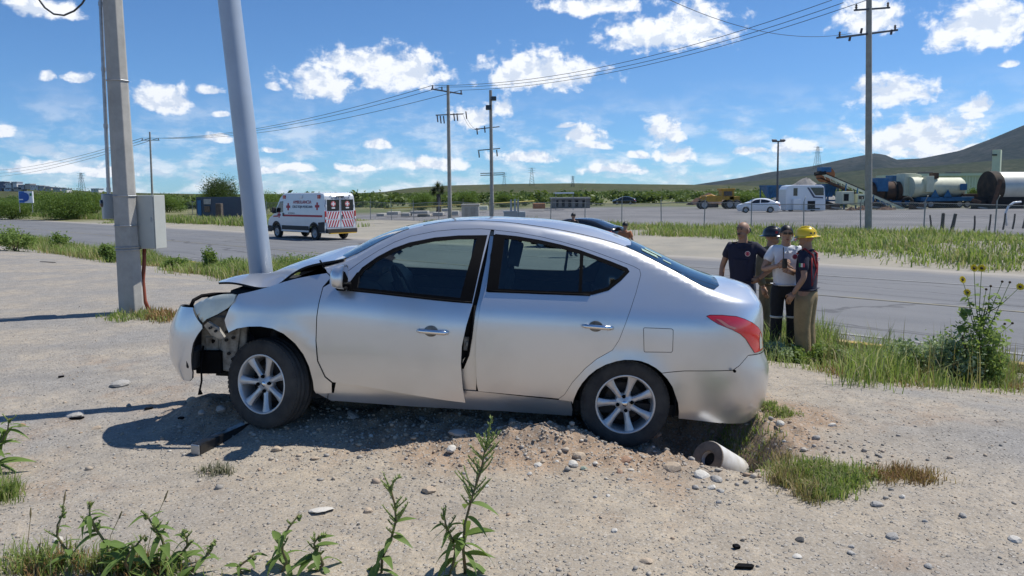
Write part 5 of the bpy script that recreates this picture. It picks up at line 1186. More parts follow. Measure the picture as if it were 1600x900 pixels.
def ambulance():
    X, Y = (486-800)/1180*41.0, 41.0
    A = empty('ambulance', (0, 0, 0), 0, 'white ambulance van with red crosses and a chevron-striped rear, parked beyond the road', 'ambulance')
    head = math.atan2(RT.y, RT.x); c = Vector((X, Y, -.60)); A.location = c - Vector((math.cos(head), math.sin(head), 0))*2.8; A.rotation_euler.z = head; A.scale = (.93, .93, .93)
    prof = [(0.02, .42), (0, .62), (.0, 1.5), (.05, 2.40), (.16, 2.54), (.5, 2.60), (4.0, 2.60), (4.35, 2.52), (4.62, 2.34), (5.28, 1.42), (5.72, 1.22), (5.92, 1.08), (6.0, .85), (6.0, .40)]
    # shell: stations across the width with tumblehome
    V = []; ys = [(-1.0, .0), (-1.02, .5), (1.02, .5), (1.0, 0)]
    n = len(prof); F_ = []
    rows = [(-.86, .965), (-.96, .99), (-1.01, 1.0), (1.01, 1.0), (.96, .99), (.86, .965)]
    def pt(x, z, y):
        k = 1-.075*max(0, (z-1.3)/1.3)**1.4; return Vector((x, y*k, z))
    lay = [(-1.02, .0), (-.97, .04), (.97, .04), (1.02, .0)]
    for y, gr in lay:
        for x, z in prof: V.append(pt(x, z+(gr if z > 2 else 0)*.8, y))
    for i in range(3):
        for k in range(n-1): F_.append((i*n+k, i*n+k+1, (i+1)*n+k+1, (i+1)*n+k))
        F_.append((i*n+n-1, i*n, (i+1)*n, (i+1)*n+n-1))
    # side faces split round the wheel arches
    body = MB().add(V, F_)
    def side(y, flip):
        poly = list(prof[::-1])
        def arch(xc): return [(xc+.46*math.cos(a), .42+.50*math.sin(a)) for a in np.linspace(math.pi, 0, 10)]
        pl = [(x, z) for x, z in prof[:]]
        lower = [(6.0, .40)]
        ring_ = [(0.02, .42)]+arch(1.05)+arch(5.05)+[(6.0, .40)]
        full = ring_+[(x, z) for x, z in prof[::-1][1:-1]]
        V2, T = fill(full, (), .35)
        P = [pt(x, z, y) for x, z in V2]; body.add(P, [tuple(t) if flip else tuple(t[::-1]) for t in T])
    side(1.02, False); side(-1.02, True)
    bo = body.build('van_body', M_amb, A, auto=35)
    def plate(name, poly, m, parent, y=1.02, off=.008, th=.01, sides=(1, -1)):
        for sd in sides:
            V2, T = fill(poly, (), .3); P = np.array([pt(x, z, sd*y) for x, z in V2]); P[:, 1] += sd*off
            o = tris_obj(name, P, T if sd < 0 else T[:, ::-1], m, parent); solid(o, th, 1 if False else -1)
    plate('side_window', [(4.28, 1.52), (5.10, 1.50), (5.02, 1.64), (4.62, 2.14), (4.28, 2.16)], M_glassdark, A)
    plate('quarter_glass', [(5.13, 1.50), (5.22, 1.44), (4.98, 1.76)], M_glassdark, A)
    plate('side_stripe', [(.22, 1.28), (4.25, 1.28), (4.25, 1.39), (.22, 1.39)], M_cross, A)
    plate('side_stripe', [(4.85, 1.24), (5.4, 1.24), (5.35, 1.30), (4.85, 1.33)], M_cross, A)
    plate('side_trim', [(1.6, .52), (4.45, .52), (4.45, .76), (1.6, .76)], M_bumper, A, off=.02)
    plate('side_trim', [(.0, .44), (.62, .44), (.62, .98), (.0, 1.02)], M_bumper, A, off=.02)
    plate('door_handle', [(4.18, 1.30), (4.30, 1.30), (4.30, 1.48), (4.18, 1.48)], M_bumper, A, off=.03)
    plate('front_bumper', [(5.55, .36), (6.02, .36), (6.05, .62), (5.95, .72), (5.6, .72)], M_bumper, A, off=.025)
    def arc(xc): return [(xc+.54*math.cos(a), .42+.58*math.sin(a)) for a in np.linspace(0, math.pi, 12)]+[(xc+.45*math.cos(a), .42+.49*math.sin(a)) for a in np.linspace(math.pi, 0, 12)]
    for xc in (1.05, 5.05): plate('arch_trim', arc(xc), M_bumper, A, off=.02)
    def cross(x, z, r): return [(x-r/3, z-r), (x+r/3, z-r), (x+r/3, z-r/3), (x+r, z-r/3), (x+r, z+r/3), (x+r/3, z+r/3), (x+r/3, z+r), (x-r/3, z+r), (x-r/3, z+r/3), (x-r, z+r/3), (x-r, z-r/3), (x-r/3, z-r/3)]
    for x, z, r in ((3.72, 1.86), (.72, 1.86), (4.95, 1.36)) and ((3.72, 1.84, .21), (.72, 1.88, .21), (4.72, 1.36, .17)): plate('red_cross', cross(x, z, r), M_cross, A, off=.012)
    for sd in (1, -1):
        Mt = lambda x, z: Matrix.Translation(pt(x, z, sd*1.02)+Vector((0, sd*.014, 0))) @ Matrix.Rotation(math.pi if sd > 0 else 0, 4, 'Z') @ Matrix.Rotation(math.pi/2-.04, 4, 'X')
        text_obj('side_lettering', 'AMBULANCIA', .26, M_cross, A, Mt(2.25, 2.10), .003, 1.15)
        text_obj('side_lettering', 'CRUZ ROJA MEXICANA', .20, M_letter, A, Mt(2.22, 1.84), .003, .98)
        text_obj('side_lettering', '065 EMERGENCIAS', .085, M_letter, A, Mt(3.35, 1.47), .002)
        text_obj('side_lettering', 'SALTILLO', .085, M_letter, A, Mt(.75, 1.18), .002) if False else None
        for x in (.55, 2.35, 4.15): 
            MB().box(pt(x, 2.40, sd*1.02)+Vector((0, sd*.02, 0)), (.26, .07, .20)).build('side_beacon', M_lampred if x != 2.35 else M_amb, A, bevel=.02)
    # front face
    MB().add([pt(4.66, 2.30, -.85)+Vector((.02, 0, 0)), pt(4.66, 2.30, .85)+Vector((.02, 0, 0)), pt(5.26, 1.46, .92)+Vector((.02, 0, 0)), pt(5.26, 1.46, -.92)+Vector((.02, 0, 0))], [(0, 1, 2, 3)]).build('windscreen', M_glassdark, A)
    # rear face: two doors, windows, chevrons, lamps, step
    for sd in (1, -1):
        d_ = MB().box((-.012, sd*.47, 1.45), (.03, .88, 1.92)).build('rear_door', M_amb, A, bevel=.01)
        MB().box((-.032, sd*.46, 1.93), (.012, .80, .62)).build('rear_window', M_glassdark, d_, bevel=.005)
        em = Matrix.Translation((-.040, sd*.46, 2.0)) @ Matrix.Rotation(-math.pi/2, 4, 'Y')
        MB().lathe([(.001, .002), (.155, .002), (.155, 0)], 20, em).build('rear_emblem', mat('emblem_pink', (.55, .12, .12), .5), d_)
        MB().prism([(y_, z_) for y_, z_ in [(-.035, -.12), (.035, -.12), (.035, -.035), (.12, -.035), (.12, .035), (.035, .035), (.035, .12), (-.035, .12), (-.035, .035), (-.12, .035), (-.12, -.035), (-.035, -.035)]], .002, .006, em).build('rear_cross', M_amb, d_)
        MB().box((-.040, sd*.46, 1.78), (.004, .22, .07)).build('rear_plate_text', M_amb, d_)
        for row, z0, hh in ((0, 1.18, .40), (1, .72, .40)):
            MB().box((-.032, sd*.46, z0+hh/2), (.010, .84, hh)).build('chevron_board', M_amb, d_)
            for k in range(5):
                y0 = .06+k*.17
                pts = [(y0, z0), (y0+.085, z0), (y0+.085+.0, z0), ]
                a0, a1 = y0, y0+.085; sh = -.16
                q = [(a0+.16, z0), (a1+.16, z0), (a1+sh+.16, z0+hh), (a0+sh+.16, z0+hh)]
                q = [(min(max(a, .045), .875), b) for a, b in q]
                MB().add([(-.040, sd*a, b) for a, b in q], [(0, 1, 2, 3)]).build('chevron_stripe', M_cross, d_)
        MB().box((-.02, sd*.965, 1.30), (.06, .10, .62)).build('tail_lamp', M_lampred, A, bevel=.02)
        MB().box((-.03, sd*.965, 1.22), (.06, .085, .14)).build('tail_lens', M_amb, A, bevel=.01)
        MB().box((-.03, sd*.62, 2.46), (.04, .10, .05)).build('rear_beacon', M_black, A)
        for z_ in (1.05, 1.9): MB().box((-.03, sd*.93, z_), (.05, .04, .12)).build('door_hinge', M_amb, A)
    MB().box((-.045, -.10, 1.28), (.04, .07, .22)).build('door_handle', M_bumper, A, bevel=.01)
    MB().box((-.03, 0, 2.40), (.06, .5, .08)).build('brake_lamp', M_black, A, bevel=.01)
    text_obj('rear_lettering', 'AMBULANCIA', .14, M_letter, A, Matrix.Translation((-.034, 0, 2.32)) @ Matrix.Rotation(-math.pi/2, 4, 'Z') @ Matrix.Rotation(math.pi/2, 4, 'X'), .003, 1.4)
    MB().box((-.10, 0, .52), (.20, 1.98, .24)).build('rear_bumper', M_bumper, A, bevel=.03)
    MB().box((-.20, .0, .385), (.22, 1.7, .04)).build('rear_step', M_yel, A)
    MB().box((3, 0, .45), (5.0, 1.5, .16)).build('chassis', M_dark, A)
    for sd in (1, -1):
        simple_wheel(A, (1.05, sd*.90, .36), .36, .24, sd); simple_wheel(A, (5.05, sd*.90, .36), .36, .24, sd)
        MB().box((5.02, sd*1.17, 1.62), (.12, .22, .34)).box((5.06, sd*1.05, 1.5), (.05, .16, .05)).build('door_mirror', M_bumper, A, bevel=.03)
    return A
ambulance()
# background sedans share the wreck's undamaged body lines
def arch_poly(uc): return [(uc+.37*math.cos(a), .32+.37*math.sin(a)) for a in np.linspace(-.35, math.pi+.35, 18)]
def sedan_shell():
    SE_, SF_ = U0R-LDR, U0F+LDF
    outer = [(SE_, .2), (SF_, .2), (SF_, .75)]
    tp = TOP([(3.2, .0), (3.15, 1)]); outer += [(SF_, .80), (SF_, C_ZR(3.3)+1.0)]
    outer += [tuple(p) for p in TOP([(3.0, 1), (2.6, 1), (2.2, 1), (1.8, 1), (1.2, 1), (.5, 1), (0, 1), (-.5, 1), (-.9, 1)])]+[(SE_, C_ZR(-1.05)+1.0), (SE_, .9)]
    holes = [UZ(fwin), UZ(rwin), cut_center(TOP(screen)), cut_center(TOP(backlt)), UZ(arch_poly(0)), UZ(arch_poly(2.605))]
    V2, T = fill(outer, [[tuple(q) for q in h] for h in holes], .085); P = carF(V2[:, 0], V2[:, 1])
    V = np.concatenate([P, P*np.array([1, -1, 1])]); return V, orient_out(V, np.concatenate([T, T[:, ::-1]+len(P)]))
SH_V, SH_T = sedan_shell()
def panes(polys, top):
    for pl in polys:
        V2, T = fill([tuple(q) for q in (TOP(pl) if top else UZ(pl))], (), .12); P = carF(V2[:, 0], V2[:, 1], .01 if not top else 0)
        if top: P[:, 2] -= .005
        V = np.concatenate([P, P*np.array([1, -1, 1])]); yield V, orient_out(V, np.concatenate([T, T[:, ::-1]+len(P)]))
def background_sedan(name, loc, rz, m, label, lamp_m=M_lampred):
    S_ = empty(name, loc, rz, label, 'car'); me = tris_obj('body', SH_V, SH_T, m, S_, True)
    for nm, pl, top in (('side_window', fwin, 0), ('side_window', rwin, 0)):
        for V, T in panes([pl], top):
            h_ = len(V)//2
            for sd, sel in ((1, T[np.all(T < h_, 1)]), (-1, T[np.all(T >= h_, 1)]-h_)):
                tris_obj(nm, V[:h_] if sd > 0 else V[h_:], sel, M_glassdark, S_, True)
    for nm, pl in (('windscreen', screen), ('back_window', backlt)):
        for V, T in panes([pl], 1): tris_obj(nm, V, T, M_glassdark, S_, True)
    for sd in (1, -1):
        for u in (0, 2.605): simple_wheel(S_, (u, sd*.70, .31), .31, .19, sd)
        V2, T = fill([tuple(q) for q in UZ(lamp)], (), .08); P = carF(V2[:, 0], V2[:, 1], -.008); P[:, 1] *= sd; tris_obj('tail_lamp', P, orient_out(P, T), lamp_m, S_, True)
        V2, T = fill([tuple(q) for q in UZ(hl)], (), .08); P = carF(V2[:, 0], V2[:, 1], -.008); P[:, 1] *= sd; tris_obj('head_lamp', P, orient_out(P, T), M_white_lens, S_, True)
        MB().box((2.05, sd*.92, 1.13), (.10, .18, .13)).build('door_mirror', m, S_, bevel=.03)
        for u, z in ((1.41, .84), (.25, .88)): p = carF(np.array([u]), np.array([z]))[0]; MB().box((u, sd*(p[1]+.012), z), (.2, .025, .025)).build('door_handle', m, S_, bevel=.008)
    MB().box((1.3, 0, .3), (3.6, 1.4, .2)).build('chassis', M_dark, S_)
    return S_
M_darkcar = mat('charcoal_paint', (.018, .02, .024), .25, .3, coat=.8); M_whitecar = mat('white_car_paint', (.72, .74, .76), .3, coat=.6)
hd = math.atan2(RT.y, RT.x)
background_sedan('parked_sedan', ((926-800)/1180*33+.2, 32.0, -.66), hd+.25, M_darkcar, 'dark sedan on the far shoulder, half hidden behind the silver wreck').scale = (.92, .95, .82)
Y = 84.; X = (1195-800)/1180*Y; background_sedan('parked_sedan', (X+.5, Y, -.62), R(170), M_whitecar, 'white sedan parked in the gravel yard behind the fence')
Y = 150.; X = (985-800)/1180*Y; background_sedan('parked_sedan', (X, Y, -.62), R(175), M_darkcar, 'small black car far off at the back of the yard')
# ================================================================== fence, poles, wires, yard
GZ = -.62
def wxy(px, Y): return (px-800)/1180*Y
M_fence = mat('fence_steel', (.30, .31, .31), .5, .5, noise=.3, nscale=3)
def mesh_mat():
    m = bpy.data.materials.new('chain_link'); m.use_nodes = True; T = NT(m.node_tree); o = T.n('ShaderNodeOutputMaterial')
    P = T.n('ShaderNodeTexCoord').outputs['UV'] if False else T.n('ShaderNodeTexCoord').outputs['Object']
    mm = T.vm('DOT_PRODUCT', P, (RT.x, RT.y, 0)); sp = T.n('ShaderNodeSeparateXYZ', i={0: P})
    a = T.m('FRACT', T.m('MULTIPLY', T.m('ADD', mm, sp.outputs[2]), 11.0)); b = T.m('FRACT', T.m('MULTIPLY', T.m('SUBTRACT', mm, sp.outputs[2]), 11.0))
    f = T.m('MAXIMUM', T.m('LESS_THAN', a, .075), T.m('LESS_THAN', b, .075))
    tr = T.n('ShaderNodeBsdfTransparent'); df = T.n('ShaderNodeBsdfPrincipled', i={'Base Color': (.33, .34, .34, 1), 'Roughness': .5, 'Metallic': .4})
    T.link(T.n('ShaderNodeMixShader', i={0: f, 1: tr.outputs[0], 2: df.outputs[0]}).outputs[0], o.inputs[0]); return m
M_link = mesh_mat()
FN = 42.6; fm0, fm1 = -14.0, 96.0
fx, fy = road_xy(FN, 30); fence = empty('chain_link_fence', (fx, fy, GZ), 0, 'long chain-link fence with steel posts along the far side of the road', 'fence')
pm = None; rg = random.Random(3)
for k, m_ in enumerate(np.arange(fm0, fm1+.1, 3.1)):
    x, y = road_xy(FN+rg.uniform(-.1, .1), m_)
    if pm is None: pm = MB().tube([(0, 0, -.2), (0, 0, 1.75)], .032, 8).tube([(0, 0, 1.75), (.02, -.16, 2.0)], .018, 6).build('fence_post', M_fence, fence); o = pm
    else: o = pm.copy(); COL.objects.link(o)
    o.location = (x-fx, y-fy, rg.uniform(-.08, .06)); o.rotation_euler = (rg.uniform(-.03, .03), rg.uniform(-.03, .03), 0); o.parent = fence
a = Vector((*road_xy(FN, fm0), GZ)); b = Vector((*road_xy(FN, fm1), GZ)); O = fence.location
pts = [a.lerp(b, t)+Vector((0, 0, 1.62+.06*math.sin(t*60)-.03*math.sin(t*171))) for t in np.linspace(0, 1, 60)]
MB().tube(pts, .022, 6).build('top_rail', M_fence, fence, True, origin=O)
MB().tube([p-Vector((0, 0, 1.45)) for p in pts], .008, 5).build('bottom_wire', M_fence, fence, True, origin=O)
MB().add([p-O for p in pts]+[p-O-Vector((0, 0, 1.55)) for p in pts], [(k, k+1, 60+k+1, 60+k) for k in range(59)]).build('wire_mesh', M_link, fence)
# yellow painted pipe rail inside the fence
tag(MB().tube([at_y(600, 326, 66), at_y(700, 321, 66), at_y(760, 318.5, 66), at_y(835, 314, 66)], .05, 8).build('pipe_rail', mat('rail_yellow', (.52, .42, .10), .6), None, True), 'pale yellow pipe rail running behind the chain-link fence', 'rail')
# old wooden posts with barbed wire on the right
M_oldwood = mat('weathered_wood', (.11, .09, .075), .9, noise=.4, nscale=6, bump=.3)
WP = [(1455, 358, 336, -2), (1470, 361, 333, 4), (1485, 360, 334, 8), (1522, 356, 337, 1), (1545, 355, 335, 3), (1567, 354, 333, 4), (1582, 353, 334, 4), (1598, 352, 331, 5), (1620, 351, 332, 3)]
prev = []; bw_labels = ['first dark wooden fence post from the tall utility pole', 'thick leaning wooden post second from the utility pole', 'tilted broad wooden post third from the utility pole', 'thin wooden fence post fourth from the utility pole', 'thin wooden fence post fifth from the utility pole', 'thin leaning wooden post sixth from the utility pole', 'thin wooden post under the white bent pipe', 'last thin wooden post at the picture edge', 'thin wooden post just past the bent pipe']
for k, (px, yb, yt, ln) in enumerate(WP):
    Y = 41.0+k*.1; b_ = at_y(px, yb+5, Y); t_ = at_y(px+ln, yt, Y); r = .10 if k in (1, 2) else .05
    o = MB().tube([b_-b_, (t_-b_)*.5+Vector((.02, 0, 0)), t_-b_], [r, r*.95, r*.85], 7).build('wooden_post', M_oldwood, None, auto=50); o.location = b_; tag(o, bw_labels[k], 'post', 'old wooden fence posts'); prev.append((b_, t_))
bw_ = empty('barbed_wire', prev[0][0], 0, 'rusty barbed wire strung between the old wooden posts', 'wire')
for f in (.35, .62, .9): MB().tube([b_.lerp(t_, f) for b_, t_ in prev], .006, 4).build('strand', M_fence, bw_, origin=prev[0][0])
pb = at_y(1588, 330, 42); o = MB().tube([Vector((0, 0, -.9)), Vector((-.1, 0, -.2)), Vector((.05, 0, .2)), Vector((.35, 0, .42)), Vector((.75, 0, .45))], .06, 8).build('bent_pipe', M_amb, None, True); o.location = at_y(1574, 328, 43); tag(o, 'white bent pipe arching over the wooden posts', 'pipe')
# ------------------------------------------------------------ utility poles
M_arm = mat('arm_steel', (.10, .10, .105), .6, .4); M_ins = mat('insulator', (.07, .05, .045), .4)
def utility_pole(px, Y, ytop, ybase, label, arms, r0=.17, r1=.10):
    t = at_y(px[0], ytop, Y); b_ = Vector((at_y(px[1], ybase, Y).x, Y, gz(at_y(px[1], ybase, Y).x, Y)-.2))
    U = empty('utility_pole', b_, 0, label, 'utility pole', 'concrete utility poles of the overhead line')
    MB().tube([Vector((0, 0, 0)), (t-b_)*.5, t-b_], [r0, (r0+r1)/2, r1], 12).build('shaft', M_conc2, U, auto=40)
    tips = []
    for (x0, y0, x1, y1, dy, ins, th) in arms:
        p, q = at_y(x0, y0, Y-dy), at_y(x1, y1, Y+dy); am = MB().tube([p-b_, q-b_], th, 4).build('cross_arm', M_arm, U)
        for f in ins:
            c = p.lerp(q, f); MB().lathe([(.02, 0), (.07, .05), (.035, .09), (.08, .14), (.035, .18), (.07, .23), (.02, .30)], 8, Matrix.Translation(c-b_)).build('insulator', M_ins, am); tips.append(c+Vector((0, 0, .3)))
    return U, b_, tips
UR, ubR, tipR = utility_pole((1358, 1357), 40.5, -70, 367, 'tall concrete utility pole with two cross arms rising behind the rescuers', [(1308, 59, 1402, 47, 1.2, (.04, .5, .96), .07), (1335, 16, 1390, 12, .5, (.05, .45, .95), .06)], .19, .13)
for x, y in ((1327, 64), (1345, 52), (1392, 54)): p = at_y(x, y, 40.3)-ubR; MB().tube([p, p+Vector((.05, 0, .25))], .06, 6).build('fuse_cutout', M_ins, UR)
UM, ubM, tipM = utility_pole((700, 703), 62, 133, 340, 'utility pole with fuse cut-outs nearer the ambulance, left of the pair', [(674, 139, 722, 147, .8, (.04, .34, .97), .07), (681, 180, 724, 178, .8, (), .06)], .18, .12)
for x, y in ((683, 186), (688, 188), (693, 188), (709, 184), (714, 184), (728, 181)):
    p = at_y(x, y, 62)-ubM; MB().tube([p+Vector((0, 0, .35)), p+Vector((.06, 0, -.25))], .055, 6).build('fuse_cutout', M_ins, UM)
UN, ubN, tipN = utility_pole((766.5, 769), 66, 141, 338, 'utility pole with three low arms and a lamp, right of the pair', [(742, 202, 780, 198, .9, (), .06), (747, 235, 781, 232, .9, (), .06), (751, 271, 788, 270, .9, (), .05), (751, 274, 786, 273, .9, (), .05)], .18, .13)
for x, y, w, h in ((771.5, 154, .45, .35), (763.5, 168, .5, .4)): MB().box(at_y(x, y, 65.7)-ubN, (w, .4, h)).build('lamp_head', M_black, UN, bevel=.05)
for x, y in ((748, 238), (776, 236), (745, 202), (757, 199)): p = at_y(x, y, 65.8)-ubN; MB().tube([p+Vector((0, 0, .1)), p+Vector((.05, 0, -.45))], .06, 6).build('fuse_cutout', M_ins, UN)
UL, ubL, tipL = utility_pole((234, 239), 108, 206, 330, 'distant thin utility pole above the bushes on the left', [(221, 219, 249, 219, .8, (.05, .5, .95), .07)], .17, .11)
def wire(name, p, q, sag, label, r=.016):
    d_ = q-p; pts = [p+d_*t-Vector((0, 0, sag*4*t*(1-t))) for t in np.linspace(0, 1, 28)]
    o = MB().tube([v-p for v in pts], r, 5).build(name, M_black, None, True); o.location = p; tag(o, label, 'wire', 'overhead power lines')
names = ('top', 'middle', 'lowest')
for k in range(3):
    wire('overhead_wire', tipM[k], at_y((1300, 1318, 1400)[k], (0, 4, -16)[k], 40.5), 1.15, f'{names[k]} of three overhead wires between the tall right pole and the paired poles', .017)
    wire('overhead_wire', tipL[k], tipM[k], 1.2, f'{names[k]} of three overhead wires left of the paired poles', .022)
    wire('overhead_wire', at_y(-60, (262, 268, 274)[k], 300), tipL[k], 2.5, f'{names[k]} of three faint wires running off to the left edge', .035)
for k, (x0, y0) in enumerate(((724, 180), (728, 182))): wire('jumper_wire', at_y(x0, y0, 62), at_y(745+k*8, 200, 66), .5, ('upper', 'lower')[k]+' slack jumper wire between the paired poles', .012)
# service drop crossing the sky at top right
wire('overhead_wire', at_y(1030, -8, 30), at_y(1330, 52, 40.3), .7, 'thin wire dropping across the top of the sky to the tall right pole', .012)
# floodlight mast
Y = 92.; b_ = Vector((wxy(1214, Y), Y, GZ)); U = empty('floodlight_mast', b_, 0, 'slim floodlight mast standing beside the white bus', 'lamp post')
t_ = at_y(1216, 221, Y)-b_; MB().tube([(0, 0, 0), t_], [.14, .09], 8).build('mast', M_arm, U, auto=40); MB().box(t_, (1.3, .5, .14)).build('cross_bar', M_arm, U); 
for dx in (-.5, .5): MB().box(t_+Vector((dx, -.1, .12)), (.55, .4, .22), (.3, 0, 0)).build('floodlight', M_arm, U, bevel=.04)
# lattice pylons far away
def pylon(px, yt, yb, Y, label):
    t_ = at_y(px, yt, Y); b_ = at_y(px, yb, Y); h = t_.z-b_.z; U = empty('pylon', b_, 0, label, 'pylon', 'lattice power pylons on the skyline')
    m = MB(); r = Y/1180*.22
    w0, w1 = h*.14, h*.035
    for sx in (-1, 1):
        for sy in (-1, 1): m.tube([(sx*w0, sy*w0, 0), (sx*w1, sy*w1, h)], r, 4)
    for k in range(7):
        z0, z1 = h*k/7, h*(k+1)/7; a0 = w0+(w1-w0)*k/7; a1 = w0+(w1-w0)*(k+1)/7
        for sy in (-1, 1): m.tube([(-a0, sy*a0, z0), (a1, sy*a1, z1)], r*.7, 4).tube([(a0, sy*a0, z0), (-a1, sy*a1, z1)], r*.7, 4)
    m.build('lattice', M_arm, U); a = MB()
    for z in (.72, .85, .97): a.tube([(-h*.2, 0, h*z), (h*.2, 0, h*z)], r, 4)
    a.build('arms', M_arm, U)
pylon(1277, 229, 264, 1000, 'tall lattice pylon above the conveyor on the mountain slope'); pylon(831, 262, 290, 1100, 'lattice pylon at the middle of the low mesa'); pylon(788, 270, 290, 1200, 'small lattice pylon between the paired poles and the mesa centre'); pylon(895, 275, 292, 1200, 'small lattice pylon right of the mesa centre'); pylon(128, 270, 300, 900, 'faint lattice pylon above the left bushes')
# ------------------------------------------------------------ yard machinery
M_mblue = mat('machine_blue', (.035, .16, .33), .55, noise=.35, nscale=1.5); M_cream = mat('machine_cream', (.70, .70, .52), .6, noise=.2, nscale=1.2); M_rust = mat('rust', (.12, .065, .04), .9, noise=.5, nscale=1.5, col2=(.05, .035, .03))
M_orange = mat('machine_orange', (.40, .15, .05), .7, noise=.35, nscale=1.5); M_palegreen = mat('pale_green_sheet', (.66, .70, .52), .7, noise=.12, nscale=.6); M_ygrader = mat('grader_yellow', (.58, .33, .03), .6, noise=.4, nscale=1.5, col2=(.34, .19, .04)); M_silvt = mat('aluminium_tank', (.55, .55, .50), .45, .3, noise=.2, nscale=.6); M_soot_shade = mat('soot_and_shade', (.02, .02, .02), .9, noise=.3)  # last black also stands in for shade in openings and under the tank
def B(px0, py0, px1, py1, Y, d, m=None):
    """box covering a picture rectangle at distance Y, depth d"""
    a, c = at_y(px0, py0, Y), at_y(px1, py1, Y); return (a+c)/2+Vector((0, d/2, 0)), (abs(c.x-a.x), d, abs(a.z-c.z))
def bx(name, rect, Y, d, m, parent, bevel=.03, rot=None):
    c, s_ = B(*rect, Y, d); return MB().box(c-Vector(parent.location), s_, rot).build(name, m, parent, bevel=bevel)
def machine(name, px, Y, label, cat): return empty(name, (wxy(px, Y), Y, GZ), 0, label, cat)
# motor grader
Y = 104.; G = machine('motor_grader', 1125, Y, 'rusty yellow motor grader parked behind the white sedan', 'grader')
bx('engine_hood', (1099, 306, 1128, 315, ), Y, 1.6, M_ygrader, G); bx('cab', (1128, 296, 1147, 312), Y, 1.7, M_ygrader, G); bx('cab_window', (1131, 299, 1144, 306), Y-.05, .1, M_glassdark, G, 0); bx('rear_body', (1140, 307, 1156, 317), Y, 1.7, M_ygrader, G); bx('cab_roof', (1126, 294.5, 1149, 297), Y-.1, 1.9, M_ygrader, G)
MB().tube([Vector((-2.6, .8, 1.5)), Vector((-1, .8, 1.9)), Vector((.2, .8, 1.4))], .14, 8).build('frame', M_ygrader, G); MB().box((-1.0, .4, .45), (2.2, .2, .55), (0, 0, .5)).build('blade', M_rust, G)
for dx in (-2.2, 1.3, 2.3): simple_wheel(G, (dx, -.1, .6), .62, .4, -1); simple_wheel(G, (dx, 1.7, .6), .62, .4, 1)
# white bus
Y = 88.; G = machine('white_bus', 1258, Y, 'white coach parked in the yard with a dark slanted side window', 'bus')
hull = [(1228, 329), (1228, 296), (1232, 290.5), (1240, 289), (1284, 289), (1288, 292), (1290, 310), (1290, 329)]
pl = [(at_y(x, y, Y).x-G.location.x, at_y(x, y, Y).z-G.location.z) for x, y in hull]; MX = Matrix(((1, 0, 0, 0), (0, 0, 1, 0), (0, 1, 0, 0), (0, 0, 0, 1)))
MB().prism(pl, 0, 2.4, MX).build('coach_body', M_amb, G, bevel=.08)
for rect in ((1240, 294, 1246, 306),): bx('side_window', rect, Y-.02, .06, M_glassdark, G, 0)
pl = [(at_y(x, y, Y).x-G.location.x, at_y(x, y, Y).z-G.location.z) for x, y in ((1266, 293), (1287, 293), (1287, 305), (1274, 305))]; MB().prism(pl, -.03, .03, MX).build('slanted_window', M_glassdark, G)
pl = [(at_y(x, y, Y).x-G.location.x, at_y(x, y, Y).z-G.location.z) for x, y in ((1261, 293), (1264, 293), (1273, 307), (1286, 308), (1286, 310), (1271, 309))]; MB().prism(pl, -.03, .03, MX).build('side_stripe', M_letter, G)
bx('open_hatch', (1262, 314, 1281, 327), Y-.02, .06, M_soot_shade, G, 0); bx('hatch_door', (1274, 312, 1288, 325), Y-.1, .06, M_amb, G, 0); bx('side_box', (1240, 311, 1252, 328), Y-.5, .45, M_amb, G)
for px in (1236, 1270): simple_wheel(G, (wxy(px, Y)-G.location.x, .15, .5), .5, .3, -1); simple_wheel(G, (wxy(px, Y)-G.location.x, 2.25, .5), .5, .3, 1)
# blue bins
def frame_bin(px0, px1, y0, y1, Y, label):
    G = machine('feed_bin', (px0+px1)/2, Y, label, 'bin'); w = wxy(px1, Y)-wxy(px0, Y); h = at_y(px0, y0, Y).z-GZ
    MB().add([(-w/2, 0, h), (w/2, 0, h), (w/2, 3, h), (-w/2, 3, h), (-w*.25, .8, h*.5), (w*.25, .8, h*.5), (w*.25, 2.2, h*.5), (-w*.25, 2.2, h*.5)], [(0, 1, 5, 4), (1, 2, 6, 5), (2, 3, 7, 6), (3, 0, 4, 7)]).build('hopper', M_mblue, G)
    for sx in (-1, 1):
        for y_ in (0, 3): MB().tube([(sx*w*.46, y_, 0), (sx*w*.46, y_, h)], .10, 4).build('leg', M_mblue, G)
        MB().tube([(sx*w*.46, 0, h*.2), (sx*w*.1, 0, h*.85)], .06, 4).build('brace', M_mblue, G)
    MB().box((0, 0, h), (w*1.05, .15, .25)).build('rim_beam', M_mblue, G); MB().box((0, 3, h), (w*1.05, .15, .25)).build('rim_beam', M_mblue, G); MB().box((0, .2, h*.35), (w, .2, .2)).box((0, 1.5, .5), (w*1.1, 2.6, .4)).build('cross_beam', M_mblue, G)
frame_bin(1198, 1227, 291, 320, 100, 'blue steel feed bin on legs left of the white bus'); frame_bin(1288, 1309, 289, 320, 98, 'blue steel feed bin frame right of the white bus')
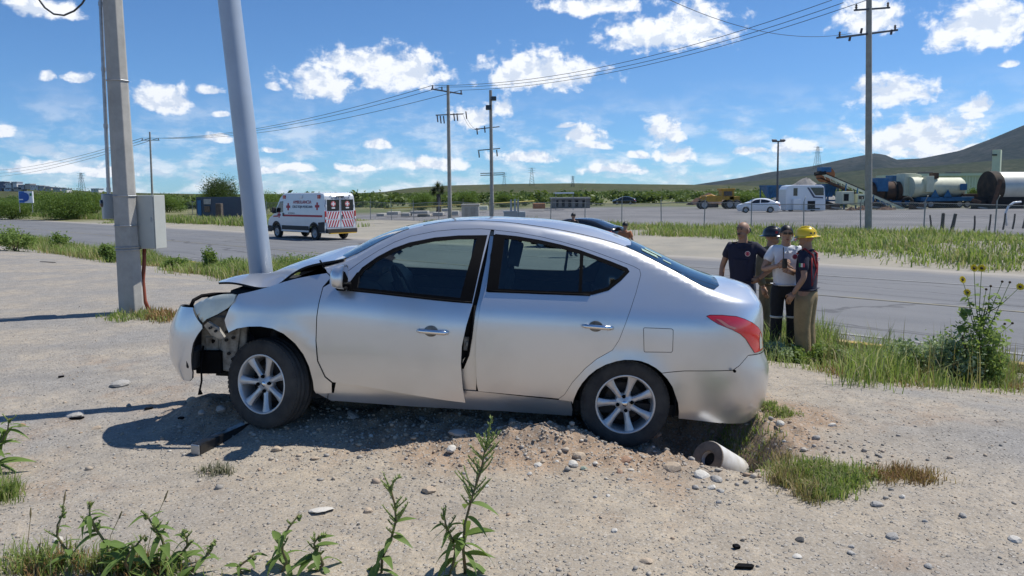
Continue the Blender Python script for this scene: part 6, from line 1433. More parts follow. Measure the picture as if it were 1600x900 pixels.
# gravel heap
def heap(px, py, Y, rx, h, m, label):
    n, k = 40, 12; V = []; F_ = []
    rr = np.random.default_rng(int(px))
    for i in range(k+1):
        t = i/k
        for j in range(n): a = 2*math.pi*j/n; q = rx*t*(1+.08*math.sin(3*a)+.05*rr.normal()*(t > .1)); V.append((q*math.cos(a), q*.8*math.sin(a), h*(1-t**1.2)+.08*rr.normal()*(t < .95)))
    F_ = [(i*n+j, (i+1)*n+j, (i+1)*n+(j+1) % n, i*n+(j+1) % n) for i in range(k) for j in range(n)]
    o = MB().add(V, F_).build('gravel_heap', m, None, True); o.location = (wxy(px, Y), Y, GZ-.05); tag(o, label, 'heap')
M_heap = mat('crushed_stone', (.26, .255, .25), .95, noise=.25, nscale=2, bump=.5, bscale=8)
heap(1258, 0, 118, 6.0, 4.4, M_heap, 'grey heap of crushed stone rising behind the white bus'); heap(1108, 0, 140, 4, 2.2, M_rust, 'brown dirt heap left of the yellow grader')
# conveyor
Y = 96.; G = machine('conveyor', 1345, Y, 'inclined belt conveyor with an orange drum head and blue cover', 'conveyor'); O = Vector(G.location)
p0, p1 = at_y(1282, 271, Y), at_y(1412, 327, Y); dv = (p1-p0); L = dv.length; ang = math.atan2(-dv.z, dv.x); M_belt = mat('belt', (.05, .045, .04), .8)
for dz, m, nm in ((.25, M_belt, 'belt'), (-.55, M_rust, 'lower_chord'), (.02, M_cream, 'side_plate')): MB().box((p0+p1)/2-O+Vector((0, .6 if nm != 'side_plate' else .0, dz)), (L, 1.2 if nm != 'side_plate' else .08, .16 if nm != 'side_plate' else .3), (0, ang, 0)).build(nm, m, G)
for k in range(15):
    t = (k+.5)/15; c = p0+dv*t-O; MB().tube([c+Vector((0, 0, .1)), c+Vector((.3, 0, -.55))], .05, 4).build('lattice_bar', M_cream, G)
MB().tube([at_y(1293, 273, Y)-O, at_y(1293, 273, Y)-O+Vector((0, 1.4, 0))], .95, 18).build('head_drum', M_orange, G, auto=40); bx('head_cover', (1284, 261, 1299, 269), Y-.1, 1.5, M_mblue, G); MB().tube([at_y(1273, 272, Y)-O, at_y(1290, 270, Y)-O], .25, 6).build('chute', M_soot_shade, G)
for x, y in ((1322, 287), (1340, 294), (1365, 305)): p = at_y(x, y, Y)-O; MB().tube([p, Vector((p.x-.2, p.y, 0))], .10, 4).tube([p+Vector((0, 1.2, 0)), Vector((p.x+.4, p.y+1.2, 0))], .10, 4).build('support_leg', M_mblue, G)
MB().lathe([(.4, -.1), (.75, -.1), (.75, .1), (.4, .1)], 20, Matrix.Translation(at_y(1418, 316, Y)-O) @ Matrix.Rotation(math.pi/2, 4, 'X'), close=True).build('tail_wheel', M_soot_shade, G, True)
# dryer drum on blue trailer
Y = 100.; G = machine('dryer_drum', 1400, Y, 'rusty rotary dryer drum on a blue trailer frame behind the utility pole', 'drum'); O = Vector(G.location)
MB().tube([at_y(1366, 300, Y)-O+Vector((0, 1.4, 0)), at_y(1426, 299, Y)-O+Vector((0, 1.4, 0))], 1.35, 24).build('drum', M_rust, G, auto=40)
for x in (1385, 1403): MB().tube([at_y(x, 300, Y)-O+Vector((-.12, 1.4, 0)), at_y(x, 300, Y)-O+Vector((.12, 1.4, 0))], 1.46, 24).build('riding_ring', M_soot_shade, G, auto=40)
bx('blue_hood', (1372, 278, 1388, 299), Y-.1, 2.0, M_mblue, G); bx('trailer_frame', (1366, 314, 1440, 320), Y, 2.6, M_mblue, G); bx('control_box', (1381, 320, 1389, 326), Y-.3, .6, M_cream, G)
for x in (1372, 1392, 1410, 1425): p = at_y(x, 312, Y)-O; MB().tube([p, Vector((p.x, p.y, 0))], .14, 4).build('support_leg', M_mblue, G)
bx('far_housing', (1395, 274, 1412, 284), Y+3, 2, M_mblue, G)
pl = [(at_y(x, y, Y).x-O.x, at_y(x, y, Y).z-O.z) for x, y in ((1413, 271), (1430, 271), (1440, 274), (1432, 300), (1424, 306), (1411, 306))]; MB().prism(pl, -.2, 2.0, MX).build('cream_hopper', M_cream, G, bevel=.05)
MB().box((0, 0, 0), (.01, .01, .01)) 
# cream tank on trailer
Y = 98.; G = machine('bitumen_tank', 1485, Y, 'cream horizontal tank with a blue square panel on a blue trailer', 'tank'); O = Vector(G.location)
c0, c1 = at_y(1437, 292.5, Y)-O+Vector((0, 1.5, 0)), at_y(1513, 292.5, Y)-O+Vector((0, 1.5, 0)); MB().tube([c0, c1-Vector((.3, 0, 0)), c1], [1.28, 1.28, 1.05], 26).build('tank_shell', M_cream, G, auto=40)
MB().tube([c0+Vector((-.5, 0, 0)), c0+Vector((.5, 0, 0))], 1.36, 26).build('tank_collar', M_cream, G, auto=40); bx('blue_panel', (1501, 287, 1511, 297), Y+.1, .1, M_mblue, G, 0); bx('square_duct', (1449, 275, 1459, 300), Y-.2, 1.0, M_cream, G)
bx('top_valve', (1457, 270, 1467, 279), Y+.6, .8, M_rust, G); bx('trailer_frame', (1440, 308, 1522, 314), Y, 2.6, M_mblue, G); bx('deck_plate', (1505, 303, 1535, 308), Y+.2, 2.4, M_rust, G)
for x in (1461, 1481): p = at_y(x, 304, Y)-O; MB().add([p+Vector((-.6, 0, -.4)), p+Vector((.6, 0, -.4)), p+Vector((0, 0, .7))], [(0, 1, 2)]).build('tank_saddle', M_mblue, G)
bx('belly_shadow_box', (1462, 314, 1500, 325), Y+.4, 1.6, M_soot_shade, G)  # black box painted in for the shade below the tank
for px in (1445, 1455, 1500, 1512, 1524): simple_wheel(G, (wxy(px, Y)-O.x, .3, .5), .5, .3, -1)
# large silver tank and chimney
Y = 92.; G = machine('silver_tank', 1575, Y, 'big silver tank with a sooty black front end at the picture edge', 'tank'); O = Vector(G.location)
c0, c1 = at_y(1562, 293, Y)-O+Vector((0, 2, 0)), at_y(1720, 293, Y)-O+Vector((0, 2, 0)); MB().tube([c0, c1], 1.95, 28).build('tank_shell', M_silvt, G, auto=40); MB().tube([c0-Vector((.3, 0, 0)), c0+Vector((.7, 0, 0))], 2.03, 28).build('sooty_end', mat('sooty_rust', (.07, .05, .035), .9, noise=.4, nscale=1.2, col2=(.02, .02, .018)), G, auto=40)
bx('support_block', (1545, 308, 1600, 326), Y+.4, 3, M_soot_shade, G); bx('ladder', (1556, 280, 1560, 322), Y-.6, .15, M_rust, G, 0, (0, .25, 0))
Y = 120.; G = machine('chimney_duct', 1561, Y, 'square pale green duct chimney rising above the silver tank', 'chimney'); bx('duct', (1555, 234, 1565.5, 300), Y, 1.1, M_palegreen, G, .03, (0, 0, R(50))); bx('duct_bracket', (1551, 241, 1558, 243), Y-.1, .2, M_soot_shade, G, 0)
# long pale building
Y = 128.; G = machine('sheet_metal_shed', 1505, Y, 'long low pale green sheet-metal shed behind the tanks', 'shed'); bx('wall', (1428, 274, 1560, 312), Y, 12, M_palegreen, G, 0); bx('roof', (1426, 271.5, 1562, 274.2), Y-.4, 12.8, M_palegreen, G, 0)
for k in range(28): bx('sheet_rib', (1431+k*4.6, 274.5, 1431.7+k*4.6, 311), Y-.08, .1, M_palegreen, G, 0)
for x in (1448, 1492): bx('roof_vent', (x, 268, x+10, 271.5), Y+4, 3, M_arm, G)
# odds and ends along the yard
def lump(name, rect, Y, d, m, label, cat, bev=.05):
    G = machine(name, (rect[0]+rect[2])/2, Y, label, cat); bx('body', rect, Y, d, m, G, bev); return G
G = lump('concrete_kiosk', (721, 319.5, 748, 341), 60, 1.3, M_conc, 'grey concrete electrical kiosk beside the paired poles', 'kiosk'); bx('door_recess', (726, 325, 731, 340), 59.97, .06, M_conc2, G, 0); bx('door_recess', (735, 325, 743, 340), 59.97, .06, M_conc2, G, 0); bx('cap', (720, 319, 749, 321), 59.9, 1.5, M_conc, G)
G = lump('transformer_cabinet', (787, 331, 821, 340), 62, 1.2, M_meter, 'low grey-blue transformer cabinet right of the paired poles', 'cabinet'); bx('cooling_fin', (797, 312, 800, 331), 62.2, .3, M_meter, G, 0); bx('cooling_fin', (803, 311, 806, 331), 62.2, .3, M_meter, G, 0); bx('cooling_fin', (808, 312, 811, 331), 62.2, .3, M_meter, G, 0); bx('lid', (786, 330, 808, 332), 61.9, 1.4, M_meter, G, 0)
G = lump('ruined_wall', (862, 310, 922, 326), 118, 4, mat('grimy_wall', (.26, .25, .23), .95, noise=.45, nscale=.4, col2=(.10, .095, .09)), 'grimy low ruined building behind the fence', 'building', 0)
for x in (868, 878, 888, 899, 910): bx('opening', (x, 313, x+4.5, 323), 117.9, .3, M_soot_shade, G, 0)
bx('wall_cap', (861, 308.6, 923, 310.2), 117.7, 4.6, M_conc, G, 0)
G = machine('canopy', 882, 105, 'thin white canopy roof on posts behind the fence', 'canopy'); bx('roof', (867, 300.5, 897, 302.5), 105, 4, M_amb, G, 0); bx('post', (868, 302, 869, 330), 105.2, .1, M_fence, G, 0); bx('post', (895, 302, 896, 330), 105.2, .1, M_fence, G, 0)
rgb = random.Random(5)
PAL = ['leftmost pale slab', 'second pale slab', 'third pale slab', 'fourth pale slab', 'fifth pale slab', 'sixth pale slab', 'seventh pale slab', 'rightmost pale slab']
for k, (x0, y0, x1, y1) in enumerate([(604, 331, 622, 336), (626, 333, 640, 338), (640, 330, 668, 334), (652, 335, 672, 338.5), (676, 332, 692, 337), (704, 330, 716, 336), (588, 334, 600, 338), (690, 326, 700, 330)]): lump('concrete_slab', (x0, y0, x1, y1), 78+k*.8, 2.0, M_conc, f'pale concrete slab in the yard, number {k+1} counted along the fence' if False else PAL[k]+' of those lying behind the chain-link fence', 'slab')
lump('scrap_box', (833, 318, 852, 326), 100, 2.5, M_orange, 'rusty orange scrap container behind the fence', 'container'); lump('scrap_crate', (746, 322, 762, 328), 95, 2, M_cream, 'cream crate between the paired poles', 'crate')
for k, (x, w, h) in enumerate([(1330, 14, 5), (1347, 20, 7), (1385, 26, 5)]): heap(x, 0, 90+k, w/1180*90/2*1.2, h/1180*90, M_rust, ('small dark spoil heap just right of the blue bin', 'dark spoil heap left of the utility pole foot', 'long dark spoil heap right of the utility pole')[k])
G = lump('generator_box', (1316, 299, 1334, 319), 94, 2, M_cream, 'beige generator box under the conveyor head', 'generator'); bx('grille', (1319, 303, 1326, 314), 93.95, .1, M_soot_shade, G, 0)
G = lump('control_cabin', (1340, 303, 1352, 321), 95, 2, M_palegreen, 'pale green control cabin beside the tall utility pole', 'cabin'); bx('window', (1342, 306, 1350, 311), 94.95, .1, M_glassdark, G, 0)
G = lump('silo_hopper', (1419, 273, 1436, 305), 103, 2.4, M_cream, 'cream square hopper between the drum and the tank', 'hopper'); bx('hatch', (1423, 279, 1431, 288), 102.95, .1, M_rust, G, 0)
for k, (x0, y0, x1, y1, lb) in enumerate([(1296, 318, 1312, 327, 'rusty scrap heap right of the white bus'), (1357, 316, 1378, 326, 'dark machine parts at the foot of the utility pole'), (1428, 318, 1444, 327, 'dark machine parts under the cream hopper'), (1526, 314, 1540, 327, 'black drums before the silver tank')]):
    G = lump('scrap_parts', (x0, y0, x1, y1), 93-k*.3, 1.2, M_rust if k % 2 == 0 else M_soot_shade, lb, 'scrap'); bx('plate', (x0-2, y0-2, (x0+x1)/2, y0+3), 92.8-k*.3, .8, M_soot_shade if k % 2 == 0 else M_rust, G, .04, (.2, .3, .2)); bx('pipe_piece', (x0+3, y1-3, x1+5, y1-1), 92.5-k*.3, .2, M_fence, G, 0, (0, .1, .3))
# blue shed on the left
G = lump('blue_shed', (306, 308, 378, 345), 74, 2.6, mat('shed_blue', (.05, .075, .11), .6, noise=.2), 'dark blue metal shed behind the leaning pole', 'shed', 0); bx('wall_sign', (318, 311, 329, 319), 73.9, .08, M_conc, G, 0); bx('door_frame', (308, 313, 315, 345), 73.9, .08, M_mblue, G, 0); bx('window', (319, 322, 328, 331), 73.9, .08, M_glassdark, G, 0)
bx('corner_post', (377, 308, 379, 346), 73.8, .2, M_conc, G, 0)
G = lump('stone_pillar', (336, 318, 346, 345), 72, .6, M_oldwood, 'squat dark stump beside the blue shed', 'stump')
# billboard
Y = 68.; G = machine('billboard', 39, Y, 'blue and white roadside billboard in front of the left bushes', 'billboard'); bx('panel', (28.5, 299, 51.5, 317), Y, .15, M_amb, G, 0); bx('blue_field', (29, 299.3, 38, 316.7), Y-.03, .04, mat('sign_blue', (.02, .13, .42), .5), G, 0)
O = Vector(G.location); c = at_y(38, 308, Y-.04)-O; MB().lathe([(.001, 0), (.42, 0)], 20, Matrix.Translation(c) @ Matrix.Rotation(math.pi/2, 4, 'X')).build('round_logo', mat('sign_blue_dark', (.015, .09, .34), .5), G)
bx('green_mark', (46, 302, 49, 306), Y-.03, .04, M_flag_g, G, 0); bx('text_line', (30, 311, 36, 312.5), Y-.05, .03, M_amb, G, 0)
for x in (30, 50): bx('post', (x, 317, x+.8, 332), Y+.05, .08, M_fence, G, 0)
# town on the left hill
TW = [(2, 284, 9, 12), (14, 286, 12, 6), (22, 284.5, 9, 7), (33, 289, 10, 4), (43, 287.5, 8, 5), (54, 290, 14, 4), (64, 291, 9, 4), (75, 292.5, 10, 3.5), (88, 293.5, 12, 3), (27, 293, 12, 3), (10, 294, 14, 3), (100, 295, 8, 2.6), (148, 295, 12, 2.5), (-12, 286, 12, 8)]
TL = ['tall dark-blue block', 'long white block', 'bright white block', 'low grey house', 'pale house', 'wide pale warehouse', 'small white house', 'low cream house', 'long grey warehouse', 'beige house below the bright block', 'white shed row', 'tiny pale house', 'lone pale shed right of the town', 'white block at the very edge']
TM = [mat('town_wall_white', (.62, .62, .62), .8), mat('town_wall_grey', (.36, .37, .39), .8), mat('town_wall_blue', (.10, .13, .20), .7), mat('town_wall_beige', (.45, .40, .34), .8)]
for k, (x, y, w, h) in enumerate(TW):
    Y = 1100.; G = machine('town_building', x, Y, TL[k]+' of the far town on the left hill', 'building'); G['group'] = 'buildings of the far hill town'
    m = TM[[2, 0, 0, 1, 3, 0, 1, 3, 1, 3, 0, 0, 0, 0][k]]; bx('wall', (x-w/2, y, x+w/2, y+h+3), Y, 14, m, G, 0); bx('roof', (x-w/2-.4, y-.6, x+w/2+.4, y), Y-.5, 15, TM[1], G, 0)
    if w > 8:
        for j in range(3): bx('window', (x-w/2+1.5+j*w/3.4, y+1.2, x-w/2+2.6+j*w/3.4, y+2.4), Y-.3, .5, TM[2], G, 0)
# ================================================================== vegetation
L_bush = leaf_mat('bush_leaf', (.075, .14, .026), (.16, .24, .055), .4)
L_dark = leaf_mat('dark_leaf', (.028, .055, .014), (.06, .10, .025), .25)
L_weed = leaf_mat('weed_leaf', (.14, .22, .05), (.26, .35, .11), .45)
L_grass = leaf_mat('grass_blade', (.17, .25, .05), (.33, .40, .13), .45, (.50, .44, .25, .25))
L_dry = leaf_mat('dry_grass', (.30, .20, .09), (.42, .34, .18), .3)
L_reddry = leaf_mat('red_dry_grass', (.26, .13, .06), (.36, .22, .10), .3)
L_silver = leaf_mat('silvery_leaf', (.25, .33, .17), (.42, .50, .32), .4)
M_stem = mat('green_stem', (.12, .17, .05), .7, noise=.25, nscale=20); M_redstem = mat('reddish_stem', (.16, .10, .05), .7, noise=.25, nscale=20, col2=(.11, .14, .05)); M_bark = mat('bark', (.12, .09, .065), .95, noise=.35, nscale=8, bump=.4)
L_spike = leaf_mat('seed_spike', (.20, .27, .08), (.30, .36, .13), .3); M_petal = leaf_mat('yellow_petal', (.72, .48, .01), (.80, .58, .02), .35); M_disc = mat('flower_disc', (.05, .03, .012), .9, bump=.5)
def leaf_cloud(seed, n, rad, size, clumps=26, flat=.8, aspect=.45, spread=.30):
    r = np.random.default_rng(seed); rad = np.array(rad, float)
    d = r.normal(size=(clumps, 3)); d /= np.linalg.norm(d, axis=1)[:, None]; c = d*(r.random((clumps, 1))**.45)*rad*.82; c[:, 2] = np.abs(c[:, 2]) if flat < 0 else c[:, 2]
    cr = r.uniform(.6, 1.3, clumps)*spread
    k = r.integers(0, clumps, n); P = c[k]+r.normal(size=(n, 3))*cr[k, None]*rad*.72
    a = r.normal(size=(n, 3)); a /= np.linalg.norm(a, axis=1)[:, None]; b = r.normal(size=(n, 3)); b -= a*np.sum(a*b, 1)[:, None]; b /= np.linalg.norm(b, axis=1)[:, None]
    s = size*r.uniform(.6, 1.35, (n, 1)); w = s*aspect; nrm = np.cross(a, b)
    V = np.stack([P-a*s*.5, P+b*w*.5+nrm*s*.06, P+a*s*.5, P-b*w*.5+nrm*s*.06], 1).reshape(-1, 3)
    return V, np.arange(n*4).reshape(-1, 4)
_BUSH = {}
def bush(loc, w, d, h, label, leafm=None, seed=0, n=2600, size=.09, cat='bush', trunk=True, name='bush', group=None, clumps=30):
    G = empty(name, loc, random.uniform(0, 6.28), label, cat, group)
    V, T = leaf_cloud(seed, n, (w/2, d/2, h*.52), size, clumps); V[:, 2] += h*.52; V[:, 2] = np.maximum(V[:, 2], .01*h)
    tris_obj('crown', V, T, leafm or L_bush, G)
    rg = random.Random(seed); m = MB()
    for k in range(5):
        a = rg.uniform(0, 6.28); q = rg.uniform(.15, .34)*w; m.tube([(0, 0, -.05), (q*.35*math.cos(a), q*.35*math.sin(a), h*.3), (q*math.cos(a), q*math.sin(a), h*rg.uniform(.55, .8))], [h*.022, h*.015, h*.006], 5)
    m.build('trunk', M_bark, G); return G
def pbush(px, yb, wpx, hpx, Y, label, **kw):
    s_ = Y/1180; x = wxy(px, Y); z = at_y(px, yb, Y).z if kw.pop('free', False) else gz(x, Y)
    return bush((x, Y, z-.05), wpx*s_, wpx*s_*.8, hpx*s_, label, **kw)
# big bushes left, behind the road
pbush(105, 333, 118, 46, 80, 'broad dark green bush right of the billboard', seed=1, n=23400, size=0.154, clumps=70)
pbush(20, 345, 80, 34, 82, 'green bush in front of the billboard at the left edge', seed=2, n=15600, size=0.143, clumps=50)
pbush(142, 330, 60, 40, 84, 'bush between the billboard bush and the meter box', seed=3, n=13000, size=0.143, clumps=40)
pbush(205, 330, 60, 30, 95, 'bush seen between the concrete pole and the far utility pole', seed=4, n=10400, size=0.165, clumps=36)
pbush(265, 325, 60, 30, 110, 'bush behind the cable cabinet', seed=5, n=10400, size=0.176, clumps=36)
pbush(347, 330, 72, 55, 96, 'dark leafy tree left of the leaning pole', seed=6, n=20800, size=0.165, leafm=L_dark, clumps=60, name='tree', cat='tree')
pbush(372, 342, 40, 28, 78, 'low shrub against the leaning pole at the shed', seed=7, n=7800, size=0.110)
pbush(425, 322, 50, 34, 110, 'sparse thorn tree just behind the ambulance nose', seed=8, n=4680, size=0.143, name='tree', cat='tree')
pbush(560, 318, 60, 16, 150, 'low green bush right of the ambulance roof', seed=9, n=7800, size=0.220)
pbush(660, 325, 46, 30, 112, 'bush left of the yucca tree', seed=10, n=10400, size=0.176)
pbush(730, 322, 48, 30, 116, 'bush between the paired poles', seed=11, n=10400, size=0.176)
pbush(790, 320, 40, 22, 130, 'round bush right of the paired poles', seed=12, n=7800, size=0.193)
pbush(1318, 322, 30, 22, 106, 'small green bush under the conveyor', seed=13, n=6500, size=0.154); pbush(1520, 312, 22, 28, 108, 'green shrub between the cream tank and the silver tank', seed=14, n=6500, size=0.154)
pbush(1170, 312, 70, 18, 150, 'green scrub bush left of the floodlight mast', seed=15, n=10400, size=0.231)
# yucca tree
Y = 100.; G = empty('yucca_tree', (wxy(686, Y), Y, GZ), 0, 'dark spiky yucca tree left of the paired poles', 'yucca')
MB().tube([(0, 0, 0), (.1, 0, 1.2), (.0, 0, 2.4)], [.35, .28, .25], 8).build('trunk', M_bark, G, True)
r = np.random.default_rng(8); n = 700; c = np.array([[-.6, 0, 2.7], [.5, .2, 2.9], [0, -.2, 3.3]])[r.integers(0, 3, n)]; d = r.normal(size=(n, 3)); d /= np.linalg.norm(d, axis=1)[:, None]; sd = np.cross(d, [0, 0, 1.]); sd /= np.linalg.norm(sd, axis=1)[:, None]+1e-6
V = np.stack([c-sd*.045, c+sd*.045, c+d*r.uniform(.7, 1.05, (n, 1))], 1).reshape(-1, 3); tris_obj('crown', V, np.arange(n*3).reshape(-1, 3), leaf_mat('yucca_leaf', (.03, .045, .02), (.08, .09, .05), .15), G)
# far scrub on the plain: one mass
def scrub():
    r = np.random.default_rng(21); Vs = []; Ts = []; b = 0
    V0 = [leaf_cloud(100+k, 260, (1, .8, .5), .30, 14) for k in range(5)]
    for _ in range(1500):
        Y = 125+ (r.random()**1.6)*900; X = (r.random()*2-1)*Y*.85
        n_ = RN.x*X+RN.y*Y
        if n_ < 26 or (n_ < 120 and X > -70 and Y < 135) or (X > 25 and Y < 150): continue
        if X < -40 and n_ < 44: continue
        s_ = r.uniform(1.2, 3.0)*(1+Y/900); V, T = V0[r.integers(5)]; a = r.random()*6.28
        Q_ = V*np.array([s_*r.uniform(.9, 1.6), s_, s_*r.uniform(.7, 1.1)]); Q_ = np.stack([Q_[:, 0]*math.cos(a)-Q_[:, 1]*math.sin(a), Q_[:, 0]*math.sin(a)+Q_[:, 1]*math.cos(a), Q_[:, 2]+s_*.38], -1)+np.array([X, Y, GZ]); Vs.append(Q_); Ts.append(T+b); b += len(Q_)
    tag(tris_obj('scrub', np.concatenate(Vs), np.concatenate(Ts), leaf_mat('scrub_leaf', (.075, .12, .028), (.15, .20, .055), .25)), 'low green thorn scrub covering the plain below the hills', 'scrub', None, 'stuff')
scrub()
# ------------------------------------------------------------ grass
def grass(name, X, Y, Hh, per, m, label, spread=.05, wid=.006, lean=.5, seed=0, zoff=-.01):
    r = np.random.default_rng(seed); X = np.repeat(X, per); Y = np.repeat(Y, per); h = np.repeat(Hh, per)*r.uniform(.45, 1.15, len(X))
    a = r.random(len(X))*6.283; X = X+r.normal(0, spread, len(X)); Y = Y+r.normal(0, spread, len(X)); Z = H(X, Y)+zoff
    ln = h*lean*r.uniform(.15, 1.0, len(X)); dx, dy = np.cos(a)*ln, np.sin(a)*ln; w = wid*r.uniform(.7, 1.4, len(X)); px_, py_ = -np.sin(a)*w, np.cos(a)*w
    V = np.stack([np.stack([X-px_, Y-py_, Z], -1), np.stack([X+px_, Y+py_, Z], -1), np.stack([X+dx*.35+px_*.8, Y+dy*.35+py_*.8, Z+h*.62], -1), np.stack([X+dx*.35-px_*.8, Y+dy*.35-py_*.8, Z+h*.62], -1), np.stack([X+dx, Y+dy, Z+h*np.sqrt(np.maximum(1-(ln/h*.8)**2, .1))], -1)], 1)
    b = np.arange(len(X))[:, None]*5; T = np.concatenate([b+np.array([0, 1, 2]), b+np.array([0, 2, 3]), b+np.array([3, 2, 4])], 0)
    return tag(tris_obj(name, V.reshape(-1, 3), T, m), label, 'grass', None, 'stuff')
def px_ground(pts, n, seed, jx=8, jy=4, z0=-.3):
    """scatter ground points about picture positions (x, y, weight)"""
    r = np.random.default_rng(seed); w = np.array([p[2] if len(p) > 2 else 1 for p in pts], float); k = r.choice(len(pts), n, p=w/w.sum()); X = np.zeros(n); Y = np.zeros(n)
    for i, j_ in enumerate(k):
        x, y = pts[j_][0]+r.normal(0, jx), pts[j_][1]+r.normal(0, jy); p = at_z(x, y, z0)
        for _ in range(3): p = at_z(x, y, gz(p.x, p.y))
        X[i], Y[i] = p.x, p.y
    return X, Y
rr = np.random.default_rng(31)
# near-right verge in front of the rescuers
VR = [(x, 548+(x-1200)*.115) for x in range(1196, 1585, 9)]
X, Y = px_ground(VR, 640, 1, 9, 10); grass('grass', X, Y, rr.uniform(.05, .26, 640)*(.45+1.1*(vnoise(X, Y, 1.4, 3)+.5)), 14, L_grass, 'green roadside grass along the near verge behind the car', .06, .0045, .95, 2)
V2_ = [(1205, 545, 2), (1230, 550, 2), (1262, 540, 2), (1285, 545, 2), (1300, 552), (1220, 535, 2), (1245, 530, 2)]
X, Y = px_ground(V2_, 160, 5, 14, 8); grass('grass', X, Y, rr.uniform(.25, .5, 160), 16, L_grass, 'taller grass clump hiding the feet of the rescuers', .06, .005, .75, 3)
X, Y = px_ground([(x, 590+(x-1330)*.03) for x in range(1330, 1570, 8)], 240, 7, 8, 8); grass('grass', X, Y, rr.uniform(.12, .5, 240)*(.4+1.2*(vnoise(X, Y, 1.6, 6)+.5)), 11, L_grass, 'tall grass around the sunflower plant', .07, .0045, .85, 4)
X, Y = px_ground([(x, 575+(x-1300)*.05) for x in range(1300, 1600, 10)], 90, 9, 10, 10); grass('dry_grass', X, Y, rr.uniform(.3, .62, 90), 5, L_dry, 'dry straw stalks standing in the near verge', .05, .004, .35, 5)
X, Y = px_ground([(1310, 578), (1330, 585), (1380, 590), (1420, 597), (1585, 603, 2)], 120, 10, 16, 4); grass('dry_grass', X, Y, rr.uniform(.04, .10, 120), 14, L_reddry, 'reddish dry grass at the foot of the near verge', .08, .004, .9, 6)
# left verge along the road
NM = []
for k in range(3400):
    n_ = rr.normal(9.95, .55); m_ = 9+rr.random()**1.2*46; n_ = min(n_, 10.75-.3*rr.random())
    x, y = road_xy(n_, m_); NM.append((x, y))
NM = np.array(NM); cl = vnoise(NM[:, 0], NM[:, 1], .42, 5)+.5; NM = NM[cl > .40]; cl = cl[cl > .40]
grass('grass', NM[:, 0], NM[:, 1], .16+.85*(cl-.4), 18, L_grass, 'tufts of green grass along the left verge by the kerb', .16, .008, .9, 8)
grass('dry_grass', NM[::3, 0]+.3, NM[::3, 1]-.5, .10+.5*(cl[::3]-.4), 14, L_dry, 'yellowish dry grass edging the left verge', .2, .008, .9, 9)
# far verge and around the fence
FV = []
for k in range(9000):
    m_ = -26+rr.random()*100; n_ = 24.4+rr.random()*18.6; x, y = road_xy(n_, m_); FV.append((x, y, n_, m_))
FV = np.array(FV); cl = vnoise(FV[:, 0], FV[:, 1], .22, 7)+.5+.25*vnoise(FV[:, 0], FV[:, 1], .9, 8)
n0 = np.clip(24.6+.62*(FV[:, 3]-5.5), 24.5, 36)+vnoise(FV[:, 0], FV[:, 1], .3, 9)*3; want = sstep(0, 2.2, FV[:, 2]-n0)*(.95-.5*sstep(26, 40, FV[:, 3])); FV = FV[(cl < want) & (np.abs(FV[:, 1]) > 5)]
grass('grass', FV[:, 0], FV[:, 1], rr.uniform(.10, .42, len(FV))*(.4+1.3*(vnoise(FV[:, 0], FV[:, 1], .55, 4)+.5)), 20, leaf_mat('far_grass', (.16, .24, .045), (.30, .37, .11), .4, (.46, .40, .22, .28)), 'long green grass on the far verge below the fence', .36, .018, .95, 11)
FL = np.array([(*road_xy(28+abs(rr.normal(0, 2.0)), 44+rr.random()*64),) for _ in range(1200)]); grass('grass', FL[:, 0], FL[:, 1], rr.uniform(.25, .7, 1200), 18, L_grass, 'grass belt in front of the left bushes across the road', .35, .03, .5, 12)
# around the pole foot, the hole and odd weeds on the lot
X, Y = px_ground([(185, 497, 2), (205, 494), (230, 496), (250, 498), (225, 492)], 90, 12, 10, 3); grass('grass', X, Y, rr.uniform(.05, .14, 90), 10, L_grass, 'weedy grass round the foot of the concrete pole', .05, .006, .7, 13)
X, Y = px_ground([(238, 494), (250, 496, 2), (262, 495)], 80, 13, 9, 3); grass('dry_grass', X, Y, rr.uniform(.06, .16, 80), 10, L_reddry, 'rusty dry grass beside the concrete pole foot', .06, .006, .8, 14)
X, Y = px_ground([(1200, 735), (1235, 745, 2), (1265, 735, 3), (1285, 745, 3), (1310, 745, 3), (1330, 755, 2), (1280, 765, 2), (1300, 770, 2), (1350, 750)], 420, 14, 13, 8); grass('grass', X, Y, rr.uniform(.03, .10, 420), 12, L_grass, 'low green grass patch right of the pipe stub', .03, .003, .9, 15)
X, Y = px_ground([(1240, 755), (1220, 750), (1215, 720), (1265, 775)], 110, 15, 12, 7); grass('dry_grass', X, Y, rr.uniform(.04, .13, 110), 9, L_dry, 'straw-coloured tuft between the pipe stub and the green patch', .02, .0025, .8, 16)
X, Y = px_ground([(1370, 745), (1400, 740, 2), (1430, 745, 2), (1455, 755), (1385, 750)], 120, 16, 13, 5); grass('dry_grass', X, Y, rr.uniform(.03, .10, 120), 10, L_reddry, 'reddish dead grass at the right end of the green patch', .03, .0025, .9, 17)
X, Y = px_ground([(1205, 643), (1225, 648), (1190, 640)], 90, 17, 11, 3); grass('grass', X, Y, rr.uniform(.03, .07, 90), 10, L_grass, 'small weed patch just behind the rear bumper', .03, .003, 1.0, 18)
X, Y = px_ground([(1150, 660), (1130, 670), (1165, 675), (1110, 665)], 160, 18, 16, 8); grass('grass', X, Y, rr.uniform(.03, .08, 160), 10, L_grass, 'grass on the shaded lip of the hole under the rear bumper', .03, .003, .9, 19)
X, Y = px_ground([(340, 738)], 26, 19, 14, 3); grass('grass', X, Y, rr.uniform(.04, .09, 26), 8, leaf_mat('grey_weed', (.13, .13, .085), (.22, .21, .14), .2), 'small grey-green weed on the bare dirt below the beam', .02, .0028, 1.0, 20)
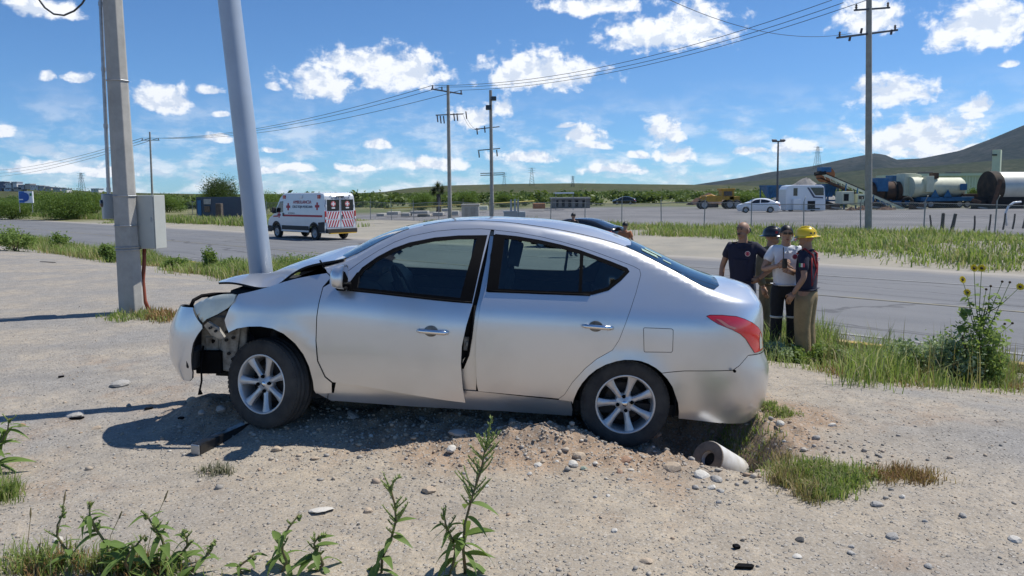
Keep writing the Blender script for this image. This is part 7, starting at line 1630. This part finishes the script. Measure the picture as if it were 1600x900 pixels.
X, Y = px_ground([(30, 880, 2), (70, 890, 2), (120, 885, 2), (170, 890, 2), (230, 890, 2), (280, 895), (10, 890)], 150, 20, 20, 9); grass('grass', X, Y, rr.uniform(.04, .15, 150), 8, L_grass, 'grass under the weeds in the bottom left corner', .03, .0024, 1.0, 21)
X, Y = px_ground([(60, 890), (110, 880), (200, 885), (240, 890)], 160, 21, 25, 8); grass('dry_grass', X, Y, rr.uniform(.03, .09, 160), 10, L_reddry, 'brown dead grass under the bottom left weeds', .03, .0028, .9, 22)
X, Y = px_ground([(5, 770), (15, 775), (-8, 780)], 60, 22, 9, 5); grass('grass', X, Y, rr.uniform(.06, .16, 60), 9, L_grass, 'grass at the foot of the tall weed on the left edge', .03, .003, .8, 23)
# ------------------------------------------------------------ shrubs on the near verges
pbush(464, 412, 86, 46, 19.5, 'leafy bush with yellow flowers just behind the bonnet', seed=41, n=6000, size=.055, leafm=L_weed, clumps=34)
fb = [o for o in bpy.data.objects if o.get('label', '').startswith('leafy bush with yellow')][0]
r = np.random.default_rng(4)
for k in range(46):
    v = fb.children[0].data.vertices[int(r.integers(len(fb.children[0].data.vertices)))].co
    o = MB().lathe([(.001, .01), (.028, .004), (.03, 0)], 7).build('flower', M_petal, fb) if k == 0 else f0.copy()
    if k == 0: f0 = o
    else: COL.objects.link(o); o.parent = fb
    o.location = v*1.03; o.rotation_euler = (r.uniform(-.8, .8), r.uniform(-.8, .8), 0)
for px, yb, wp_, hp_, Y, lb, sd, mm_ in [(22, 375, 60, 42, 27, 'leafy weed bush at the left edge of the near verge', 51, L_weed), (92, 372, 32, 28, 30, 'small leafy weed right of the edge bush on the near verge', 52, L_weed), (168, 400, 34, 34, 23, 'upright leafy weed just left of the concrete pole', 53, L_weed), (270, 408, 44, 24, 21.5, 'round grassy shrub under the cable cabinet', 54, L_weed), (326, 410, 26, 40, 21.0, 'tall thin weed on the verge left of the leaning pole', 55, L_weed), (358, 414, 50, 30, 20.3, 'bushy grass clump touching the leaning pole', 56, L_weed),
                                       (1218, 545, 52, 36, 8.9, 'grey-green leafy weed at the feet of the rescuers', 57, L_silver), (1345, 582, 60, 42, 8.7, 'silvery leafy weed left of the tall verge grass', 58, L_silver), (1420, 590, 80, 60, 8.6, 'silvery weed midway along the near verge', 59, L_silver), (1490, 604, 110, 84, 8.3, 'silvery leafy weed at the foot of the sunflower', 60, L_silver), (1298, 560, 60, 40, 8.95, 'leafy green weed right of the yellow-helmeted firefighter', 61, L_weed), (1380, 592, 60, 34, 8.45, 'low silvery weed in front of the verge grass', 62, L_silver), (1450, 600, 60, 44, 8.35, 'leafy green weed left of the sunflower foot', 63, L_weed), (1555, 604, 60, 60, 8.2, 'leafy green weed right of the sunflower foot', 64, L_weed), (1532, 606, 84, 112, 8.15, 'tall leafy bush of the sunflower stems', 66, L_weed), (1255, 556, 50, 30, 8.95, 'low green weed hiding the boots of the rescuers', 65, L_weed)]:
    pbush(px, yb, wp_, hp_, Y, lb, seed=sd, n=2000, size=.05*Y/20+.03, leafm=mm_, clumps=20, cat='weed', name='weed')
# ------------------------------------------------------------ leaves and tall weeds
def leaf_mesh(name, L, W_, droop, m, fold=.15):
    n = 7; V = []
    for i in range(n+1):
        t = i/n; w = W_*math.sin(math.pi*min(1, t**.8*.98+.02))**.9*(1-.15*t); z = -droop*L*t*t; x = L*(t-.18*droop*t*t)
        V += [(x, w/2, z+fold*w), (x, 0, z), (x, -w/2, z+fold*w)]
    F_ = [(3*i+a, 3*i+a+1, 3*i+a+4, 3*i+a+3) for i in range(n) for a in (0, 1)]
    me = bpy.data.meshes.new(name); me.from_pydata(V, [], F_); me.materials.append(m); me.polygons.foreach_set('use_smooth', [True]*len(F_)); return me
L_ama = leaf_mat('amaranth_leaf', (.12, .20, .045), (.20, .29, .085), .4)
LM = [leaf_mesh('leaf', 1, .30, .5, L_ama), leaf_mesh('leaf', 1, .26, .9, L_ama), leaf_mesh('leaf', 1, .34, .25, L_ama)]
LSUN = [leaf_mesh('leaf', 1, .72, .4, L_weed, .1), leaf_mesh('leaf', 1, .8, .7, L_weed, .1)]
def put_leaf(G, p, az, el, s, meshes, rg):
    o = bpy.data.objects.new('leaf', meshes[rg.randrange(len(meshes))]); COL.objects.link(o); o.parent = G; o.location = p; o.scale = (s, s, s); o.rotation_euler = (rg.uniform(-.3, .3), -el, az)
def spike(mb, p, d, L, r, rg, bend):
    pts = []; q = Vector(p); d = Vector(d).normalized()
    for i in range(9):
        pts.append(q.copy()); q = q+d*(L/8); d = (d+Vector((bend[0], bend[1], bend[2]))*(.05+.05*i)).normalized()
    mb.tube(pts, [r*(.8+.35*((i % 2)))*(1-.06*i) for i in range(9)], 6)
    # tiny bracts make the spike rough
    for i in range(8):
        for k in range(3):
            a = rg.uniform(0, 6.28); c = pts[i].lerp(pts[i+1], rg.random()); e = Vector((math.cos(a), math.sin(a), .6))*r*1.9; mb.add([c, c+e+Vector((0, 0, r*.8)), c+e*.5+Vector((-e.y, e.x, 0))*.5], [(0, 1, 2)])
def tall_weed(bx_, by_, tx, ty, Y, label, spikes=10, leaves=10, tipbend=(.3, 0, -.5), seed=1, leaf_s=.10, tip=.22, name='amaranth_weed'):
    b0 = at_y(bx_, by_, Y); b0.z = gz(b0.x, Y)-.01; t0 = at_y(tx, ty, Y); G = empty(name, b0, 0, label, 'weed', 'tall weeds in the foreground'); rg = random.Random(seed)
    d = t0-b0; side = Vector((.03, .015, 0)); pts = [Vector((0, 0, 0))]+[d*t+side*math.sin(t*5+seed) for t in (.2, .4, .6, .8, 1.0)]
    hgt = d.length; MB().tube(pts, [.0075*hgt/.6+.001, .007, .0062, .0054, .0046, .004], 7).build('stem', M_redstem, G, True)
    m = MB(); spike(m, pts[-1]-Vector((0, 0, .03)), d, tip*hgt, .0075, rg, tipbend)
    m.build('flower_spike', L_spike, G)
    for k in range(spikes):
        t = rg.uniform(.45, .99); p = d*t+side*math.sin(t*5+seed); a = rg.uniform(0, 6.28); m = MB(); spike(m, p, (math.cos(a)*.8, math.sin(a)*.8, .75), hgt*rg.uniform(.10, .22)*(1.5-t*.6), .0048, rg, (0, 0, rg.uniform(-.1, .5))); m.build('flower_spike', L_spike, G)
    for k in range(leaves):
        t = .08+.86*k/max(1, leaves-1)*rg.uniform(.85, 1.05); t = min(t, .97)*(.62 if spikes > 12 else 1); p = d*t+side*math.sin(t*5+seed); put_leaf(G, p, rg.uniform(0, 6.28), rg.uniform(-.35, .6), 1.35*leaf_s*rg.uniform(.6, 1.15)*(1.15-.70*t), LM, rg)
    return G
tall_weed(728, 935, 750, 692, 3.35, 'tallest weed, many-branched with a long upright spike, in front of the rear door', 30, 14, (.12, 0, -.06), 3, .13, .24)
tall_weed(597, 935, 616, 760, 3.35, 'slender weed with a curling tip left of the tallest weed', 16, 10, (.55, 0, -.75), 5, .12, .24)
tall_weed(700, 945, 704, 800, 3.30, 'leafy weed stem close beside the tallest weed', 10, 8, (-.2, 0, .2), 6, .11, .16)
tall_weed(492, 935, 505, 835, 3.35, 'short weed with a hooked tip between two leafy ones', 7, 12, (.8, 0, -.9), 7, .13, .26)
tall_weed(440, 940, 462, 805, 3.35, 'leafy weed with reddish stem left of the hooked one', 3, 12, (.1, 0, .1), 8, .11, .07)
tall_weed(384, 945, 385, 868, 3.35, 'smallest leafy weed peeking in at the bottom edge', 3, 9, (.1, 0, .1), 9, .10, .08)
tall_weed(312, 940, 322, 850, 3.35, 'weed with a drooping hooked top in the bottom left group', 4, 10, (.8, 0, -.9), 10, .10, .22)
tall_weed(272, 940, 288, 830, 3.40, 'weed with a curved tip right of the bottom left clump', 8, 10, (.7, 0, -.6), 11, .11, .20)
tall_weed(250, 950, 240, 800, 3.40, 'bushy weed in the middle of the bottom left clump', 8, 16, (.1, 0, .1), 12, .12, .07)
tall_weed(165, 945, 150, 782, 3.40, 'tall leafy weed rising from the bottom left clump', 6, 22, (.0, 0, .1), 13, .12, .06)
tall_weed(110, 940, 98, 800, 3.45, 'weed with a straight thin seed spike at the bottom left', 2, 8, (-.1, 0, .1), 14, .08, .22)
tall_weed(205, 950, 215, 838, 3.35, 'broad-leaved low weed in the bottom left clump', 3, 18, (.0, 0, .1), 15, .15, .05)
tall_weed(-4, 800, 6, 655, 4.7, 'weed with hanging leaves at the left picture edge', 6, 26, (.1, 0, .1), 16, .17, .06)
# feathery grass heads in the bottom left
for k, (x, y, x2, y2, Yy) in enumerate([(90, 840, 102, 770, 3.45), (50, 900, 48, 795, 3.4), (170, 880, 190, 800, 3.5), (230, 870, 262, 768, 3.5), (40, 920, 5, 870, 3.4), (60, 905, 62, 850, 3.4)]):
    b0 = at_y(x, y+40, Yy); b0.z = gz(b0.x, Yy); t0 = at_y(x2, y2, Yy); G = empty('grass_stalk', b0, 0, ['thin seed-headed grass stalk beside the straight spiked weed', 'leftmost leaning grass stalk in the bottom corner', 'grass stalk with a feathery head above the tall leafy weed', 'long arching grass stalk with a brown head, tallest of the stalks', 'grass blade stalk drooping to the left edge', 'short brown grass stalk in the bottom corner'][k], 'grass stalk', 'grass stalks in the foreground')
    d = t0-b0; MB().tube([Vector((0, 0, 0)), d*.4+Vector((-.01, 0, .03)), d*.8+Vector((0, 0, .015)), d], .0016, 5).build('stalk', L_dry, G); MB().tube([d*.82+Vector((0, 0, .012)), d*.9+Vector((0, 0, .006)), d*1.02], [.002, .0048, .002], 6).build('seed_head', L_dry, G)
# sunflower
Yf = 8.25; b0 = at_y(1525, 612, Yf); b0.z = gz(b0.x, Yf)-.02; G = empty('wild_sunflower', b0, 0, 'branching wild sunflower with small yellow blooms above the near verge', 'sunflower'); rg = random.Random(9)
tips = [(1522, 419, 1), (1534, 419, 1), (1504, 437, 1), (1511, 457, 1), (1594, 448, 1), (1548, 447, 0), (1566, 440, 0), (1578, 441, 0), (1541, 452, 0), (1582, 505, 0), (1570, 506, 0)]
main = [Vector((0, 0, 0)), at_y(1527, 560, Yf)-b0, at_y(1533, 510, Yf)-b0, at_y(1540, 480, Yf)-b0]
MB().tube(main, [.013, .011, .008, .006], 8).build('stem', M_stem, G, True)
for k, (x, y, fl) in enumerate(tips):
    e = at_y(x, y, Yf+rg.uniform(-.12, .12))-b0; s0 = main[1].lerp(main[3], rg.uniform(.2, .95)); mid = s0.lerp(e, .5)+Vector((rg.uniform(-.03, .03), 0, -.04)); MB().tube([s0, mid, e], [.005, .004, .003], 6).build('branch', M_stem, G, True)
    for q in range(4): put_leaf(G, s0.lerp(e, rg.uniform(.15, .8)), rg.uniform(0, 6.28), rg.uniform(-.2, .6), rg.uniform(.05, .10), LSUN, rg)
    if fl:
        nrm = Vector((rg.uniform(-.3, .3), -1, .35)).normalized(); Mq = Matrix.Translation(e) @ nrm.to_track_quat('Z', 'Y').to_matrix().to_4x4(); m = MB()
        for q in range(13):
            a = 2*math.pi*q/13; Rz_ = Mq @ Matrix.Rotation(a, 4, 'Z'); m.add([Rz_ @ Vector(v) for v in ((.012, -.006, 0), (.030, -.010, .004), (.046, 0, .002), (.030, .010, .004), (.012, .006, 0))], [(0, 1, 2, 3, 4)])
        fo = m.build('flower', M_petal, G); MB().lathe([(.001, .010), (.010, .009), (.017, .002)], 12, Mq).build('disc', M_disc, fo, True)
    else: MB().ball(e, (.014, .014, .014), 8, 6).build('seed_head', M_disc, G, True)
for k in range(90):
    t = rg.random(); p = main[0].lerp(main[1], t) if rg.random() < .6 else main[1].lerp(main[3], t); put_leaf(G, p+Vector((rg.uniform(-.22, .22), rg.uniform(-.14, .14), rg.uniform(-.05, .16))), rg.uniform(0, 6.28), rg.uniform(-.3, .6), rg.uniform(.09, .17), LSUN, rg)
# ================================================================== haze: the air between here and the mountains
hz = MB().box((0, 4400, 596), (18400, 9800, 1210)).build('haze', None)
hz.data.materials.clear(); _m = bpy.data.materials.new('haze_air'); _m.use_nodes = True; T = NT(_m.node_tree)
_o = T.n('ShaderNodeOutputMaterial'); _v = T.n('ShaderNodeVolumePrincipled', i={'Color': (.58, .76, 1.0, 1), 'Density': 2.6e-5, 'Anisotropy': .2}); T.link(_v.outputs[0], _o.inputs['Volume'])
hz.data.materials.append(_m); tag(hz, 'thin blue haze in the distance', 'haze', None, 'stuff')
_m.cycles.homogeneous_volume = True if hasattr(_m.cycles, 'homogeneous_volume') else False
SC.cycles.volume_bounces = 0
